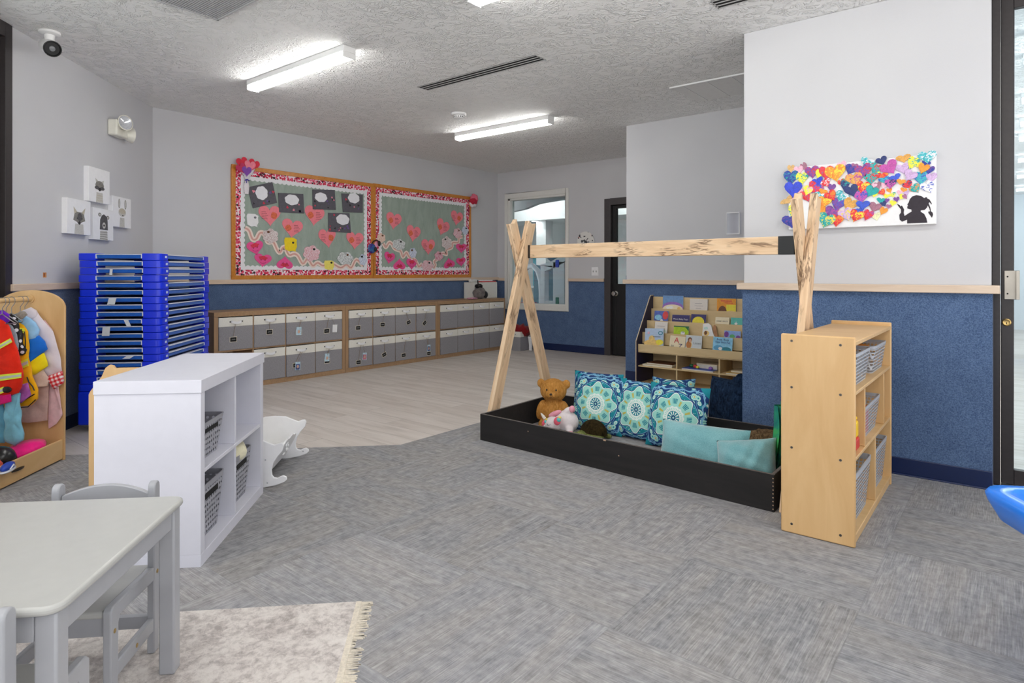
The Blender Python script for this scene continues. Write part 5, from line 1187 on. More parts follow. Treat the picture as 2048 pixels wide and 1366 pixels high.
mbask('tall pale grey basket with green toys on the bottom level of the maple shelf', 3.135, 0.0502, 0.44, 0.25, 0.225)
mbask('tall pale grey basket at the bottom of the maple shelf, nearest the pillar', 3.62, 0.0502, 0.43, 0.25, 0.215)
TY = plain('toy_yellow', (250,206,20), 0.35, 0.03); TG_ = plain('toy_green', (20,150,60), 0.4, 0.08); TR = plain('toy_bright_red', (214,50,40), 0.4, 0.05); TPK = plain('toy_pink', (226,160,214), 0.4, 0.03); TO = plain('toy_orange', (236,150,50), 0.4, 0.05)
b = MB(); b.lathe([(0.001,0),(0.055,0),(0.065,0.008),(0.06,0.02),(0.001,0.022)], 24); o = b.build('toy_plate', TPK, smooth=40); o.location = (-0.60, 3.10, 0.772); tag(o, 'pink toy disc on top of the near upper basket in the maple shelf', 'toy')
b = MB(); b.lathe([(0.001,0),(0.055,0),(0.06,0.02),(0.001,0.03)], 24); b.build('toy_filling', TO).location = (-0.62, 3.60, 0.74); tag(bpy.data.objects['toy_filling'], 'brown toy in the upper basket beside the pillar wall', 'toy')
b = MB(); b.box(-0.04,0.04,-0.07,0.07,0,0.03); b.box(-0.02,0.03,-0.02,0.05,0.03,0.05); o = b.build('toy_truck', TY, bevel=0.008); o.location = (-0.59, 3.34, 0.508); tag(o, 'yellow toy in the middle basket of the maple shelf', 'toy')
b = MB(); b.box(-0.035,0.035,-0.05,0.05,0,0.12); o = b.build('toy_block', TR, bevel=0.006); o.location = (-0.57, 3.37, 0.371); tag(o, 'red toy seen through the side of the middle basket', 'toy')
t2 = thing('toy_digger', 'yellow and red toy standing bare in the middle level of the maple shelf', 'toy', (-0.545, 3.03, 0.3652))
b = MB(); b.box(-0.03,0.03,-0.05,0.05,0.0,0.05); b.build('chassis', TR, t2, bevel=0.008)
b = MB(); b.box(-0.025,0.025,-0.01,0.05,0.05,0.12); b.box(-0.02,0.02,0.02,0.06,0.12,0.135); b.build('cab', TY, t2, bevel=0.008)
t2 = thing('toy_dinosaur', 'green toy with a spiky back on top of the tall lower basket', 'toy', (-0.585, 3.09, 0.262))
b = MB(); b.ell((0,0,0.03), (0.035,0.085,0.035), nu=18, nv=10); b.ell((0,-0.075,0.055), (0.025,0.04,0.025), nu=14, nv=8)
for k in range(5): b.loft([[(0.008*math.cos(a), -0.05+k*0.028+0.012*math.sin(a), 0.055) for a in [2*PI*q/6 for q in range(6)]], [(0, -0.05+k*0.028, 0.085)]*6])
b.build('body', TG_, t2, smooth=50)
b = MB(); b.box(-0.05,-0.01,0.0,0.04,0.03,0.10); b.box(0.01,0.05,-0.09,-0.05,-0.02,0.02); b.build('yellow_brick', TY, t2, bevel=0.006)

# ---------------------------------------------------------------- black reading box with its timber frame
fl_, fr_, br_, bl_ = Vector((-2.790,3.152,0)), Vector((-0.868,3.058,0)), Vector((-0.868,4.02,0)), Vector((-2.805,4.045,0))
t = thing('reading_box', 'low black open box with timber A-frames and a beam, filled with pillows', 'reading nook', (-1.83, 3.55, 0.004))
O = Vector((-1.83, 3.55, 0.004))
def board(name, p, q, th=0.019, hh=0.175, side=1, par=None):
    p, q = p-O, q-O; d = (q-p).normalized(); n = Vector((-d.y, d.x, 0))*th*side
    b = MB(); b.prism([(p.x,p.y),(q.x,q.y),(q.x+n.x,q.y+n.y),(p.x+n.x,p.y+n.y)], 0.0, hh, 'z'); o = b.build(name, ESPRESSO, t, bevel=0.0015)
    e = MB(); i = n*0.12; e.prism([(p.x+i.x,p.y+i.y),(q.x+i.x,q.y+i.y),(q.x+n.x-i.x,q.y+n.y-i.y),(p.x+n.x-i.x,p.y+n.y-i.y)], hh, hh+0.0008, 'z'); e.build('worn_edge', plain('worn_edge_grey', (96,88,84), 0.8, 0.35, 90), o)
    return o
fb = board('front_board', fl_, fr_); board('side_board', bl_+Vector((0.0,0,0)), fl_+Vector((0,0.02,0))); board('side_board', fr_+Vector((-0.0,0.02,0)), br_); board('back_board', br_, bl_)
b = MB(); d = (fr_-fl_).normalized()
for k in range(9): 
    p = fr_-O-d*0.004; b.box(p.x-0.0035, p.x+0.0015, p.y-0.0008, p.y+0.003, 0.012+k*0.018, 0.017+k*0.018)
for s, z in ((0.42,0.125),(1.08,0.1)): 
    p = fl_-O+d*s; b.box(p.x-0.003, p.x+0.003, p.y-0.0006, p.y+0.002, z, z+0.006)
p = fl_-O+d*0.99; b.box(p.x-0.012, p.x+0.006, p.y-0.0006, p.y+0.002, 0.169, 0.1752)
b.build('chipped_edge', plain('chip_tan', (196,164,136), 0.8, 0.3, 200), fb)
def legm(name, x, y0, z0, y1, z1, w=0.089, tk=0.038):
    a = Vector((x, y0, z0)) - O; c = Vector((x, y1, z1)) - O; L = (c-a).length; dv = (c-a).normalized()
    X = Vector((1,0,0)); Yv = dv.cross(X).normalized()
    b = MB()
    # flat feet: cut the bottom level with the floor
    k = abs(dv.y)/dv.z*w/2*(1 if dv.y > 0 else -1)
    vs = []
    for sx in (-1, 1):
        vs += [(sx*tk/2, -w/2, 0), (sx*tk/2, w/2, 0), (sx*tk/2, w/2, L+0.012), (sx*tk/2, 0.01, L-0.012), (sx*tk/2, -w/2, L)]
    n = 5
    fs = [tuple(range(n)), tuple(range(2*n-1, n-1, -1))] + [(i, i+n, (i+1) % n+n, (i+1) % n) for i in range(n)]
    b.add(vs, fs)
    o = b.build(name, PINE, t, bevel=0.003)
    M = Matrix(((X.x,Yv.x,dv.x,a.x),(X.y,Yv.y,dv.y,a.y),(X.z,Yv.z,dv.z,a.z),(0,0,0,1)))
    o.matrix_basis = M
    return o
legm('leg', -2.838, 3.300, 0.012, 3.778, 1.505); legm('leg', -2.880, 4.130, 0.012, 3.602, 1.500)
legm('leg', -0.815, 3.050, 0.012, 3.622, 1.535); legm('leg', -0.855, 3.905, 0.012, 3.392, 1.515)
pa, pb = Vector((-2.815, 3.745, 1.286)) - O, Vector((-0.905, 3.475, 1.273)) - O
b = MB(); dv = (pb-pa); L = dv.length; b.box(-0.020, 0.020, -0.0475, 0.0475, 0, L); o = b.build('beam', PINE, t, bevel=0.003)
dv.normalize(); Yv = Vector((0,0,1)); Xv = Yv.cross(dv).normalized(); Yv = dv.cross(Xv)
Mb = Matrix(((Xv.x,Yv.x,dv.x,pa.x),(Xv.y,Yv.y,dv.y,pa.y),(Xv.z,Yv.z,dv.z,pa.z),(0,0,0,1))); o.matrix_basis = Mb
for (z0, z1) in ((-0.014, 0.018), (L-0.055, L+0.03)):
    b = MB(); b.box(-0.024, 0.024, -0.0485, 0.0485, z0, z1); br = b.build('bracket', BLACK, t, bevel=0.002); br.matrix_basis = Mb
    b = MB()
    zz = z0+0.016
    for yy in (-0.036, 0.036): b.ell((0.0, yy, zz), (0.026, 0.004, 0.004), nu=10, nv=6)
    s = b.build('screw', plain('black_screw', (70,70,74), 0.35, 0.1, metal=0.6), br)

# ---------------------------------------------------------------- pillows
def m_mandala():
    tt = NT('mandala_fabric'); x, y, z = tt.sep()
    R = 0.2
    u = tt.math('DIVIDE', x, R); v = tt.math('DIVIDE', tt.math('SUBTRACT', z, R), R)
    r = tt.math('SQRT', tt.math('ADD', tt.math('MULTIPLY', u, u), tt.math('MULTIPLY', v, v)))
    th = tt.math('ARCTAN2', v, u)
    c8 = tt.math('COSINE', tt.math('MULTIPLY', th, 8)); c16 = tt.math('COSINE', tt.math('MULTIPLY', th, 16)); c24 = tt.math('COSINE', tt.math('MULTIPLY', th, 14))
    NV, TL_, MT, WH, OL, SK = rgb(36,62,116), rgb(36,134,150), rgb(158,216,204), rgb(226,236,230), rgb(190,180,96), rgb(120,172,204)
    def lt(a, b): return tt.math('LESS_THAN', a, b)
    def gt(a, b): return tt.math('GREATER_THAN', a, b)
    def band(a, lo, hi): return tt.math('MULTIPLY', gt(a, lo), lt(a, hi))
    # outer paisley ground (mirrored in both axes)
    vec = tt.comb(tt.math('ABSOLUTE', u), tt.math('ABSOLUTE', v), 0)
    sw = tt.node('ShaderNodeTexNoise'); sw.inputs['Scale'].default_value = 2.2; sw.inputs['Detail'].default_value = 0; tt.L.new(vec, sw.inputs['Vector'])
    vm = tt.node('ShaderNodeVectorMath', operation='ADD'); tt.L.new(vec, vm.inputs[0])
    sc_ = tt.node('ShaderNodeVectorMath', operation='SCALE'); tt.L.new(sw.outputs['Color'], sc_.inputs[0]); sc_.inputs['Scale'].default_value = 0.25; tt.L.new(sc_.outputs[0], vm.inputs[1])
    pv = vm.outputs[0]
    n = tt.noise(3.0, 1, 0.5, 0.3, pv); d = tt.voro(3.7, vec=pv, rand=0.55)
    col = tt.mix(band(n, 0.455, 0.49), NV, SK); col = tt.mix(band(n, 0.56, 0.60), col, SK)
    col = tt.mix(lt(d, 0.50), col, TL_); col = tt.mix(lt(d, 0.43), col, WH); col = tt.mix(lt(d, 0.39), col, MT); col = tt.mix(lt(d, 0.25), col, TL_); col = tt.mix(lt(d, 0.21), col, WH); col = tt.mix(lt(d, 0.15), col, OL); col = tt.mix(lt(d, 0.06), col, NV)
    sq = tt.math('MAXIMUM', tt.math('ABSOLUTE', u), tt.math('ABSOLUTE', v))
    wav = tt.math('ADD', sq, tt.math('MULTIPLY', tt.math('SINE', tt.math('MULTIPLY', tt.math('ADD', tt.math('ABSOLUTE', u), tt.math('ABSOLUTE', v)), 16)), 0.025))
    col = tt.mix(band(wav, 0.87, 0.915), col, SK); col = tt.mix(gt(wav, 0.965), col, NV)
    col = tt.mix(gt(tt.math('ADD', tt.math('ABSOLUTE', u), tt.math('ABSOLUTE', v)), 1.72), col, TL_)
    # ring of lens petals and the mint star
    a4 = tt.math('ABSOLUTE', tt.math('COSINE', tt.math('MULTIPLY', th, 4)))
    rr_ = 0.78
    col = tt.mix(lt(r, rr_ + 0.045), col, NV); col = tt.mix(lt(r, rr_ + 0.02), col, SK); col = tt.mix(lt(r, rr_), col, TL_)
    col = tt.mix(tt.math('MULTIPLY', band(r, 0.64, 0.75), lt(tt.voro(16, vec=tt.comb(u, v, 0)), 0.30)), col, MT)
    star = tt.math('ADD', 0.60, tt.math('MULTIPLY', tt.math('POWER', a4, 2.2), 0.16))
    col = tt.mix(lt(r, tt.math('ADD', star, 0.045)), col, NV); col = tt.mix(lt(r, tt.math('ADD', star, 0.025)), col, WH); col = tt.mix(lt(r, star), col, MT)
    leaf = tt.math('ABSOLUTE', tt.math('SINE', tt.math('MULTIPLY', th, 36)))
    col = tt.mix(tt.math('MULTIPLY', tt.math('MULTIPLY', band(r, 0.44, 0.60), gt(c8, 0.40)), gt(leaf, 0.45)), col, TL_)
    col = tt.mix(tt.math('MULTIPLY', band(r, 0.40, 0.56), lt(c8, -0.86)), col, OL)
    # centre
    col = tt.mix(lt(r, tt.math('ADD', 0.35, tt.math('MULTIPLY', c24, 0.014))), col, WH); col = tt.mix(tt.math('MULTIPLY', band(r, 0.25, 0.31), gt(tt.math('COSINE', tt.math('MULTIPLY', th, 30)), 0.2)), col, MT)
    col = tt.mix(lt(r, 0.21), col, TL_); col = tt.mix(tt.math('MULTIPLY', band(r, 0.08, 0.19), gt(tt.math('COSINE', tt.math('MULTIPLY', th, 12)), 0.15)), col, WH); col = tt.mix(lt(r, 0.07), col, NV); col = tt.mix(lt(r, 0.035), col, MT)
    tt.base(col); tt.set(Roughness=0.85); tt.inp(tt.b, 'Specular IOR Level', 0.15); tt.bump(tt.noise(400, 2), 0.2, 0.002); return tt.mat
MAND = m_mandala()
TEALV = None
def m_velvet():
    tt = NT('teal_velvet'); n = tt.noise(5, 4, 0.6); f = tt.noise(220, 3)
    tt.base(tt.mix(0.4, tt.ramp(n, [(0.3, rgb(104,160,166)), (0.7, rgb(140,188,190))]), tt.ramp(f, [(0.3, rgb(84,140,152)), (0.7, rgb(146,196,202))]))); tt.set(Roughness=0.85); tt.inp(tt.b, 'Sheen Weight', 0.6); tt.inp(tt.b, 'Specular IOR Level', 0.1); tt.bump(f, 0.3, 0.003); return tt.mat
TEALV = m_velvet()
def cushion(name, lab, cat, loc, w, h, th, tilt, yaw, mat, group=None, roll=0, pinch=0.045, n=28, slump=None, wr=0.004):
    """stands on its lower edge: local X width, Z up, Y thickness (front -Y)"""
    b = MB()
    for s in (-1, 1):
        g = []
        for j in range(n+1):
            row = []
            for i in range(n+1):
                u = -1+2*i/n; v = -1+2*j/n
                prof = max(0.0, (1-abs(u)**2.6))**0.55*max(0.0, (1-abs(v)**2.6))**0.55
                kx = 1 - pinch*(1-v*v)*abs(u)**2; kz = 1 - pinch*(1-u*u)*abs(v)**2
                x = u*w/2*kx; z = h/2 + v*h/2*kz
                y = s*(th/2*prof + wr*prof*math.sin(u*9+v*4+w*30)*math.cos(v*7-u*3))
                p = Vector((x, y, z))
                if slump: p = slump(p, u, v)
                row.append(tuple(p))
            g.append(row)
        b.sheet(g)
    bm_ = b.build(name, mat, smooth=70)
    bm_.location = loc
    bm_.rotation_mode = 'XYZ'; bm_.rotation_euler = (-tilt, roll, yaw)
    return tag(bm_, lab, cat, group)
MG = 'teal and navy mandala pillows'
zb = 0.006
cushion('mandala_pillow', 'mandala pillow standing directly behind the teddy bear, mostly covered', 'pillow', (-2.345, 3.905, zb), 0.39, 0.40, 0.11, 0.14, 0.10, MAND, MG)
cushion('mandala_pillow', 'mandala pillow behind the turtle toy, first fully visible one from the bear', 'pillow', (-2.270, 3.790, zb), 0.395, 0.40, 0.11, 0.20, 0.04, MAND, MG)
cushion('mandala_pillow', 'middle mandala pillow, overlapped by the one beside the teal pillow', 'pillow', (-1.960, 3.800, zb), 0.40, 0.395, 0.11, 0.20, -0.10, MAND, MG)
cushion('mandala_pillow', 'mandala pillow rising behind the teal rectangular pillow', 'pillow', (-1.665, 3.735, zb), 0.41, 0.41, 0.12, 0.20, -0.02, MAND, MG)
cushion('mandala_pillow', 'mandala pillow behind the others, only its top corners showing', 'pillow', (-1.86, 4.16, zb), 0.30, 0.385, 0.10, 0.0, 0.30, MAND, MG, pinch=0.10)
cushion('teal_pillow', 'teal velvet rectangular pillow leaning up at the front of the black box', 'pillow', (-1.335, 3.33, zb), 0.50, 0.285, 0.16, 0.30, 0.03, TEALV, None, roll=-0.01, pinch=0.04)
cushion('teal_pillow', 'teal velvet pillow slumped in the box corner beside the maple shelf', 'pillow', (-1.085, 3.24, 0.02), 0.30, 0.25, 0.22, 0.45, 0.25, TEALV, None, roll=-0.16, pinch=0.05, slump=lambda p, u, v: Vector((p.x + 0.34*p.z - 0.03*abs(u)*v, p.y, p.z)), wr=0.010)
# shaggy navy pillow behind the back board, leaning on the pillar side
def m_shag(name, lo, hi):
    tt = NT(name); n = tt.noise(1, 4, 0.7, 0.8, tt.mapped((60, 60, 26)))
    tt.base(tt.ramp(n, [(0.32, rgb(*lo)), (0.68, rgb(*hi))])); tt.set(Roughness=0.95); tt.inp(tt.b, 'Specular IOR Level', 0.1); tt.bump(n, 0.9, 0.02); return tt.mat
SHAG = m_shag('navy_shag', (8,18,36), (46,68,98)); BRSH = m_shag('brown_shag', (66,50,34), (138,112,82))
o = cushion('fur_pillow', 'shaggy navy blue pillow behind the box, tucked against the pillar', 'pillow', (-1.515, 4.235, 0.006), 0.30, 0.40, 0.15, 0.08, -0.35, SHAG, None, pinch=0.02, wr=0.012)
b = MB(); b.ell((0,0,0), (0.06,0.05,0.04), nu=18, nv=12, fn=lambda p: p*(1+0.2*math.sin(p.x*120)*math.cos(p.z*90))); o = b.build('fur_tuft', SHAG, o, smooth=60); o.location = (0.09, 0.02, 0.40)
b = MB(); b.ell((0,0,0), (0.17,0.10,0.115), nu=30, nv=18, fn=lambda p: p*(1+0.035*math.sin(p.x*90+p.z*60)*math.cos(p.y*80)))
o = b.build('brown_cushion', BRSH, smooth=70); o.location = (-1.08, 3.70, 0.118); tag(o, 'small fuzzy brown cushion behind the teal pillows', 'cushion')
# green plush blanket draped in the box corner behind the maple shelf
def m_green():
    tt = NT('green_blanket'); n = tt.noise(9, 3, 0.6, 1.0); tt.base(tt.ramp(n, [(0.35, rgb(10,110,110)), (0.52, rgb(22,140,110)), (0.66, rgb(70,180,90))])); tt.set(Roughness=0.9); tt.bump(tt.noise(200, 3), 0.5, 0.004); return tt.mat
b = MB(); g = []
for s in (0, 1):
    g = []
    for j in range(13):
        v = j/12; row = []
        for i in range(11):
            u = i/10; row.append((-0.952+0.025*math.sin(u*9+v*3)-0.05*(1-v)**2+s*0.022+0.01*v, 3.34+u*0.30*(1-0.45*v)+0.03*v, 0.02+0.42*v))
        g.append(row)
    b.sheet(g)
o = b.build('green_blanket', m_green(), smooth=60); tag(o, 'teal green blanket draped upright in the box corner behind the maple shelf', 'blanket')

# ---------------------------------------------------------------- soft toys
def plush(name, mat, par, parts, voxel=0.006):
    b = MB()
    for c, r, rot in parts: b.ell(c, r, nu=20, nv=14, rot=rot)
    o = b.build(name, mat, par, smooth=180)
    md = o.modifiers.new('remesh', 'REMESH'); md.mode = 'VOXEL'; md.voxel_size = voxel; md.use_smooth_shade = True
    md = o.modifiers.new('smooth', 'SMOOTH'); md.factor = 0.6; md.iterations = 4
    return o
from mathutils import Euler
FURB = m_shag('bear_fur', (178,118,50), (216,158,86))
t = thing('teddy_bear', 'golden brown teddy bear sitting in the corner of the black box', 'teddy bear', (-2.60, 3.74, 0.005), 0.42)
plush('body', FURB, t, [((0,0.01,0.105),(0.085,0.075,0.11),None), ((0,-0.002,0.270),(0.098,0.080,0.086),None), ((0,-0.066,0.248),(0.046,0.032,0.032),None), ((-0.094,0.01,0.315),(0.030,0.018,0.034),None), ((0.094,0.01,0.315),(0.030,0.018,0.034),None),
     ((-0.088,-0.01,0.125),(0.034,0.036,0.075),Euler((0,0.25,0))), ((0.088,-0.01,0.125),(0.034,0.036,0.075),Euler((0,-0.25,0))), ((-0.060,-0.085,0.035),(0.034,0.080,0.034),Euler((0,0,0.3))), ((0.060,-0.085,0.035),(0.034,0.080,0.034),Euler((0,0,-0.3))), ((0,0,0.195),(0.05,0.05,0.03),None)])
b = MB()
for s in (-1, 1): b.ell((s*0.034,-0.078,0.284), (0.006,0.004,0.007), nu=12, nv=8)
b.build('eye', BLACK, t, smooth=60)
b = MB(); b.ell((0,-0.098,0.257), (0.010,0.006,0.008), nu=12, nv=8); b.tube([(0,-0.0975,0.249),(0,-0.096,0.236)], 0.0015, 5); b.tube([(-0.014,-0.091,0.230),(0,-0.095,0.235),(0.014,-0.091,0.230)], 0.0015, 5); b.build('nose', plain('bear_nose', (50,30,22), 0.4, 0), t, smooth=60)
WPL = fabric('unicorn_plush', (228,218,220), 0.05, 0.9, 80); PPL = fabric('unicorn_pink', (232,160,176), 0.08, 0.9)
t = thing('toy_unicorn', 'white plush unicorn with pink feet and rainbow ears lying against the teddy bear', 'soft toy', (-2.468, 3.632, 0.005), 0.15)
plush('body', WPL, t, [((0.045,0.02,0.085),(0.085,0.065,0.075),Euler((0,0.3,0))), ((-0.045,-0.025,0.062),(0.060,0.052,0.055),Euler((0,-0.3,0))), ((0.085,-0.03,0.045),(0.028,0.05,0.026),Euler((0.2,0,0.6))), ((0.055,0.01,0.155),(0.028,0.028,0.045),Euler((0,0.9,0))), ((-0.085,-0.035,0.045),(0.03,0.03,0.028),None)])
b = MB(); b.ell((0.108,-0.065,0.024), (0.024,0.022,0.020), nu=16, nv=10); b.ell((0.092,0.0,0.178), (0.022,0.022,0.024), nu=16, nv=10); b.ell((-0.098,-0.058,0.022), (0.024,0.016,0.012), nu=14, nv=8); b.build('foot', PPL, t, smooth=60)
b = MB(); b.ell((-0.035,-0.01,0.135), (0.055,0.018,0.018), nu=18, nv=10, rot=Euler((0,-0.45,0))); b.build('mane', PPL, t, smooth=60)
for (c, r) in (((0.012,-0.072,0.100),(0.026,0.010,0.030)), ((-0.100,-0.052,0.070),(0.016,0.010,0.024))):
    b = MB(); b.ell(c, r, plain('ear_coral', (238,100,120), 0.7, 0.05), nu=14, nv=10, rot=Euler((0,0.5,0))); er = b.build('ear', None, t, smooth=60)
    b = MB(); b.ell((c[0]+0.014, c[1]-0.004, c[2]+0.012), (r[0]*0.62, r[1], r[2]*0.55), nu=12, nv=8); b.build('teal_lining', plain('ear_teal', (100,200,200), 0.7, 0.05), er, smooth=60)
    b = MB(); b.ell((c[0]+0.02, c[1]-0.002, c[2]+0.028), (r[0]*0.5, r[1]*0.9, r[2]*0.3), nu=12, nv=8); b.build('yellow_lining', plain('ear_yellow', (238,220,110), 0.7, 0.05), er, smooth=60)
b = MB(); b.lathe([(0.012,0),(0.010,0.015),(0.0125,0.016),(0.007,0.032),(0.009,0.033),(0.001,0.05)], 14, M=Matrix.Translation((-0.105,-0.03,0.095)) @ Euler((0.2,-0.6,0)).to_matrix().to_4x4()); b.build('horn', plain('horn_white', (236,230,220), 0.4, 0.02), t, smooth=60)
b = MB(); b.tube([(-0.052+0.012*math.cos(PI+PI*k/8), -0.0745, 0.074+0.009*math.sin(PI+PI*k/8)) for k in range(9)], 0.0016, 5)
for k in range(4): b.tube([(-0.061+k*0.006,-0.0745,0.066),(-0.063+k*0.007,-0.076,0.059)], 0.001, 4)
b.build('closed_eye', plain('lash_dark', (60,58,66), 0.6, 0), t)
TSH = m_shag('turtle_shell', (26,20,10), (66,54,28)); TBD = m_shag('turtle_green', (92,104,52), (150,156,96))
t = thing('toy_turtle', 'plush turtle with a dark brown shell and green feet in front of the pillows', 'soft toy', (-2.215, 3.640, 0.004), -0.12); t.scale = (1.02,0.95,1.1)
b = MB(); b.ell((0,0.02,0.032), (0.098,0.085,0.085), nu=28, nv=16, fn=lambda p: Vector((p.x, p.y, max(p.z, -0.006)))); b.build('shell', TSH, t, smooth=60)
plush('body', TBD, t, [((0,0.0,0.026),(0.098,0.088,0.024),None), ((-0.02,-0.095,0.034),(0.036,0.038,0.030),None), ((-0.098,-0.055,0.018),(0.036,0.026,0.017),Euler((0,0,0.5))), ((0.098,-0.06,0.022),(0.036,0.030,0.022),Euler((0,0,-0.6))), ((0.07,0.09,0.016),(0.03,0.02,0.014),None), ((-0.07,0.09,0.016),(0.03,0.02,0.014),None)], 0.005)
b = MB(); b.ell((0.03,-0.098,0.012), (0.028,0.014,0.010), nu=14, nv=8); b.build('red_scarf', plain('turtle_red', (200,50,50), 0.8, 0.1), t, smooth=60)
b = MB()
for s in (-1, 1): b.ell((-0.02+s*0.018,-0.127,0.044), (0.004,0.003,0.005), nu=10, nv=6)
b.build('eye', BLACK, t)

# ---------------------------------------------------------------- bookcase in the recess
BX0, BX1, BYF, BYB = -2.862, -1.66, 5.535, 5.885
t = thing('bookcase', 'tiered display bookcase with navy sides in the wall recess', 'bookcase', (BX0, BYB, 0.0))
def bb(name, x0, x1, y0, y1, z0, z1, mat=BIRCH, bev=0.0015):
    b = MB(); b.box(x0-BX0, x1-BX0, y0-BYB, y1-BYB, z0, z1); return b.build(name, mat, t, bevel=bev)
prof = [(0,0.0),(BYF-BYB-0.02,0.0),(BYF-BYB-0.02,0.46),(-0.075,0.875),(-0.058,0.893),(0,0.893)]
for x in (0.0, BX1-BX0-0.016):
    b = MB(); b.prism(prof, x, x+0.016, 'x'); sd = b.build('side_panel', NAVYP, t)
    # birch edge band along the front
    pr = [(BYF-BYB-0.02,0.0),(BYF-BYB-0.02,0.46),(-0.075,0.875),(-0.058,0.893),(0.0,0.893)]
    b = MB()
    for (p, q) in zip(pr, pr[1:]): b.bar((x+0.008,p[0],p[1]), (x+0.008,q[0],q[1]), 0.017, 0.006, (1,0,0))
    b.build('edge_band', plain('birch_edge', (226,206,172), 0.5, 0.04), sd)
LIP = [(5.545, 0.360, 0.432), (5.635, 0.43, 0.543), (5.735, 0.53, 0.653), (5.830, 0.64, 0.767)]
for k, (y, z0, z1) in enumerate(LIP):
    bb('tier_lip', BX0+0.016, BX1-0.016, y-0.006, y+0.006, z0, z1)
    yn = LIP[k+1][0]-0.006 if k < 3 else 5.87
    bb('tier_ledge', BX0+0.016, BX1-0.016, y+0.006, yn, z1-0.085 if k else 0.358, z1-0.075 if k else 0.368)
bb('back_panel', BX0+0.016, BX1-0.016, 5.868, 5.876, 0.0, 0.885)
bb('shelf', BX0+0.016, BX1-0.016, 5.54, 5.868, 0.212, 0.225); bb('bottom_board', BX0+0.016, BX1-0.016, 5.54, 5.868, 0.04, 0.055); bb('shelf', BX0+0.016, BX1-0.016, 5.54, 5.868, 0.352, 0.3575)
for x in (-2.450, -2.045): bb('divider', x-0.007, x+0.007, 5.542, 5.868, 0.055, 0.352)
# books
def C(n, c, v=0.1, s=40): return plain('cover_'+n, c, 0.5, v, s)
def book(lab, tier, xc, w, top, art, cover, th=0.010, rot=0.0, shape=None, cut=None):
    y, z0, z1 = LIP[tier]; zl = (z1-0.075 if tier else 0.368)+0.001
    lean = 0.16 if tier < 3 else 0.06; h = (top + 0.02*(y-5.4)/0.4 - zl)/math.cos(lean)
    o = thing('picture_book', lab, 'book', (xc, y+(0.030 if tier < 3 else 0.016), zl), 0, 'picture books on the bookcase')
    M = Matrix.Rotation(-lean, 4, 'X') @ Matrix.Rotation(rot, 4, 'Y')
    b = MB()
    if shape: b.prism([(px*w, pz*h) for px, pz in shape], -th/2, th/2, 'y', M=M)
    else: b.box(-w/2, w/2, -th/2, th/2, 0, h, None, M)
    b.build('cover', cover, o, bevel=0.001)
    if not shape:
        b = MB(); b.box(-w/2+0.003, w/2+0.0006, -th/2+0.002, th/2-0.002, 0.002, h+0.0006, None, M); b.build('pages', plain('book_pages', (226,222,210), 0.8, 0.05), o)
    b = MB()
    for i, (pts, mt) in enumerate(art):
        if callable(pts): continue
        b.prism([(px*w, pz*h) for px, pz in pts], -th/2-0.0008-0.0003*i, -th/2, 'y', mt, M)
    if art: b.build('cover_art', None, o)
    o['_m'] = 0; del o['_m']
    return o, M, w, h, th
def title(bk, text, x, z, size, mat):
    o, M, w, h, th = bk
    lettering('title', text, size, mat, o, M @ Matrix.Translation((x*w, -th/2-0.0022, z*h)) @ Matrix.Rotation(PI/2, 4, 'X'), 0.0003)
R_ = lambda x0, x1, z0, z1: [(x0,z0),(x1,z0),(x1,z1),(x0,z1)]
E_ = lambda cx, cz, rx, rz, n=18: [(cx+rx*math.cos(2*PI*k/n), cz+rz*math.sin(2*PI*k/n)) for k in range(n)]
WHT = C('white', (234,232,230), 0.03); PUR = C('purple', (150,110,190)); SKY = C('sky', (110,150,200), 0.12); NAV = C('navy', (52,44,104)); YLW = C('yellow', (232,216,60), 0.08); ORG = C('orange', (226,150,40), 0.12); BRN = C('brown', (110,66,40), 0.25, 80); CRE = C('cream', (236,222,190), 0.03); TEA = C('teal', (90,184,172)); REDb = C('red', (214,70,70)); GRN = C('green', (170,200,30), 0.15); DGR = C('dark_green', (30,100,60)); PLB = C('pale_blue', (180,200,226), 0.06); INKB = C('ink', (60,56,64), 0); BLU = C('blue', (80,100,180), 0.2); LBL = C('light_blue', (140,200,230), 0.15); PCH = C('peach', (232,196,120), 0.15); DTL = C('deep_teal', (40,130,150), 0.1)
b1 = book('blue and purple picture book with white pebbles, first on the top tier', 3, -2.623, 0.213, 0.877, [(R_(-.5,.5,.45,1),SKY), (E_(0,.45,.52,.26),PUR), (E_(0,.36,.5,.22),CRE), (E_(-.25,.42,.08,.06),WHT), (E_(-.08,.44,.1,.07),WHT), (E_(.12,.42,.1,.08),CRE), (E_(.3,.40,.08,.07),PCH)], SKY, 0.016)
book('pale cream picture book, second on the top tier', 3, -2.359, 0.177, 0.851, [(R_(-.2,.2,.75,.78),C('grey_text',(180,170,170),0)), (R_(-.22,.25,.62,.645),C('grey_text',(180,170,170),0)), (R_(-.15,.15,.48,.505),C('grey_text',(180,170,170),0))], C('ivory', (224,216,208), 0.03), 0.018)
book('orange picture book with a brown hedgehog shape, third on the top tier', 3, -2.09, 0.179, 0.863, [(R_(0,.5,.1,.7),YLW), (E_(-.2,.28,.24,.36),BRN), (R_(-.3,.3,.86,.90),REDb), (R_(-.1,.35,.77,.80),REDb), (E_(.25,.3,.25,.12),PCH)], ORG, 0.016)
book('blue and red picture book, first on the second tier', 2, -2.716, 0.149, 0.73, [(E_(-.2,.62,.25,.16),LBL), (E_(.3,.75,.2,.24),REDb), (E_(.05,.42,.1,.1),WHT)], BLU, 0.012)
bk = book('dark purple picture book with white title, second on the second tier', 2, -2.51, 0.179, 0.699, [], NAV, 0.012); title(bk, 'Moon Baby Pops', 0, 0.70, 0.022, WHT)
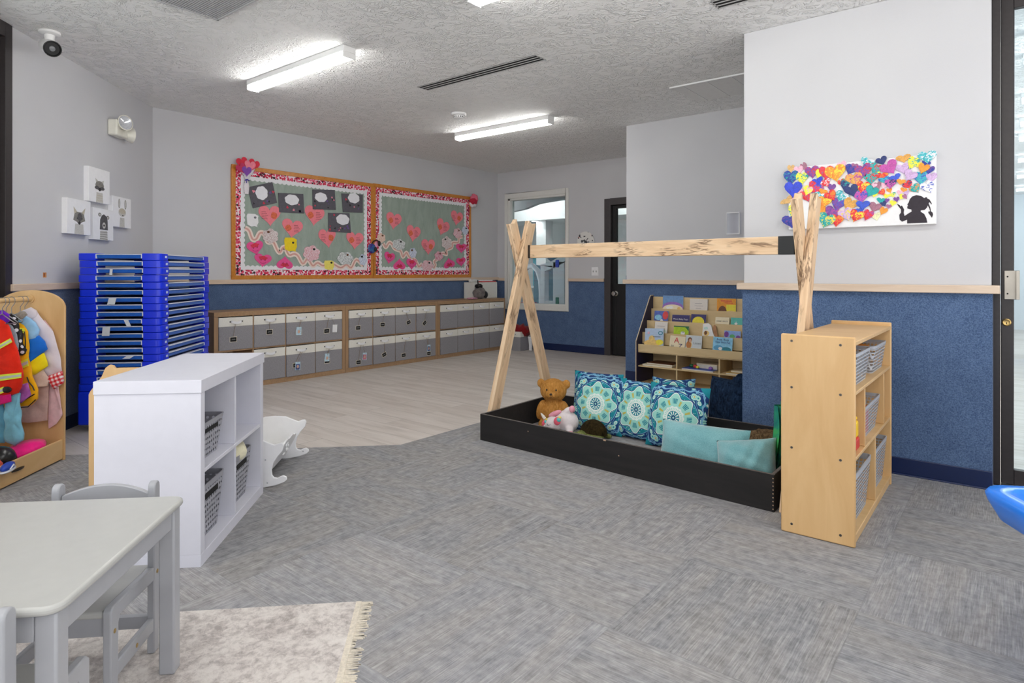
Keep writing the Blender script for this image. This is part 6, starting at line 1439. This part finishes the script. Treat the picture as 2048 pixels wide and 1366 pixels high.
book('purple picture book with a yellow circle, third on the second tier', 2, -2.333, 0.147, 0.712, [(E_(0,.52,.40,.34),YLW)], NAV, 0.012)
bk = book('cream picture book with arched dark lettering on the second tier', 2, -2.103, 0.131, 0.694, [], CRE, 0.012); title(bk, 'SWEET SPOTS', 0, 0.72, 0.017, INKB)
book('teal picture book with a white star, last on the second tier', 2, -1.953, 0.141, 0.696, [([(-.15+.12*math.cos(PI/2+2*PI*k/10)*(1 if k%2==0 else .45), .55+.22*math.sin(PI/2+2*PI*k/10)*(1 if k%2==0 else .45)) for k in range(10)],WHT), (E_(.4,.5,.14,.12),C('pinkish',(220,180,200)))], TEA, 0.012)
book('white picture book, first on the third tier', 1, -2.671, 0.131, 0.635, [(R_(-.3,.3,.75,.78),C('grey_text',(180,170,170),0)), (E_(.1,.5,.3,.12),C('mint',(190,220,214)))], C('ivory', (224,216,208), 0.03), 0.014)
book('lime green picture book with dark leaves, second on the third tier', 1, -2.463, 0.15, 0.605, [(R_(-.5,.5,.93,1),DGR), ([(.2,1),(.5,1),(.5,.7)],DGR), (E_(.12,.55,.14,.12),WHT), (E_(.09,.62,.025,.03),INKB), (E_(.16,.62,.025,.03),INKB)], GRN, 0.014)
bk = book('white shaped picture book with brown animal cut-out on the third tier', 1, -2.195, 0.135, 0.645, [(E_(-.2,.75,.15,.06),C('mint',(190,220,214))), (E_(-.15,.5,.2,.13),PCH), (E_(-.2,.52,.1,.1),BRN)], WHT, 0.012, shape=[(-.45,0),(.5,0),(.45,.35),(.3,.55),(.15,.9),(-.05,1.0),(-.42,.95)])
b = MB(); M = bk[1]; w_, h_ = bk[2], bk[3]; b.prism([(px*w_, pz*h_) for px, pz in [(.15,.2),(.62,.2),(.6,.45),(.45,.9),(.3,.95),(.22,.7)]], 0.006, 0.010, 'y', M=M); b.build('animal_flap', C('flap_brown', (170,120,80), 0.2), bk[0])
book('pale blue picture book with purple flowers, last on the third tier', 1, -1.974, 0.149, 0.587, [(E_(-.36,.75,.14,.2),C('violet',(120,60,150))), (E_(0,.62,.16,.14),C('leaf',(90,170,110))), (E_(.36,.55,.14,.16),C('violet',(120,60,150)))], C('periwinkle', (140,170,226), 0.12), 0.012)
book('large pale blue and yellow picture book, first on the lowest tier', 0, -2.696, 0.194, 0.579, [(E_(-.1,.35,.45,.16),PCH), (E_(.3,.40,.2,.12),YLW), (E_(-.12,.55,.16,.14),PCH), (E_(.34,.80,.12,.09),DTL), (E_(.34,.80,.08,.06),PLB), (R_(-.05,.35,.62,.64),INKB), (E_(-.3,.80,.06,.06),C('pinkish',(220,180,200)))], PLB, 0.014, rot=-0.04)
bk = book('cream alphabet picture book with a red A and a blue Z', 0, -2.466, 0.154, 0.520, [], CRE, 0.014, rot=0.05); title(bk, 'A', -0.05, 0.74, 0.075, REDb); title(bk, 'Z', 0.22, 0.42, 0.062, NAV); title(bk, 'to', -0.28, 0.42, 0.03, INKB)
bk = book('grey blue picture book with a dark haired child drawn on it', 0, -2.302, 0.154, 0.535, [(E_(-.28,.50,.17,.24),PCH), (E_(-.30,.50,.16,.18),C('jumper',(190,120,60))), (E_(-.24,.76,.13,.14),BRN), (E_(-.22,.72,.09,.10),C('skin',(214,168,140)))], C('cloud_grey', (206,212,216), 0.03), 0.014); title(bk, 'Listen', 0.22, 0.6, 0.030, C('grey_ink', (120,126,130), 0))
bk = book('light blue picture book with dark blue title, last on the lowest tier', 0, -2.034, 0.177, 0.536, [(E_(-.2,.45,.25,.14),C('wave',(90,160,200))), (E_(.2,.4,.25,.12),DTL), (E_(-.1,.42,.1,.08),WHT)], LBL, 0.012, rot=0.02); title(bk, 'Busy, Busy', 0, 0.88, 0.026, NAV); title(bk, 'Your First Fall', 0, 0.74, 0.024, C('title_blue', (40,70,140), 0))
book('green picture book at the end of the lowest tier, mostly behind the pillar edge', 0, -1.785, 0.12, 0.50, [], C('grass', (120,190,80), 0.12), 0.012)
def flat(lab, x, y, z, w, d, h, mat, rz):
    o = thing('board_book', lab, 'book', (x, y, z), rz, 'board books lying on the middle shelf')
    b = MB(); b.box(-w/2, w/2, -d/2, d/2, 0, h*0.78); b.build('pages', plain('book_pages', (226,222,210), 0.8, 0.05), o)
    b = MB(); b.box(-w/2-0.002, w/2+0.002, -d/2-0.002, d/2+0.002, h*0.78, h); b.build('cover', mat, o)
flat('cream board book at the bottom of the flat pile in the first cubby', -2.66, 5.67, 0.2255, 0.30, 0.22, 0.014, CRE, 0.02)
flat('brown board book on top of the flat pile in the first cubby', -2.64, 5.69, 0.2398, 0.27, 0.20, 0.013, BRN, -0.06)
flat('blue board book lying flat under the toys in the middle cubby', -2.25, 5.66, 0.2255, 0.30, 0.22, 0.014, BLU, -0.04)
flat('thick cream board book lying on the blue book in the middle cubby', -2.19, 5.72, 0.2398, 0.20, 0.16, 0.045, CRE, -0.1)
flat('tan board book at the bottom of the pile in the last cubby', -1.86, 5.66, 0.2255, 0.26, 0.22, 0.012, PCH, 0.03)
flat('cream board book on top of the pile in the last cubby', -1.84, 5.70, 0.2378, 0.24, 0.19, 0.013, CRE, -0.05)
for nm, lab, mt, (x,y,z), r in (('toy_bead', 'small red toy on the blue book in the bookcase', REDb, (-2.30,5.62,0.2553), 0.016), ('toy_bead', 'small green toy on the blue book in the bookcase', DGR, (-2.345,5.64,0.2553), 0.016), ('toy_bead', 'small yellow toy on the blue book in the bookcase', YLW, (-2.27,5.60,0.2523), 0.013), ('toy_bead', 'small lilac toy at the front of the blue book in the bookcase', PUR, (-2.14,5.585,0.2553), 0.016)):
    b = MB(); b.ell((0,0,0), (r*1.3, r, r), nu=14, nv=8); o = b.build(nm, mt, smooth=60); o.location = (x, y, z); tag(o, lab, 'toy', 'small toys in the bookcase')
# ---------------------------------------------------------------- dress-up rack and clothes
PR = (-4.445, 1.255); rzR = -PI/4          # local X along the rack front (out of frame), local Y into the room
PRL = PR + (0.004,)
def rthing(name, lab, cat, group=None): return thing(name, lab, cat, (PR[0], PR[1], 0.0), rzR, group)
t = rthing('clothes_rack', 'maple dress-up rack with a round topped end panel, against the angled wall', 'clothes rack')
arch = [(-0.37,0.0),(0,0.0),(0.004,0.925)] + [(-0.185+0.187*math.cos(a), 0.925+0.10*math.sin(a)) for a in [PI*0.06+PI*0.88*k/12 for k in range(13)]] + [(-0.374,0.925)]
for x in (-0.018, 1.08):
    b = MB(); b.prism(arch, x, x+0.018, 'x'); b.build('end_panel', MAPLE, t, bevel=0.004)
b = MB(); b.box(0, 1.08, -0.022, -0.006, 0.012, 0.128); b.build('front_rail', MAPLEH, t, bevel=0.003)
b = MB(); b.box(0, 1.08, -0.36, -0.022, 0.03, 0.045); b.build('bottom_board', MAPLEH, t)
b = MB(); b.box(0, 1.08, -0.37, -0.358, 0.012, 0.30); b.build('back_rail', MAPLEH, t)
b = MB(); b.lathe([(0.001,0),(0.018,0),(0.019,0.004),(0.0145,0.012),(0.0145,1.068),(0.019,1.076),(0.018,1.08),(0.001,1.08)], 18, M=Matrix.Translation((0,-0.19,0.972)) @ Matrix.Rotation(PI/2, 4, 'Y')); b.build('rod', MAPLEH, t, smooth=40)
b = MB(); b.lathe([(0.001,0),(0.026,0),(0.026,0.006),(0.001,0.006)], 18, M=Matrix.Translation((0,-0.19,0.972)) @ Matrix.Rotation(PI/2, 4, 'Y')); b.build('rod_socket', MAPLEH, t, smooth=40)
def hanger(lab, x):
    h = rthing('coat_hanger', lab, 'hanger', 'wire coat hangers on the rack rod')
    b = MB(); b.tube([(x, -0.19+0.019*math.cos(a), 0.972+0.019*math.sin(a)) for a in [PI*1.15-PI*1.2*k/10 for k in range(11)]] + [(x, -0.172, 0.955), (x, -0.19, 0.93), (x, -0.19, 0.895)], 0.0018, 6); b.build('hook', STEEL, h, smooth=60)
    b = MB(); b.tube([(x,-0.19,0.897),(x,-0.30,0.850),(x,-0.305,0.843),(x,-0.135,0.843),(x,-0.13,0.850),(x,-0.19,0.897)], 0.003, 6); b.build('shoulder_bar', STEEL, h, smooth=60)
def slab(name, par, x, poly, th, mat, seed=0, wave=0.006):
    """soft puffy cloth shape: the outline lies in the rack's y-z plane"""
    # refine the outline so folds and edges can bend
    P = []
    n = len(poly)
    for i in range(n):
        a, c = Vector(poly[i]), Vector(poly[(i+1) % n]); m = max(1, int((c-a).length/0.025))
        for k in range(m): P.append(a.lerp(c, k/m))
    cx = sum(p.x for p in P)/len(P); cz = sum(p.y for p in P)/len(P)
    rings = []
    for s, f in ((-0.5, 0.80), (-0.34, 0.94), (0, 1.0), (0.34, 0.94), (0.5, 0.80), (0.58, 0.55), (0.60, 0.25)):
        rings.append([(x + s*th + wave*math.sin(p.y*55+p.x*30+seed)*(f if s else 0.4), cx+(p.x-cx)*f, cz+(p.y-cz)*f) for p in P])
    b = MB(); b.loft(rings); return b.build(name, mat, par, smooth=80)
def band(name, par, x, top, bot, mats):
    b = MB()
    def quad(u0, u1, xx, m):
        for i in range(len(top)-1):
            f = lambda j, u: (top[j][0]*(1-u)+bot[j][0]*u, top[j][1]*(1-u)+bot[j][1]*u)
            b.prism([f(i,u0), f(i+1,u0), f(i+1,u1), f(i,u1)], xx-0.004, xx, 'x', m)
    quad(0, 1, x, mats[0]); quad(0.3, 0.72, x+0.0012, mats[1]); return b.build(name, None, par)
REFY = plain('reflective_yellow', (228,240,70), 0.4, 0.05); REFS = plain('reflective_silver', (190,200,196), 0.3, 0.08)
RD = fabric('coat_red', (226,40,16), 0.12, 0.7, 14); MAG = fabric('magenta_cloth', (214,30,120), 0.12)
# white coat with gingham cuff
t = rthing('dress_up_coat', 'white dress-up coat with a red gingham cuff, nearest the end panel', 'costume')
WC = fabric('coat_white', (222,212,220), 0.05, 0.8, 14)
slab('sleeve', t, 0.045, [(-0.36,0.80),(-0.33,0.85),(-0.19,0.906),(-0.15,0.919),(-0.129,0.91),(-0.106,0.873),(-0.065,0.818),(-0.036,0.781),(-0.014,0.708),(0.008,0.611),(0.015,0.542),(-0.057,0.512),(-0.099,0.563),(-0.125,0.645),(-0.30,0.60),(-0.36,0.62)], 0.03, WC, 1)
def m_ging():
    tt = NT('gingham_red'); x, y, z = tt.sep(); f = lambda q: tt.math('GREATER_THAN', tt.math('FRACT', tt.math('MULTIPLY', q, 42)), 0.5)
    d1 = tt.math('ADD', y, tt.math('MULTIPLY', z, 0.35)); d2 = tt.math('SUBTRACT', z, tt.math('MULTIPLY', y, 0.35))
    s = tt.math('MULTIPLY', tt.math('ADD', f(d1), f(d2)), 0.5); tt.base(tt.ramp(s, [(0.0, rgb(238,226,228)), (0.5, rgb(222,110,116)), (1.0, rgb(200,24,36))], 'CONSTANT')); tt.set(Roughness=0.8); return tt.mat
slab('gingham_cuff', t, 0.050, [(-0.070,0.515),(0.019,0.546),(0.025,0.473),(-0.024,0.438)], 0.032, m_ging(), 2, 0.003)
slab('collar', t, 0.055, [(-0.20,0.905),(-0.15,0.926),(-0.12,0.905),(-0.115,0.868),(-0.15,0.85),(-0.19,0.87)], 0.026, WC, 4)
hanger('wire coat hanger holding the white coat', 0.045)
t = rthing('tulle_skirt', 'pale pink tulle skirt hanging long at the end panel', 'costume')
TUL = fabric('tulle_pink', (226,186,190), 0.1, 0.8, 30); MAU = fabric('tulle_mauve', (196,164,156), 0.1, 0.8, 30)
slab('skirt', t, 0.014, [(-0.10,0.85),(-0.055,0.787),(-0.039,0.668),(-0.017,0.398),(0.0,0.278),(-0.033,0.226),(-0.078,0.197),(-0.072,0.37),(-0.111,0.49),(-0.105,0.668)], 0.014, TUL, 3, 0.003)
t = rthing('tulle_petticoat', 'mauve tulle petticoat hanging in front of the end panel', 'costume')
slab('skirt', t, 0.046, [(-0.113,0.62),(-0.058,0.551),(-0.058,0.432),(-0.066,0.254),(-0.168,0.242),(-0.30,0.26),(-0.30,0.6),(-0.168,0.66)], 0.010, MAU, 5, 0.004)
t = rthing('princess_dress', 'light blue, blue and yellow princess dress on the rack', 'costume')
slab('bodice', t, 0.085, [(-0.30,0.83),(-0.21,0.875),(-0.173,0.885),(-0.14,0.868),(-0.106,0.84),(-0.085,0.795),(-0.098,0.745),(-0.135,0.732),(-0.28,0.72)], 0.034, fabric('dress_light_blue', (150,196,236), 0.12, 0.6, 20), 2)
slab('overskirt', t, 0.085, [(-0.28,0.73),(-0.144,0.733),(-0.089,0.763),(-0.056,0.727),(-0.039,0.681),(-0.089,0.637),(-0.131,0.593),(-0.28,0.60)], 0.034, fabric('dress_blue', (20,110,214), 0.12, 0.5, 12), 3)
slab('skirt', t, 0.083, [(-0.28,0.60),(-0.131,0.598),(-0.089,0.640),(-0.06,0.660),(-0.039,0.582),(-0.073,0.556),(-0.11,0.531),(-0.28,0.52)], 0.032, fabric('dress_yellow', (244,222,20), 0.08, 0.5, 12), 4)
slab('lining', t, 0.066, [(-0.28,0.53),(-0.122,0.54),(-0.076,0.560),(-0.047,0.511),(-0.051,0.461),(-0.106,0.453),(-0.28,0.46)], 0.02, fabric('lining_beige', (214,190,176), 0.06), 5)
hanger('wire coat hanger holding the blue and yellow dress', 0.085)
t = rthing('yellow_jacket', 'golden yellow dress-up fire jacket with black piping on the rack', 'costume')
YJ = fabric('jacket_yellow', (246,178,10), 0.1, 0.6, 14)
slab('body', t, 0.125, [(-0.30,0.82),(-0.22,0.85),(-0.178,0.845),(-0.147,0.825),(-0.123,0.79),(-0.118,0.723),(-0.118,0.642),(-0.11,0.588),(-0.098,0.53),(-0.081,0.485),(-0.069,0.446),(-0.067,0.40),(-0.106,0.361),(-0.20,0.352),(-0.30,0.36)], 0.034, YJ, 1)
band('reflective_band', t, 0.149, [(-0.165,0.612),(-0.112,0.636)], [(-0.163,0.567),(-0.109,0.593)], (REFY, REFS))
band('reflective_band', t, 0.150, [(-0.185,0.822),(-0.130,0.806)], [(-0.18,0.80),(-0.125,0.78)], (REFY, REFY))
b = MB()
for ps in ([(-0.145,0.795),(-0.158,0.74),(-0.162,0.67),(-0.14,0.655),(-0.124,0.665),(-0.123,0.74),(-0.128,0.79),(-0.145,0.795)], [(-0.115,0.53),(-0.105,0.50),(-0.085,0.475),(-0.075,0.45)], [(-0.19,0.385),(-0.13,0.395),(-0.075,0.43)], [(-0.20,0.352),(-0.11,0.357),(-0.068,0.398)]): b.tube([(0.149, y, z) for y, z in ps], 0.003, 6)
b.build('black_piping', BLACK, t, smooth=60)
def m_dots():
    tt = NT('polka_dots'); d = tt.voro(30, rand=0.25); tt.base(tt.mix(tt.math('LESS_THAN', d, 0.30), rgb(22,20,24), rgb(226,222,228))); tt.set(Roughness=0.6); return tt.mat
t = rthing('polka_dot_dress', 'black dress with white polka dots beside the red fire coat', 'costume'); PD = m_dots()
slab('puff_sleeve', t, 0.158, [(-0.30,0.85),(-0.216,0.874),(-0.191,0.893),(-0.159,0.870),(-0.155,0.829),(-0.148,0.793),(-0.159,0.766),(-0.19,0.79),(-0.30,0.80)], 0.03, PD, 2)
slab('sleeve_cuff', t, 0.156, [(-0.20,0.79),(-0.165,0.800),(-0.141,0.806),(-0.133,0.775),(-0.133,0.722),(-0.115,0.682),(-0.125,0.66),(-0.153,0.652),(-0.20,0.66)], 0.03, PD, 3)
t = rthing('grey_tunic', 'grey dress-up tunic between the red coat and the polka dot dress', 'costume')
slab('body', t, 0.182, [(-0.30,0.82),(-0.195,0.845),(-0.17,0.826),(-0.150,0.777),(-0.136,0.724),(-0.138,0.690),(-0.165,0.68),(-0.30,0.68)], 0.022, fabric('tunic_grey', (150,160,172), 0.1), 4)
slab('collar', t, 0.135, [(-0.20,0.870),(-0.188,0.885),(-0.156,0.910),(-0.131,0.904),(-0.121,0.887),(-0.15,0.86),(-0.18,0.855)], 0.016, fabric('collar_taupe', (150,140,130), 0.25, 0.8, 90), 5)
hanger('wire coat hanger holding the grey tunic', 0.16)
t = rthing('purple_cape', 'purple tulle cape on the rack behind the red fire coat', 'costume')
slab('cape', t, 0.205, [(-0.34,0.80),(-0.255,0.905),(-0.207,0.920),(-0.171,0.893),(-0.172,0.855),(-0.195,0.835),(-0.25,0.80)], 0.026, fabric('cape_purple', (112,40,190), 0.25, 0.7, 40), 6)
slab('hem', t, 0.176, [(-0.20,0.49),(-0.144,0.488),(-0.091,0.501),(-0.078,0.429),(-0.126,0.385),(-0.20,0.40)], 0.02, fabric('cape_lilac', (170,90,170), 0.2, 0.7, 40), 2)
hanger('wire coat hanger holding the purple cape', 0.205)
t = rthing('fire_coat', 'red dress-up fire coat with yellow and silver bands', 'costume')
slab('body', t, 0.236, [(-0.34,0.83),(-0.268,0.866),(-0.209,0.872),(-0.185,0.861),(-0.157,0.835),(-0.133,0.774),(-0.125,0.74),(-0.097,0.653),(-0.085,0.592),(-0.079,0.549),(-0.085,0.493),(-0.105,0.454),(-0.169,0.434),(-0.268,0.423),(-0.34,0.43)], 0.040, RD, 1)
band('reflective_band', t, 0.2645, [(-0.30,0.665),(-0.25,0.698),(-0.178,0.736),(-0.131,0.764)], [(-0.30,0.626),(-0.25,0.659),(-0.186,0.704),(-0.122,0.742)], (REFY, REFS))
band('reflective_band', t, 0.2645, [(-0.205,0.560),(-0.075,0.572)], [(-0.208,0.524),(-0.075,0.543)], (REFY, REFS))
band('reflective_band', t, 0.2645, [(-0.32,0.428),(-0.25,0.461),(-0.165,0.496)], [(-0.32,0.394),(-0.25,0.430),(-0.165,0.462)], (REFY, REFS))
b = MB(); b.ell((0.262,-0.15,0.478), (0.006,0.026,0.018), nu=14, nv=8); b.build('cuff_tab', BLACK, t, smooth=60)
hanger('wire coat hanger holding the red fire coat', 0.236)
t = rthing('magenta_skirt', 'magenta satin skirt showing just under the red fire coat', 'costume')
slab('skirt', t, 0.250, [(-0.30,0.44),(-0.137,0.45),(-0.132,0.409),(-0.202,0.388),(-0.30,0.40)], 0.014, MAG, 3)
t = rthing('blue_gown', 'long pale blue gown hanging under the red fire coat', 'costume')
GW = fabric('gown_pale_blue', (126,190,214), 0.18, 0.6, 16); GW2 = fabric('gown_teal_blue', (96,160,188), 0.18, 0.6, 16)
slab('skirt', t, 0.214, [(-0.19,0.42),(-0.116,0.453),(-0.106,0.297),(-0.092,0.184),(-0.137,0.151),(-0.19,0.175)], 0.03, GW, 2, 0.008)
slab('skirt_fold', t, 0.212, [(-0.34,0.44),(-0.20,0.42),(-0.185,0.25),(-0.19,0.17),(-0.34,0.165)], 0.02, GW2, 4, 0.008)
# things in the bottom of the rack
def rloc(x, y, z): p = Matrix.Rotation(rzR, 4, 'Z') @ Vector((x, y, 0)); return (PR[0]+p.x, PR[1]+p.y, z)
b = MB(); b.ell((0,0,0), (0.135,0.10,0.045), nu=30, nv=16, fn=lambda p: p*(1+0.10*math.sin(p.x*38+p.y*30)*math.cos(p.x*20))); o = b.build('satin_cushion', fabric('satin_hot_pink', (238,16,130), 0.2, 0.45, 16, 0.1), smooth=60); o.location = rloc(0.155, -0.135, 0.108); o.rotation_euler = (0.12,0.12,rzR); tag(o, 'hot pink satin cushion in the bottom of the clothes rack', 'cushion')
t = thing('toy_helmet', 'black dress-up helmet in the bottom of the clothes rack', 'helmet', rloc(0.40, -0.10, 0.045), rzR)
b = MB(); b.ell((0,0,0.075), (0.085,0.075,0.078), nu=26, nv=16); b.build('shell', plain('helmet_black', (20,20,22), 0.25, 0.1), t, smooth=60)
b = MB(); b.lathe([(0.07,0.035),(0.108,0.026),(0.108,0.032),(0.07,0.046)], 28, caps=False); b.build('brim', plain('helmet_black', (20,20,22), 0.25, 0.1), t, smooth=60)
t = thing('fabric_vest', 'crumpled orange and red vest piled beside the black helmet', 'costume', rloc(0.55, -0.11, 0.045), rzR)
b = MB(); b.ell((0,0,0.06), (0.13,0.10,0.065), nu=24, nv=14, fn=lambda p: p*(1+0.14*math.sin(p.x*55+p.z*40)*math.cos(p.y*50))); b.build('body', fabric('vest_orange', (214,70,24), 0.25, 0.7, 20), t, smooth=60)
b = MB(); b.ell((0.08,-0.03,0.09), (0.075,0.06,0.05), nu=18, nv=12, fn=lambda p: p*(1+0.15*math.sin(p.x*70))); b.build('red_collar', fabric('vest_red', (190,24,20), 0.25), t, smooth=60)
b = MB(); b.tube([(-0.06,0.085,0.05),(0.0,0.095,0.075),(0.06,0.085,0.05),(0.02,0.09,0.03)], 0.010, 8); b.build('black_strap', BLACK, t, smooth=60)
t = thing('toy_shoe', 'blue and white toy shoe lying over the front rail of the clothes rack', 'shoe', rloc(0.50, 0.006, 0.098), rzR+0.2)
b = MB(); b.ell((0,0,0.02), (0.065,0.024,0.022), nu=22, nv=12); b.build('upper', plain('shoe_blue', (30,70,180), 0.4, 0.1), t, smooth=60)
b = MB(); b.ell((0,0.001,0.003), (0.072,0.026,0.010), nu=22, nv=8); b.build('sole', plain('shoe_white', (226,228,236), 0.5, 0.03), t, smooth=60)
b = MB(); b.tube([(-0.03,0.022,0.012),(0.0,0.027,0.030),(0.03,0.022,0.012)], 0.004, 6); b.build('white_stripe', plain('shoe_white', (226,228,236), 0.5, 0.03), t, smooth=60)
b = MB(); b.ell((0,0,0), (0.05,0.03,0.025), nu=16, nv=10); o = b.build('red_pouch', fabric('pouch_red', (196,30,24), 0.15), smooth=60); o.location = rloc(0.62, -0.05, 0.165); tag(o, 'small red pouch on the pile in the clothes rack', 'pouch')

# ---------------------------------------------------------------- playhouse seen through the inside window
t = thing('playhouse', 'pale grey plastic playhouse with arched openings behind the inside window', 'playhouse', (-5.75, 8.2, 0))
PHM = plain('playhouse_grey', (214,218,226), 0.4, 0.02)
b = MB(); y0, y1 = -0.06, 0.06; ox = 5.75
for x0, x1, z0, z1 in ((-5.915, -5.83, 0, 1.245), (-5.67, -5.44, 0, 1.30), (-5.83, -5.67, 0, 0.676)): b.box(x0+ox, x1+ox, y0, y1, z0, z1)
b.prism([(-0.165,1.245),(0.08,1.20),(0.31,1.30),(0.31,1.40),(0.16,1.36),(0.0,1.29),(-0.165,1.262)], y0, y1, 'y')
b.prism([(-0.08,1.15),(0.08,1.2),(0.08,1.24),(-0.08,1.25)], y0, y1, 'y'); b.build('side_wall', PHM, t, bevel=0.015)
b = MB(); b.tube([(-0.62,0,0.0),(-0.62,0,0.95),(-0.58,0,1.12),(-0.48,0,1.22),(-0.36,0,1.24),(-0.26,0,1.16),(-0.20,0,1.0),(-0.185,0,0.8),(-0.185,0,0.0)], 0.045, 12); b.build('arch', PHM, t, smooth=60)
b = MB(); b.lathe([(0.135,-0.02),(0.16,-0.02),(0.16,0.02),(0.135,0.02),(0.135,-0.02)], 30, M=Matrix.Translation((0.0,0.5,0.87)) @ Matrix.Rotation(PI/2, 4, 'X'), caps=False); b.build('round_opening', WHITEP, t, smooth=40)
b = MB(); b.box(0.135,0.20,-0.075,-0.055,1.21,1.33); b.build('blue_catch', plain('catch_blue', (30,70,200), 0.4, 0.03), t, bevel=0.02)
b = MB(); b.box(0.135,0.20,-0.075,-0.055,0.60,0.74); b.build('green_catch', plain('catch_green', (40,110,96), 0.4, 0.03), t, bevel=0.02)
b = MB(); b.prism([(-0.06,1.30),(0.2,1.40),(0.2,1.48),(-0.15,1.36)], 0.1, 0.5, 'y'); b.box(-0.75, 0.05, 0.55, 0.6, 0, 1.26); b.build('blue_roof', plain('roof_teal_blue', (36,88,110), 0.4, 0.05), t)
b = MB(); b.box(-0.3, 0.12, -0.2, -0.1, 0.55, 0.66); o = b.build('toy_bin', plain('bin_coral', (214,70,96), 0.5, 0.1), bevel=0.02); o.location = (-5.9, 8.0, 0); tag(o, 'red toy bin on the floor behind the inside window', 'toy bin')
for v in o.data.vertices: v.co.z -= 0.0
t = thing('far_shelf', 'white shelf by the far wall of the room beyond the inside window', 'shelf unit', (-7.6, 10.9, 0))
b = MB(); b.box(-0.5, 0.5, -0.15, 0.15, 0, 0.04); b.box(-0.5, 0.5, -0.15, 0.15, 0.8, 0.84); b.box(-0.5, -0.46, -0.15, 0.15, 0, 0.8); b.box(0.46, 0.5, -0.15, 0.15, 0, 0.8); b.build('carcass', WHITEP, t)

# ---------------------------------------------------------------- light and camera
w = bpy.data.worlds.new('daylight'); sc.world = w; w.use_nodes = True
bg = w.node_tree.nodes['Background']; bg.inputs[1].default_value = 1.0
_n = w.node_tree.nodes; _tc = _n.new('ShaderNodeTexCoord'); _sx = _n.new('ShaderNodeSeparateXYZ'); _mr = _n.new('ShaderNodeMapRange'); _cr = _n.new('ShaderNodeMix'); _cr.data_type = 'RGBA'
w.node_tree.links.new(_tc.outputs['Generated'], _sx.inputs[0]); w.node_tree.links.new(_sx.outputs[2], _mr.inputs[0])
_mr.inputs[1].default_value = -0.15; _mr.inputs[2].default_value = 0.15
w.node_tree.links.new(_mr.outputs[0], _cr.inputs[0]); _cr.inputs[6].default_value = (2.1, 2.06, 1.98, 1); _cr.inputs[7].default_value = (0.86, 0.90, 0.96, 1)   # lower half brightened as added uplight for the ceiling, plain sky tone above
w.node_tree.links.new(_cr.outputs[2], bg.inputs[0])
cam = bpy.data.cameras.new('camera'); co = bpy.data.objects.new('camera', cam); COL.objects.link(co)
cam.sensor_width = 36; cam.lens = 36*1250/2048; cam.shift_y = -(683-545)/2048; cam.clip_start = 0.05
co.location = (0, 0, 1.13); co.rotation_euler = (PI/2, 0, math.radians(38.6)); sc.camera = co
sc.view_settings.view_transform = 'Standard'; sc.view_settings.look = 'None'; sc.view_settings.gamma = 1; sc.view_settings.use_curve_mapping = False
sc.view_settings.exposure = 0.56
sc.cycles.max_bounces = 10; sc.cycles.diffuse_bounces = 5; sc.cycles.transparent_max_bounces = 16; sc.cycles.use_denoising = True
sc.cycles.sample_clamp_indirect = 4
